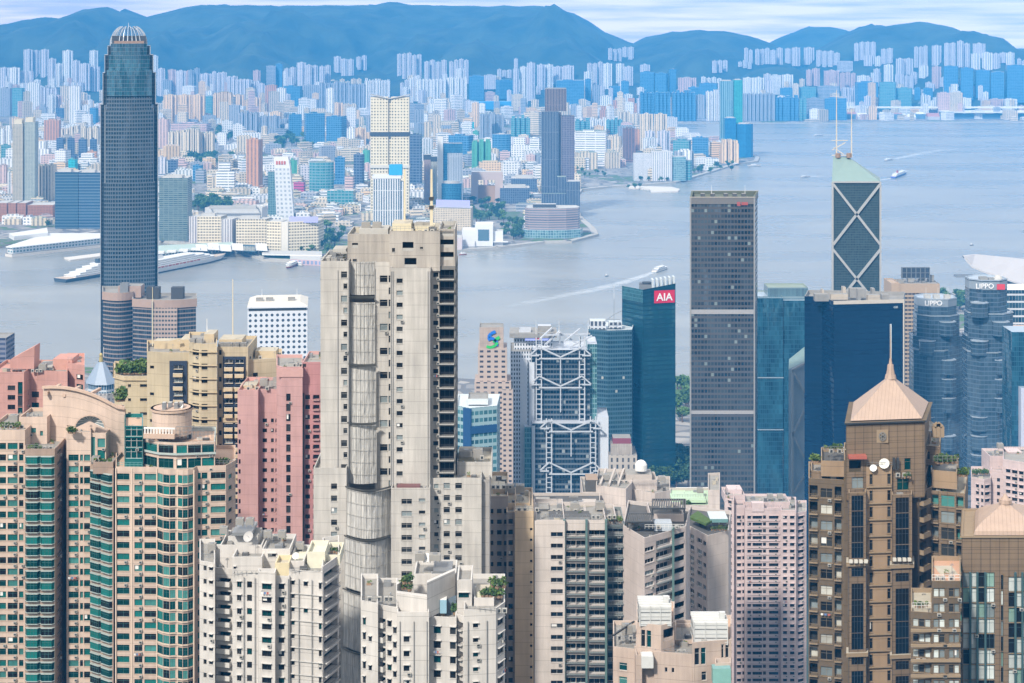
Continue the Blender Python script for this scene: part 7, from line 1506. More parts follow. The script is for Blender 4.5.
for i in range(9): t.part('ledge', lambda m: m.prism([t.P(288.6, -1.3), t.P(323, -3.4), t.P(323, -2.9), t.P(288.6, -.8)], t.Z(591.5+i*13.4), t.Z(590.4+i*13.4), SW.slab, None, 0, True))
t.block(t.front(220, 262, 8, 12), 545, SW, [], zb=t.Z(575)); t.block(t.front(262, 290, 5, 12), 549, SW, [(268, 276, 'w', (553, 9, 4, 1))], zb=t.Z(575)); t.block(t.front(232, 262, 2, 8), 557, SW, [(233.5, 236, 'w', (566, 9, 3, 1))], zb=t.Z(575)); t.block(t.front(289, 304, 1, 12), 561, SW, [], zb=t.Z(571), roof=wh2); t.block(t.front(307, 325, 3, 9), 552, Style(wh2, df, [gD]), [], zb=t.Z(571), roof=wh2); t.block(t.front(325, 340, 5, 10), 555, Style(wh2, df, [gD]), [], zb=t.Z(562)); t.block(t.front(275, 289, -1, 6), 563, Style(plain('roof cream yellow', (.6, .52, .34)), df, [gD]), [], zb=t.Z(575), roof=MATS['roof cream'])
t.rbox('lift_room', 228, 258, 536, 546, 11, 7, SW.slab, MATS['roof concrete']); t.rbox('roof_canopy', 232, 252, 532.5, 534.5, 9, 9, MATS['metal grey'])
for a, y_ in ((224, 545), (240, 536), (250, 536), (268, 549), (282, 549), (300, 561), (212, 562)): t.tank(a, y_+.5, 12, 1.8, 1.4)
t.dish(249, 549, 8, 1.25, plain('dish grey', (.42, .41, .40), .6)); t.dish(296, 561, 4, .8); t.rail(233, 288, 575, -.6); t.rail(290, 322, 571, -1.8); t.rail(204, 214, 562, 2); t.acs(236, 575, 1.5, 7, 1.3); t.acs(292, 571, 0, 5, 1.2); t.plants(330, 338, 561, 9, 3, .6)
t.part('drain_pipe', lambda m: [m.bar((q[0], q[1]-.15, t.z0), (q[0], q[1]-.15, t.Z(576)), .14, MATS['metal grey']) for q in (t.P(244, -.6), t.P(255, -1), t.P(288.4, -2), t.P(299, -1.8), t.P(312, -2.6))]); t.finish()
t = Tower('apartment_block', 'off-white apartment block with angled roof walls and green roof plants, bottom centre', 370, 432, 'apartment block')
t.block([t.P(360.8, 2), t.P(378, 0), t.P(378, 20), t.P(360.8, 20)], 602, SW, [(362.8, 365.8, 'w'), (368.6, 371.8, 'w', (635.5, 29, 6, 4))], (618, 14.6, 8, 7))
t.block([t.P(377.6, 2.5), t.P(397.5, 0), t.P(397.5, 20), t.P(377.6, 20)], 606, SW, [(379, 385.6, 'bal'), (387.4, 391.6, 'w'), (393, 396.6, 'w', (625, 14.6, 7, 7))], (619.5, 14.6, 7, 7))
t.block([t.P(397, -2), t.P(429, -2), t.P(429, 20), t.P(397, 20)], 612, SW, [(403.6, 409.4, 'w')], (635.5, 14.6, 6.6, 6))
t.block([t.P(428.6, 1), t.P(456.5, 0), t.P(456.5, 20), t.P(428.6, 20)], 617, SW, [(433.6, 440.8, 'w'), (450, 456, 'w')], (626, 14.6, 8, 6))
t.block([t.P(456, 2), t.P(464.5, 0), t.P(464.5, 20), t.P(456, 20)], 615, SW, [(458, 463, 'balo')], (622, 14.6, 7, 6))
t.block([t.P(464, -2), t.P(496, -1), t.P(505, 3), t.P(505, 22), t.P(464, 22)], 609, SW, [(473, 478.2, 'w', (622.5, 14.6, 5, 6)), (497.5, 503, 'w')], (621.5, 14.6, 7, 6), more={1: ([(497.6, 503.4, 'w')], (621.5, 14.6, 7.4, 6))})
def vwall(m):
    pts = [(397, 600, 2), (408, 596, -1), (430, 610, 4), (432, 588, 8), (446, 580, 6), (455, 586, 9)]
    A = [t.P(397, 2), t.P(427, -.5), t.P(427, 1), t.P(397, 3.5)]; m.prism(A, t.Z(614), t.Z(596), wh, SW.slab)
    A = [t.P(427, -.5), t.P(455, 8), t.P(455, 9.5), t.P(427, 1)]; m.prism(A, t.Z(618), t.Z(582), wh, SW.slab, 0, False, [t.P(427, -.5), t.P(455, 8), t.P(455, 9.5), t.P(427, 1)])
    A = [t.P(397, 3.5), t.P(411, 10), t.P(411, 11), t.P(397, 5)]; m.prism(A, t.Z(614), t.Z(590), wh, SW.slab)
t.part('roof_wall', vwall)
t.block(t.front(414, 456, 9, 10), 574, SW, [], zb=t.Z(618)); t.block(t.front(457, 472, 3, 10), 580, SW, [(458.6, 469, 'w', (592, 9, 6, 1))], zb=t.Z(616)); t.block(t.front(474, 494, 3, 8), 598, SW, [(477, 480, 'dark', (588, 9, 6, 1))], zb=t.Z(610))
t.rbox('blue_shed', 440, 446.5, 600, 612, 3, 3, plain('shed pale blue', (.25, .42, .52)), wf); t.rbox('roof_shed', 432, 445, 603, 617, 4, 4, plain('shed brown', (.22, .17, .1))); t.rbox('roof_shed', 446, 456, 600, 617, 5, 3, plain('shed slate', (.12, .16, .2)))
for a, b_, y_, n in ((402, 412, 583, 3), (401, 411, 590, 3), (481, 503, 597, 8), (492, 505, 588, 4), (399, 427, 611, 4), (452, 462, 614, 4)): t.plants(a, b_, y_+3, 5, n, 1.0)
t.dish(427, 576, 12, 1.0); t.tank(420, 574, 12, 2, 1.5); t.tank(435, 574, 12, 2.4, 1.2); t.rail(362, 377, 602, .6); t.rail(380, 396, 606, 1); t.acs(366, 602, 3, 5, 1.2); t.acs(480, 609, 0, 5, 1.2); t.rail(465, 495, 609, -1.6); t.rbox('roof_canopy', 433, 452, 571, 573, 10, 7, MATS['metal grey']); t.rbox('stair_house', 476, 490, 592, 600, 5, 5, wh2, MATS['roof cream'])
t.part('drain_pipe', lambda m: [m.bar((q[0], q[1]-.15, t.z0), (q[0], q[1]-.15, t.Z(618)), .13, MATS['metal grey']) for q in (t.P(400, -2), t.P(414, -2), t.P(427, -2), t.P(468, -2), t.P(487, -1.4))]); t.finish()
# ---- tan block seen edge-on and its neighbours
tn_ = render_wall('tan side wall', (.68, .52, .34), 3.0, .10, .1); tg = render_wall('taupe wall', (.40, .34, .30), 3.0, .1, .1)
STn = Style(tn_, df, [gD, gD2], slab=plain('slab tan', (.52, .4, .28))); STg = Style(tg, df, [gD, gD2], slab=MATS['slab tan'])
t = Tower('apartment_tower', 'narrow tan apartment tower squeezed between grey concrete tower and dark windowed block', 474, 512)
t.block(t.front(488, 508, 8, 26), 496, STg, [(490.6, 493.4, 'w'), (497, 501.6, 'w'), (504, 506.6, 'w')], (509, 10.6, 4.6, 20), roof=MATS['roof cream'])
t.block(t.front(506.5, 514.8, 3, 22), 512, STg, [(508.4, 512.8, 'w')], (519, 10.6, 5, 20))
t.block(t.front(514.8, 533.6, 0, 24), 511, STn, [(530, 532.4, 'slit')], (528, 10.6, 2.6, 18), roof=MATS['roof cream'])
t.block(t.front(504, 530, 9, 12), 503, STn, [], zb=t.Z(514), roof=MATS['roof cream']); t.rbox('lift_room', 493, 505, 489, 497, 14, 8, STn.slab, MATS['roof cream']); t.tank(520, 503.5, 14); t.tank(510, 503.5, 14); t.rail(515, 533, 511, .5); t.acs(517, 511.5, 3, 6, 1.5); t.acs(491, 496.5, 11, 4)
t.finish()
# ---- dark windowed block
gw_ = render_wall('warm white wall', (.64, .58, .535), 2.98, .08, .1); SG = Style(gw_, plain('frame light grey', (.45, .45, .44), .5), [gD, gB, gD2, gD], slab=plain('slab warm', (.56, .51, .48), .7)); dk_ = render_wall('slate wall', (.12, .15, .15), 2.98, .15, .1); SD = Style(dk_, MATS['frame light grey'], [gD, gD2, gB], slab=MATS['slab slate'], rail=MATS['white paint'])
t = Tower('apartment_tower', 'warm white apartment tower with dark green vertical strip and balconies, centre foreground', 475, 580)
RW = (532.2, 11.42, 4.6, 15)
t.block(t.front(534.6, 564.8, -1, 22), 521, SG, [(550.8, 563, 'w')], RW, pybot=None)
t.block(t.front(565.4, 586.8, .5, 20), 523, SG, [(566, 576, 'balo+dk'), (576.2, 586, 'balo+dk')], (529, 11.42, 7.4, 15))
t.block(t.front(587, 606.6, .2, 20), 523, SG, [(589, 605.4, 'balo+dk')], (530, 11.42, 7.4, 15), )
t.block(t.front(606.8, 625, 4, 18), 525, SD, [(608, 623.6, 'balo+ac+dk')], (527, 11.42, 7.6, 15))
for a in (564.9, 587, 606.6): t.part('drain_pipe', lambda m: (lambda q: m.box(q[0]-.45, q[0]+.1, q[1]-.7, q[1]+.3, t.z0, t.Z(519), plain('pipe duct green', (.10, .17, .16), .5)))(t.P(a, -.2)))
t.block(t.front(536, 606, .4, 18), 520, SG, [], zb=t.Z(526)); t.rbox('roof_sheet', 549, 590, 517, 521, 4, 6, MATS['metal grey'], MATS['roof dark']); t.rbox('lift_room', 536, 549, 509, 522, 12, 7, MATS['roof dark'], MATS['roof concrete']); t.rail(536, 606, 520, .8); t.acs(592, 520, 4, 6, 1.4); t.tank(575, 520, 12); t.tank(600, 520, 13); t.acs(552, 520, 10, 6, 1.5)
t.block(t.front(601, 616, 8, 12), 516, SG, [], zb=t.Z(526)); t.plants(608, 622, 525, 6, 4, .7)
t.finish()
# ---- corner block with blank side
t = Tower('apartment_tower', 'apartment tower with blank pinkish side wall, dark balconies and slatted roof terrace', 470, 655)
bk = render_wall('pink grey blank wall', (.64, .56, .525), 2.98, .05, .06); SK = Style(bk, MATS['white paint'], [gD, gD2, gC], slab=plain('slab pink grey', (.55, .5, .47), .7))
q1, q2, q3 = t.P(623, 9), t.P(644.5, -3), t.P(686, 8)
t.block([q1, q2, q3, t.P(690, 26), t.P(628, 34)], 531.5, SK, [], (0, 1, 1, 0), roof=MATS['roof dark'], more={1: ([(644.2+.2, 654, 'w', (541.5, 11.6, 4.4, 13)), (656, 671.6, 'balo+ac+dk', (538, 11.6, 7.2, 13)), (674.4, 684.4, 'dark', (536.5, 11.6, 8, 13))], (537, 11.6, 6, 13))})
t.part('drain_pipe', lambda m: (lambda q: m.box(q[0]-.3, q[0]+.3, q[1]-1.2, q[1], t.z0, t.Z(531), MATS['pipe duct green']))(t.P(672.8, 4.3)))
def terr(x0, x1, dy, py, d):
    t.part('roof_terrace', lambda m: [m.bar((*t.P(x0+(x1-x0)*i/14, dy), t.Z(py)), (t.P(x0+(x1-x0)*i/14, dy)[0]+1, t.P(x0, dy)[1]+d, t.Z(py)), .35, MATS['roof dark']) for i in range(15)]+[m.bar((*t.P(x0, dy), t.Z(py)), (*t.P(x1, dy), t.Z(py)), .45, MATS['dark steel']), m.bar((*t.P(x0, dy+d), t.Z(py)), (*t.P(x1, dy+d), t.Z(py)), .45, MATS['dark steel'])]+[m.bar((*t.P(x, dy+e), t.Z(532)), (*t.P(x, dy+e), t.Z(py)), .35, MATS['dark steel']) for x in (x0+.5, x1-.5) for e in (.2, d-.2)])
terr(627, 652, 4, 526.5, 8); terr(652, 685, 10, 519, 9)
t.block(t.front(650, 684, 16, 12), 514, SK, [], zb=t.Z(532), roof=MATS['roof dark']); t.rbox('skylight', 654, 672, 523, 530, 6, 4, plain('skylight pale', (.45, .5, .55), .2)); t.rail(645, 684, 531, 2, mat=wf); t.plants(628, 640, 531, 10, 4, .7); t.acs(656, 531, 5, 5, 1.3)
t.finish()
# ---- its right neighbour with green roof
t = Tower('apartment_tower', 'pale apartment tower with green turf roof and blank front corner, left of pale pink tower', 500, 708)
q1, q2, q3 = t.P(686.5, 10), t.P(707.5, -1), t.P(728.5, 4)
t.block([q1, q2, q3, t.P(731, 24), t.P(690, 30)], 530, Style(render_wall('blush wall', (.66, .58, .53), 3, .06, .06), wf, [gC, gD2], slab=MATS['slab pink grey']), [(690, 694, 'w+ac'), (697.2, 701.6, 'w'), (703, 706, 'slit')], (537, 10.9, 4.6, 14), roof=MATS['roof dark'])
t.part('roof_lawn', lambda m: m.prism([t.P(689, 12), t.P(706, 5), t.P(712, 8), t.P(698, 18)], t.Z(531), t.Z(528.5), plain('turf', (.06, .11, .025), .95, 0, .4, 1.2), MATS['turf'])); t.rbox('roof_table', 710, 728, 519, 521.5, 8, 8, MATS['balcony glass'], plain('pale glass roof', (.5, .56, .56), .2)); t.rail(708, 728, 530, .8, 1.3, MATS['dark steel']); t.plants(711, 727, 530, 3, 6, .6)
t.part('column', lambda m: [m.bar((*t.P(a, 9), t.Z(533)), (*t.P(a, 9), t.Z(521, 9)), .3, wf) for a in (711, 719, 727)]); t.finish()
# ---- concrete roofs behind
cr2 = render_wall('pinkish concrete', (.60, .53, .49), 3.2, .16, .1); SR = Style(cr2, df, [gD, gD2], slab=plain('slab pinkish', (.52, .47, .43), .8))
t = Tower('apartment_tower', 'stepped pinkish grey concrete rooftops with white dome, right of the truss framed bank', 640, 628)
t.block(t.front(582.5, 600, 6, 22), 492, SR, [(585, 589, 'w')], (503, 9, 4, 16)); t.block([t.P(596, 2), t.P(626, -3), t.P(632, 6), t.P(632, 24), t.P(598, 26)], 487, SR, [(600, 604, 'w'), (612, 616, 'w')], (512, 9, 4, 14)); t.block([t.P(631, 8), t.P(655, 2), t.P(670, 6), t.P(670, 26), t.P(632, 26)], 491, SR, [(640, 644, 'w')], (509, 9, 4, 14)); t.block(t.front(619, 657, 9, 12), 480, SR, [], zb=t.Z(494)); t.rbox('stair_house', 586, 598, 480, 493, 8, 9, MATS['roof dark'], plain('roof brown', (.3, .22, .16))); t.rbox('lift_room', 626, 652, 474.5, 482, 12, 8, SR.slab, MATS['roof concrete'])
t.part('dome', lambda m: (m.cyl(*t.P(641, 14), 2.2, t.Z(480), t.Z(474), MATS['white paint']), m.ball(*t.P(641, 14), t.Z(474.8), 2.1, 2.1, 1.9, MATS['white paint'], 12, 6, True))); t.rail(597, 626, 487, 1); t.rail(632, 668, 491, 8); t.tank(606, 486.5, 12); t.tank(662, 490, 14); t.acs(636, 490.5, 12, 6, 1.6); t.acs(602, 486.5, 8, 6, 1.6); t.part('roof_beam', lambda m: [m.bar((*t.P(a, 4), t.Z(488)), (*t.P(a+6, 20), t.Z(483)), .7, SR.slab) for a in (600, 609, 618)]); t.finish()
t = Tower('apartment_tower', 'low pale building with mint green roof deck behind the corner block', 700, 695)
t.block([t.P(670, 0), t.P(719.5, 0), t.P(719.5, 26), t.P(670, 26)], 505, SR, [(672, 678, 'w'), (684, 692, 'w')], (512, 8.4, 4, 12), roof=plain('mint deck', (.42, .56, .40), .7)); t.block([t.P(708, -1), t.P(719.8, -1.5), t.P(719.8, 26), t.P(708, 25)], 490, SR, [], zb=t.Z(506)); t.rbox('parapet_screen', 676, 719, 488, 496, 26.5, 1.2, plain('mint wall', (.5, .58, .48)), wf); t.rbox('roof_deck', 672, 706, 500, 502, 4, 10, MATS['mint deck']); t.rail(672, 706, 500, 4); t.plants(680, 690, 505, 2, 3, .9); t.tank(700, 490+12, 16); t.finish()
t = Tower('apartment_tower', 'dark low roofed apartment block directly below the truss framed bank', 620, 560)
t.block([t.P(532, 0), t.P(600, 0), t.P(600, 20), t.P(532, 20)], 508, SR, [(536, 540, 'w')], (516, 9, 4, 8), roof=MATS['roof dark']); t.rbox('stair_house', 536, 550, 503, 509, 6, 8, MATS['roof dark'], MATS['roof concrete']); t.rbox('plant_room', 583, 597, 505, 509, 6, 8, SR.slab); t.acs(553, 508, 4, 8, 1.7); t.rail(533, 598, 508, .6); t.finish()
# ---- pale pink tower
pp = render_wall('pale pink wall', (.62, .50, .485), 2.98, .06, .1); SPP = Style(pp, df, [gD, gD2, gD], slab=plain('slab pale pink', (.66, .54, .53), .7), hood=True)
t = Tower('apartment_tower', 'pale pink apartment tower with dense small windows, right of centre beside the brown tower', 794, 765)
PR = (515.5, 6.78, 3.4, 26)
t.block([t.P(724.5, 4), t.P(734, 0), t.P(734, 22), t.P(724.5, 22)], 499, SPP, [(728, 731.6, 'w')], (500, 6.78, 3.4, 28)); t.block(t.front(734, 745, 2.5, 20), 505, SPP, [(737, 741, 'w'), (742.4, 744.4, 'slit')], PR)
t.block(t.front(745, 781, 0, 22), 508, SPP, [(747.4, 751, 'w'), (752.6, 762, 'w+ac'), (763, 766, 'slit'), (769, 778.4, 'w+ac')], PR, roof=MATS['slab pale pink'])
t.block([t.P(781, -2), t.P(796, -2), t.P(796, 20), t.P(781, 20)], 510, SPP, [(783, 787, 'w'), (790, 794.4, 'w')], PR); t.block([t.P(796, 1), t.P(806.5, 4), t.P(806.5, 22), t.P(796, 22)], 512, SPP, [(798, 803.6, 'w+ac')], PR)
t.block(t.front(725, 745, 7, 14), 495, SPP, [], zb=t.Z(505)); t.block(t.front(745, 790, 4, 14), 502, SPP, [], zb=t.Z(510), roof=MATS['roof concrete']); t.rbox('roof_frame', 752, 764, 503, 511, -.4, 3, SPP.slab); t.rbox('lift_room', 728, 742, 489.5, 500, 12, 8, SPP.slab); t.tank(770, 503, 10); t.tank(780, 503, 10); t.rail(745, 781, 508, .6)
for k in range(25): t.part('ledge', lambda m: m.prism([t.P(747, -.45), t.P(780, -.45), t.P(780, .05), t.P(747, .05)], t.Z(520.6+k*6.78), t.Z(519.4+k*6.78), SPP.slab, None, 0, True))
t.rail(725, 733, 499, 4.2); t.finish()
t = Tower('apartment_block', 'wide pale pink apartment block at the right edge behind the bronze towers', 760, 1000, 'apartment block')
t.block([t.P(971, 6), t.P(984, 2), t.P(991, 4), t.P(991, 24), t.P(971, 24)], 478, SPP, [(976, 979, 'w'), (981, 983.4, 'slit')], (484, 6.9, 3.6, 20), more={1: ([(985, 989.6, 'w')], (484, 6.9, 3.6, 20))}); t.block([t.P(991, 8), t.P(1003, 6), t.P(1003, 24), t.P(991, 24)], 470, SPP, [(997, 1000, 'slit')], (478, 6.9, 3.6, 20)); t.block([t.P(1003, 2), t.P(1040, -8), t.P(1040, 24), t.P(1003, 24)], 462, SPP, [(1006, 1010.4, 'w'), (1012, 1017.4, 'w+ac'), (1019, 1023.6, 'w')], (471, 6.9, 3.6, 20)); t.block(t.front(990, 1040, 12, 14), 456, SPP, [], zb=t.Z(478), roof=MATS['roof concrete']); t.rbox('lift_room', 1008, 1022, 452, 458, 16, 8, SPP.slab); t.rail(992, 1030, 456, 12.4); t.tank(1000, 456.5, 18); t.plants(972, 988, 478, 10, 7, 1.0); t.finish()
# ---- peach building with white tank screens
pc = render_wall('peach render', (.54, .43, .36), 3.2, .10, .1); SC_ = Style(pc, wf, [gT2, gD, gT3], slab=plain('slab light peach', (.57, .47, .40), .7)); wl2 = plain('louvre white', (.56, .57, .56), .6)
t = Tower('apartment_block', 'peach rooftops with two white louvred tank houses, bottom centre right', 410, 675, 'apartment block')
def lou(x0, x1, pt, pb, dy, d):
    def fn(m):
        p = t.front(x0, x1, dy, d); z0, z1 = t.Z(pb), t.Z(pt); m.prism(p, z0, z1, wl2, wl2); k = 5
        for i in range(k): z = z0+(z1-z0)*(i+.5)/k; m.prism(inset(p, -.14), z, z+.16, MATS['metal grey'] if i in (1, 3) else wl2, None, 0, True)
        for u in (0, .33, .66, 1): x = p[0][0]+(p[1][0]-p[0][0])*u; m.box(x-.09, x+.09, p[0][1]-.22, p[0][1], z0, z1+.2, wl2)
        for j in range(4): y = p[0][1]+d*(j+.5)/4; m.box(p[0][0]-.2, p[1][0]+.2, y-.25, y+.25, z1, z1+.5, wl2)
        m.bar((p[1][0]-1, p[1][1]+d*.3, z1), (p[1][0]-1, p[1][1]+d*.3, z1+1.8), 1.2, wl2)
    t.part('tank_screen', fn)
t.block([t.P(613, 4), t.P(637, 2), t.P(637, 22), t.P(613, 22)], 648, SC_, [(619, 627, 'w')], (663, 14, 8, 4), roof=MATS['roof concrete'])
t.block([t.P(636.6, 1), t.P(661, -1), t.P(674.5, 1.5), t.P(674.5, 16), t.P(636.6, 16)], 624, SC_, [(641, 645, 'slit'), (646.6, 651, 'slit')], (630.5, 20, 17, 1), roof=MATS['roof peach'], more={1: ([(663.4, 673.4, 'dark')], (629, 18, 12, 1))})
t.block([t.P(654, -1), t.P(694, -3), t.P(694, 18), t.P(654, 18)], 653, SC_, [(664.8, 667.4, 'slit'), (671.6, 674.2, 'slit')], (668, 16, 5, 3)); t.block([t.P(692, -3), t.P(731.5, -1), t.P(731.5, 16), t.P(692, 16)], 641, SC_, [(694.6, 699.6, 'slit', (647, 20, 17, 1)), (701, 706, 'slit', (647, 20, 17, 1)), (721.4, 724, 'slit', (645, 20, 14, 1)), (725.4, 729, 'slit', (645, 20, 14, 1)), (701.6, 706.6, 'w', (671, 14, 9, 2))], (0, 1, 1, 0), roof=MATS['roof peach']); t.block([t.P(715, -5), t.P(731, -4.6), t.P(731, -1.5), t.P(715, -1.8)], 663, SC_, [(718, 729, 'w')], (668, 14, 9, 2))
t.block([t.P(675, 6), t.P(693, 6), t.P(693, 20), t.P(675, 20)], 640, SC_, [(683, 692, 'dark')], (644, 14, 8, 1)); t.block(t.front(636, 642, -2, 6), 655, SC_, [], zb=None)
lou(640, 671, 607, 626.5, .2, 7); lou(694, 727.5, 621, 643, -1.2, 7); t.rbox('tank_screen', 641.5, 653.5, 656.5, 667, -3.2, 3, wl2); t.rbox('tank_screen', 642.8, 652.2, 654.6, 656.4, -2.6, 2, MATS['white paint'])
t.rail(614, 636, 648, 4.4); t.acs(618, 648.5, 8, 5, 1.1); t.acs(660, 653.5, 2, 6, 1.2); t.rail(655, 692, 653, -.6); t.tank(683, 653, 6, 2, 1.2); t.tank(627, 648, 12); t.part('roof_beam', lambda m: m.bar((*t.P(613, 5), t.Z(643)), (*t.P(634, 14), t.Z(642)), .35, MATS['dark steel'])); t.rbox('stair_house', 713, 731, 669, 683, -7, 3, plain('green sheet', (.2, .4, .36)), MATS['balcony glass']); t.finish()

# ---- bronze tiled towers on the right
bt_ = render_wall('bronze tile wall', (.225, .16, .10), 3.83, .10, .16, tile=1.3); bp2 = render_wall('honey panel', (.37, .26, .16), 3.83, .08, .14); bk_ = render_wall('bronze dark wall', (.15, .11, .068), 3.83, .12, .14)
cp_ = plain('copper roof', (.56, .38, .27), .6, 0, .08, .6)
def copper(name, col):
    m, n, l, b = _new(name); q = n.new('ShaderNodeTexCoord'); s = n.new('ShaderNodeSeparateXYZ'); l.new(q.outputs['UV'], s.inputs[0])
    f = math_(n, l, 'LESS_THAN', math_(n, l, 'FRACT', math_(n, l, 'DIVIDE', s.outputs['X'], .9)), .1); z = n.new('ShaderNodeTexNoise'); z.inputs['Scale'].default_value = .5; z.inputs['Detail'].default_value = 5; l.new(q.outputs['Object'], z.inputs['Vector'])
    a = math_(n, l, 'MULTIPLY', math_(n, l, 'MULTIPLY_ADD', f, -.3, 1.0), math_(n, l, 'MULTIPLY_ADD', z.outputs['Fac'], .3, .85)); c = n.new('ShaderNodeCombineXYZ')
    for i in range(3): l.new(a, c.inputs[i])
    l.new(mixc(n, l, 1.0, col, c.outputs[0], 'MULTIPLY'), b.inputs['Base Color']); b.inputs['Roughness'].default_value = .6; MATS[name] = m; return m
cp_ = copper('copper seam roof', (.41, .305, .24))
bd = plain('bronze rail', (.10, .08, .05), .5, .3)
SBr = Style(bt_, plain('frame bronze', (.20, .16, .11), .5), [gT2, gD2, gC, gT3], slab=plain('slab honey', (.33, .245, .155), .7), rail=bd); SBp = Style(bp2, MATS['frame bronze'], [gD, gD2], slab=MATS['slab honey']); SBd = Style(bk_, MATS['frame bronze'], [gD, gC, gCu, gD2], slab=MATS['slab honey'], rail=bd); SBn = Style(bt_, plain('frame blue grey', (.05, .06, .075), .4), [gB, gB, gD], slab=MATS['slab honey'])
def pyramid(t, poly, z0, z1, apex, steps=1, bow=0):
    cx, cy = apex
    def fn(m):
        k = 6; prev = poly; zp = z0
        for j in range(1, k+1):
            f = 1-j/k*.94; f2 = f*(1-bow*math.sin(math.pi*j/k)*.12); cur = [((x-cx)*f2+cx, (y-cy)*f2+cy) for x, y in poly]; z = z0+(z1-z0)*j/k
            for i in range(len(poly)):
                a, b_, c, d = prev[i], prev[(i+1) % len(poly)], cur[(i+1) % len(poly)], cur[i]; L = math.hypot(b_[0]-a[0], b_[1]-a[1]); L2 = math.hypot(c[0]-d[0], c[1]-d[1])
                m.face([(*a, zp), (*b_, zp), (*c, z), (*d, z)], cp_, [(-L/2, 0), (L/2, 0), (L2/2, 2), (-L2/2, 2)])
            prev, zp = cur, z
        m.cap(prev, z1, cp_); m.cap(poly[::-1], z0, cp_) if False else None
    return t.part('roof', fn)
t = Tower('apartment_tower', 'bronze tiled apartment tower with copper pyramid roof and tall spire', 420, 884)
c1, c2, c3, c4 = t.P(846, 0), t.P(926, 4), t.P(931, 24), t.P(850, 22)
MC = [t.P(846, 0), t.P(924.5, 3), t.P(931, 22), t.P(850, 22)]
t.block(MC, 424, Style(bt_, MATS['frame bronze'], [gT2, gC], slab=MATS['slab honey'], rail=bd), [(849, 861, 'dark', (459.5, 50, 11, 1)), (904.5, 911, 'w', (459, 50, 12, 1)), (851.8, 863.6, 'w', (476, 50, 11.5, 1)), (897.2, 909, 'w', (479.5, 50, 11.5, 1))], (0, 1, 1, 0), zb=t.Z(495), more={1: ([(925.6, 929.6, 'w')], (448, 16.5, 12, 4))})
t.block(inset(MC, .02), 423.9, Style(bt_, MATS['frame bronze'], [gT2, gC], slab=MATS['slab honey']), [], zb=t.Z(496), zt=t.Z(495.2)) if False else None
# projecting piers with long dark glass strips and a honey centre
CB = [t.P(848.5, -3), t.P(866, -2.6), t.P(866, 18), t.P(848.5, 18)]; CC = [t.P(892, -1.6), t.P(912, -1), t.P(912, 18), t.P(892, 18)]
strip = lambda a, b_, y0: [(a, b_, 'w', (y0, 16.4, 13.4, 2))]
for P_, a, b_, st0 in ((CB, 851.5, 863.5, 0), (CC, 895.6, 909, 5)):
    t.block(P_, 492.5+st0*.4, SBn, [(a, b_, 'glz', (495.5+st0*.4, 15.8, 15.2, 4)), (a, b_, 'glz', (568+st0, 99, 8.5, 1)), (a, b_, 'glz', (583.5+st0, 16.6, 16.2, 4)), (a, b_, 'glz', (656+st0, 99, 8.5, 1)), (a, b_, 'glz', (671+st0, 16.6, 16, 1))], (0, 1, 1, 0))
    for k in (0, 90): t.part('ledge', lambda m: m.prism(inset(P_, -.5), t.Z(562+st0*.8+k), t.Z(558+st0*.8+k), SBr.slab, MATS['roof cream'], 0, True))
    t.part('planter_box', lambda m: [m.prism([(P_[0][0]+i*1.15, P_[0][1]-1.1), (P_[0][0]+i*1.15+.8, P_[0][1]-1.1), (P_[0][0]+i*1.15+.8, P_[0][1]-.5), (P_[0][0]+i*1.15, P_[0][1]-.5)], t.Z(558), t.Z(554.8), plain('pale urn', (.6, .58, .52)), None) for i in range(4)])
t.block([t.P(866.2, 0), t.P(891.8, .6), t.P(891.8, 18), t.P(866.2, 18)], 467, SBp, [(869.6, 873, 'w'), (887.4, 891, 'w')], (474, 16.4, 10.6, 14), roof=MATS['roof cream'])
for i in range(14): t.part('ledge', lambda m: m.prism([t.P(866.4, -.5), t.P(891.6, .1), t.P(891.6, .7), t.P(866.4, .1)], t.Z(487.4+i*16.4), t.Z(486+i*16.4), MATS['slab honey'], None, 0, True))
t.block([t.P(844, .5), t.P(848.3, .5), t.P(848.3, 18), t.P(844, 18)], 460, SBd, [], (0, 1, 1, 0))
# left wing
t.block([t.P(808.5, 8), t.P(845, 6), t.P(845, 24), t.P(808.5, 24)], 479, SBd, [(809.4, 817.6, 'balo', (486, 16.2, 12, 14)), (820.6, 832.4, 'w', (488.5, 16.2, 9.6, 14)), (834.6, 841.4, 'balo', (486, 16.2, 12, 14))], (0, 1, 1, 0), roof=MATS['roof cream'])
t.block([t.P(821, 8.6), t.P(845.5, 8), t.P(845.5, 22), t.P(821, 22)], 461, SBp, [], zb=t.Z(480), roof=MATS['roof dark']); t.block([t.P(811, 10), t.P(822, 9), t.P(822, 20), t.P(811, 20)], 471, SBr, [], zb=t.Z(480)); t.rail(822, 843, 461, 9, 1.2); t.plants(812, 820, 471, 12, 5, .8); t.plants(824, 842, 461, 14, 4, .7); t.acs(826, 461, 11, 8, .9)
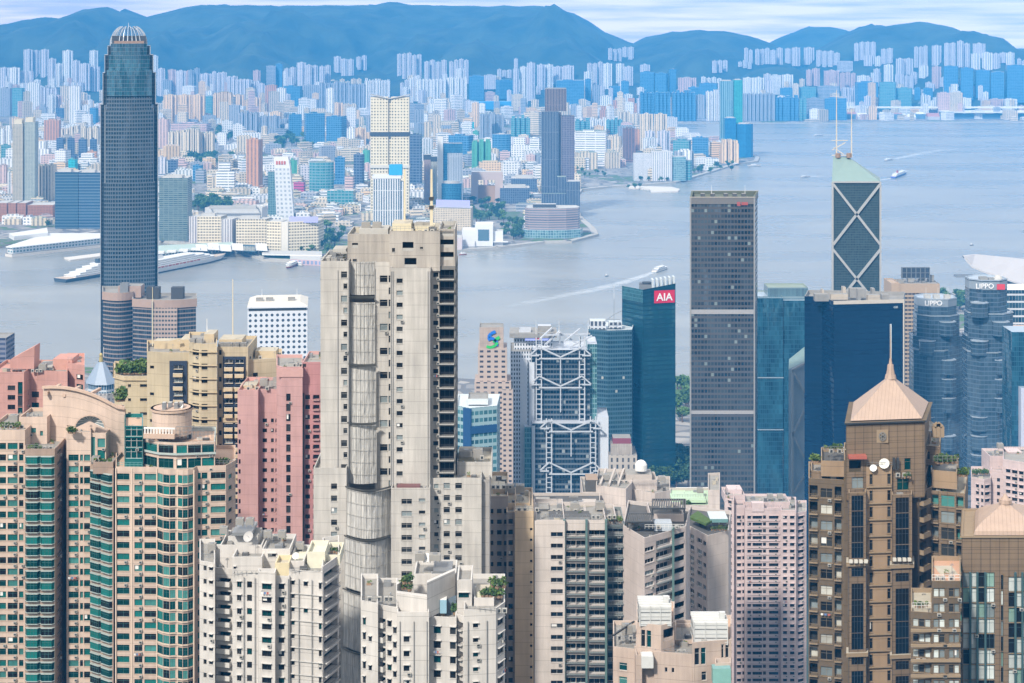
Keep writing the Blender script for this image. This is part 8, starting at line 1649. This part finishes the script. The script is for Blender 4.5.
# right wing
t.block([t.P(912, 5), t.P(918.4, 4), t.P(932, 9), t.P(932, 28), t.P(912, 24)], 492, SBd, [], (0, 1, 1, 0), more={1: ([(919.6, 926.6, 'bal')], (494, 16.4, 10.6, 13))})
t.block([t.P(929, 9), t.P(965, 6), t.P(968, 26), t.P(931, 28)], 492, SBr, [(931.2, 938.4, 'balo'), (941, 954.6, 'w'), (956.4, 963.4, 'balo')], (495, 16.4, 12, 13), roof=MATS['roof cream']); t.block([t.P(932, 10), t.P(957, 8), t.P(959, 24), t.P(933, 26)], 471, SBp, [], zb=t.Z(493)); t.plants(934, 957, 470, 10, 8, 1.0); t.rail(933, 957, 471, 8.4, 1.5); t.block([t.P(925, 12), t.P(940, 11), t.P(941, 24), t.P(927, 26)], 446, SBr, [(927, 930, 'w')], (452, 12, 8, 2), zb=t.Z(472)); t.plants(958, 967, 483, 10, 4, .9); t.dish(930, 444, 16, 1.3)
t.part('roof_frame', lambda m: [m.bar((*t.P(a, 10), t.Z(447)), (*t.P(a, 10), t.Z(433+abs(a-938)*.8)), .9, MATS['slab honey']) for a in (934, 938, 942)]+[m.bar((*t.P(a, 10), t.Z(433+abs(a-938)*.8)), (*t.P(a+4, 10), t.Z(433+abs(a-934)*.8)), .9, MATS['slab honey']) for a in (934, 938)])
PB = [t.P(844.6, -.6), t.P(926.4, 2.4), t.P(932.6, 22.8), t.P(849, 22.8)]
t.part('cornice', lambda m: (m.prism(PB, t.Z(424.2), t.Z(422.6), MATS['dark steel'], bk_, 0, True)))
RB = [t.P(850.5, .6), t.P(922, 3.2), t.P(928.5, 21.4), t.P(853.5, 21.4)]; ap = (t.P(890.5, 12)[0], t.Y+12); pyramid(t, RB, t.Z(421.4), t.Z(377, 12), ap, 1, 0)
def spire(t, px, dy, z, k, s=1.0):
    x, y = ap2
    def fn(m):
        for i, (r, a, b_) in enumerate(((1.35, 0, .9), (1.0, .9, 1.9), (.8, 1.9, 3.2))): m.cyl(x, y, r*s, z+a*s, z+b_*s, cp_, cp_, 8, r*s*.85)
        m.cyl(x, y, .42*s, z+3.2*s, z+4.6*s, cp_, cp_, 8, .25*s); m.bar((x, y, z+4.6*s), (x, y, z+k), .28*s, cp_, .1)
    t.part('spire', fn)
ap2 = ap; spire(t, 890.5, 12, t.Z(378.5, 12), t.Z(325, 12)-t.Z(378.5, 12), 1.05)
t.part('emblem', lambda m: [m.bar((t.P(883.5+3.4*math.cos(u), 0)[0], t.Y+1.0, t.Z(437.5+4.2*math.sin(u))), (t.P(883.5+3.4*math.cos(u+.63), 0)[0], t.Y+1.0, t.Z(437.5+4.2*math.sin(u+.63))), .22, plain('emblem grey', (.2, .19, .17), .5)) for u in [i*.628 for i in range(10)]]+[m.bar((t.P(883.5, 0)[0], t.Y+1.0, t.Z(437.5)), (t.P(883.5+3*math.cos(u), 0)[0], t.Y+1.0, t.Z(437.5+3.6*math.sin(u))), .3, MATS['emblem grey']) for u in [i*1.05 for i in range(6)]]+[m.box(t.P(877.6, 0)[0], t.P(889.4, 0)[0], t.Y+1.16, t.Y+1.9, t.Z(444), t.Z(431), MATS['slab honey'])])
t.rbox('awning', 849, 867, 456, 458, -1.5, 3, plain('awning maroon', (.35, .10, .07))); t.dish(873.5, 468, -.2, .85); t.dish(884.5, 466, .4, 1.25, plain('dish pale', (.66, .66, .6))); t.rail(867, 892, 467, .4, 1.0); t.acs(896.5, 475, 1.4, 4, 1.1); t.rbox('flue', 893, 895.4, 458, 468, .6, .6, MATS['dark steel']); t.rbox('flue', 896.8, 899, 458, 468, .6, .6, MATS['dark steel']); t.plants(904, 911, 475, .8, 3, .5)
t.finish()
t = Tower('apartment_tower', 'bronze apartment tower with copper roof and wide pale glazed strips, cut by right edge', 400, 995)
TC = [t.P(961.5, 0), t.P(1048, 0), t.P(1048, 22), t.P(963, 22)]; gPg = glass('glass pale green', (.24, .38, .33), .15, .2); gP = glass('glass bright pale', (.50, .55, .54), .25, 0); SGl = Style(bt_, plain('frame teal dark', (.05, .10, .11), .4), [gP, gP, gC, gPg, gD, gP, gD], slab=MATS['slab honey'])
t.block(TC, 536, SGl, [(963.2, 970, 'w', (572.5, 15.4, 14.6, 9)), (970.2, 977, 'w', (572.5, 15.4, 14.6, 9)), (977.2, 985, 'w', (572.5, 15.4, 14.6, 9)), (985.2, 994.6, 'w', (572.5, 15.4, 14.6, 9)), (1001, 1003.4, 'slit', (575, 15.4, 14.9, 9)), (1008.6, 1015, 'w', (577, 15.4, 14.6, 9)), (1015.2, 1022, 'w', (577, 15.4, 14.6, 9)), (1022.2, 1030, 'w', (577, 15.4, 14.6, 9))], (0, 1, 1, 0))
t.part('mullion', lambda m: [m.box(t.P(a, 0)[0]-.22, t.P(a, 0)[0]+.22, t.Y-.35, t.Y-.02, t.z0, t.Z(572), MATS['frame teal dark']) for a in (970.1, 977.1, 985.1, 1015.1, 1022.1)])
t.part('cornice', lambda m: m.prism(inset(TC, -.35), t.Z(537.5), t.Z(535.6), MATS['slab honey'], None, 0, True))
R2B = [t.P(974, .8), t.P(1040, .8), t.P(1040, 18), t.P(975, 18)]; ap = (t.P(1004, 10)[0], t.Y+9); ap2 = ap; pyramid(t, R2B, t.Z(536.2), t.Z(502, 9), ap, 1, -2.6); t.part('finial', lambda m: (m.cyl(*ap, 1.5, t.Z(503, 9), t.Z(499, 9), cp_, cp_, 10), m.cyl(*ap, 1.0, t.Z(499, 9), t.Z(494, 9), cp_, cp_, 10, .3)))
t.finish()
t = Tower('apartment_block', 'stepped bronze apartment block with white window bands, between the two copper roofed towers', 385, 937, 'apartment block')
SSt = Style(bk_, MATS['frame bronze'], [gP, gC, gP, gD2], slab=MATS['slab honey'])
t.block([t.P(911, 2), t.P(932, 1), t.P(932, 18), t.P(911, 18)], 612, SSt, [(913, 918.4, 'w'), (919, 924.4, 'w'), (925, 930.4, 'w')], (619, 15.2, 8, 6), roof=MATS['roof cream']); t.block([t.P(931.6, 0), t.P(960.6, 0), t.P(960.6, 18), t.P(931.6, 18)], 581, SSt, [(933.6, 939, 'w'), (939.4, 945, 'w'), (949, 954, 'w'), (954.4, 959.4, 'w')], (588.4, 15.3, 8.6, 8), roof=plain('terrace tan', (.5, .3, .2))); t.rail(932, 960, 581, .5, 1.2, wf); t.rail(912, 931, 612, 2.4, 1.2, wf)
for k in range(6): t.rbox('ledge', 911, 960.8, 629.4+k*15.2, 630.6+k*15.2, -.5 if k else -.45, .45, SSt.slab)
t.acs(936, 581, 3, 3, 1.3); t.rbox('lift_room', 940, 958, 574, 582, 8, 6, MATS['slab honey'], MATS['roof cream']); t.rbox('planter_box', 914, 928, 609, 612, 3, 2, MATS['roof cream']); t.plants(914, 928, 609, 4, 4, .5); t.finish()
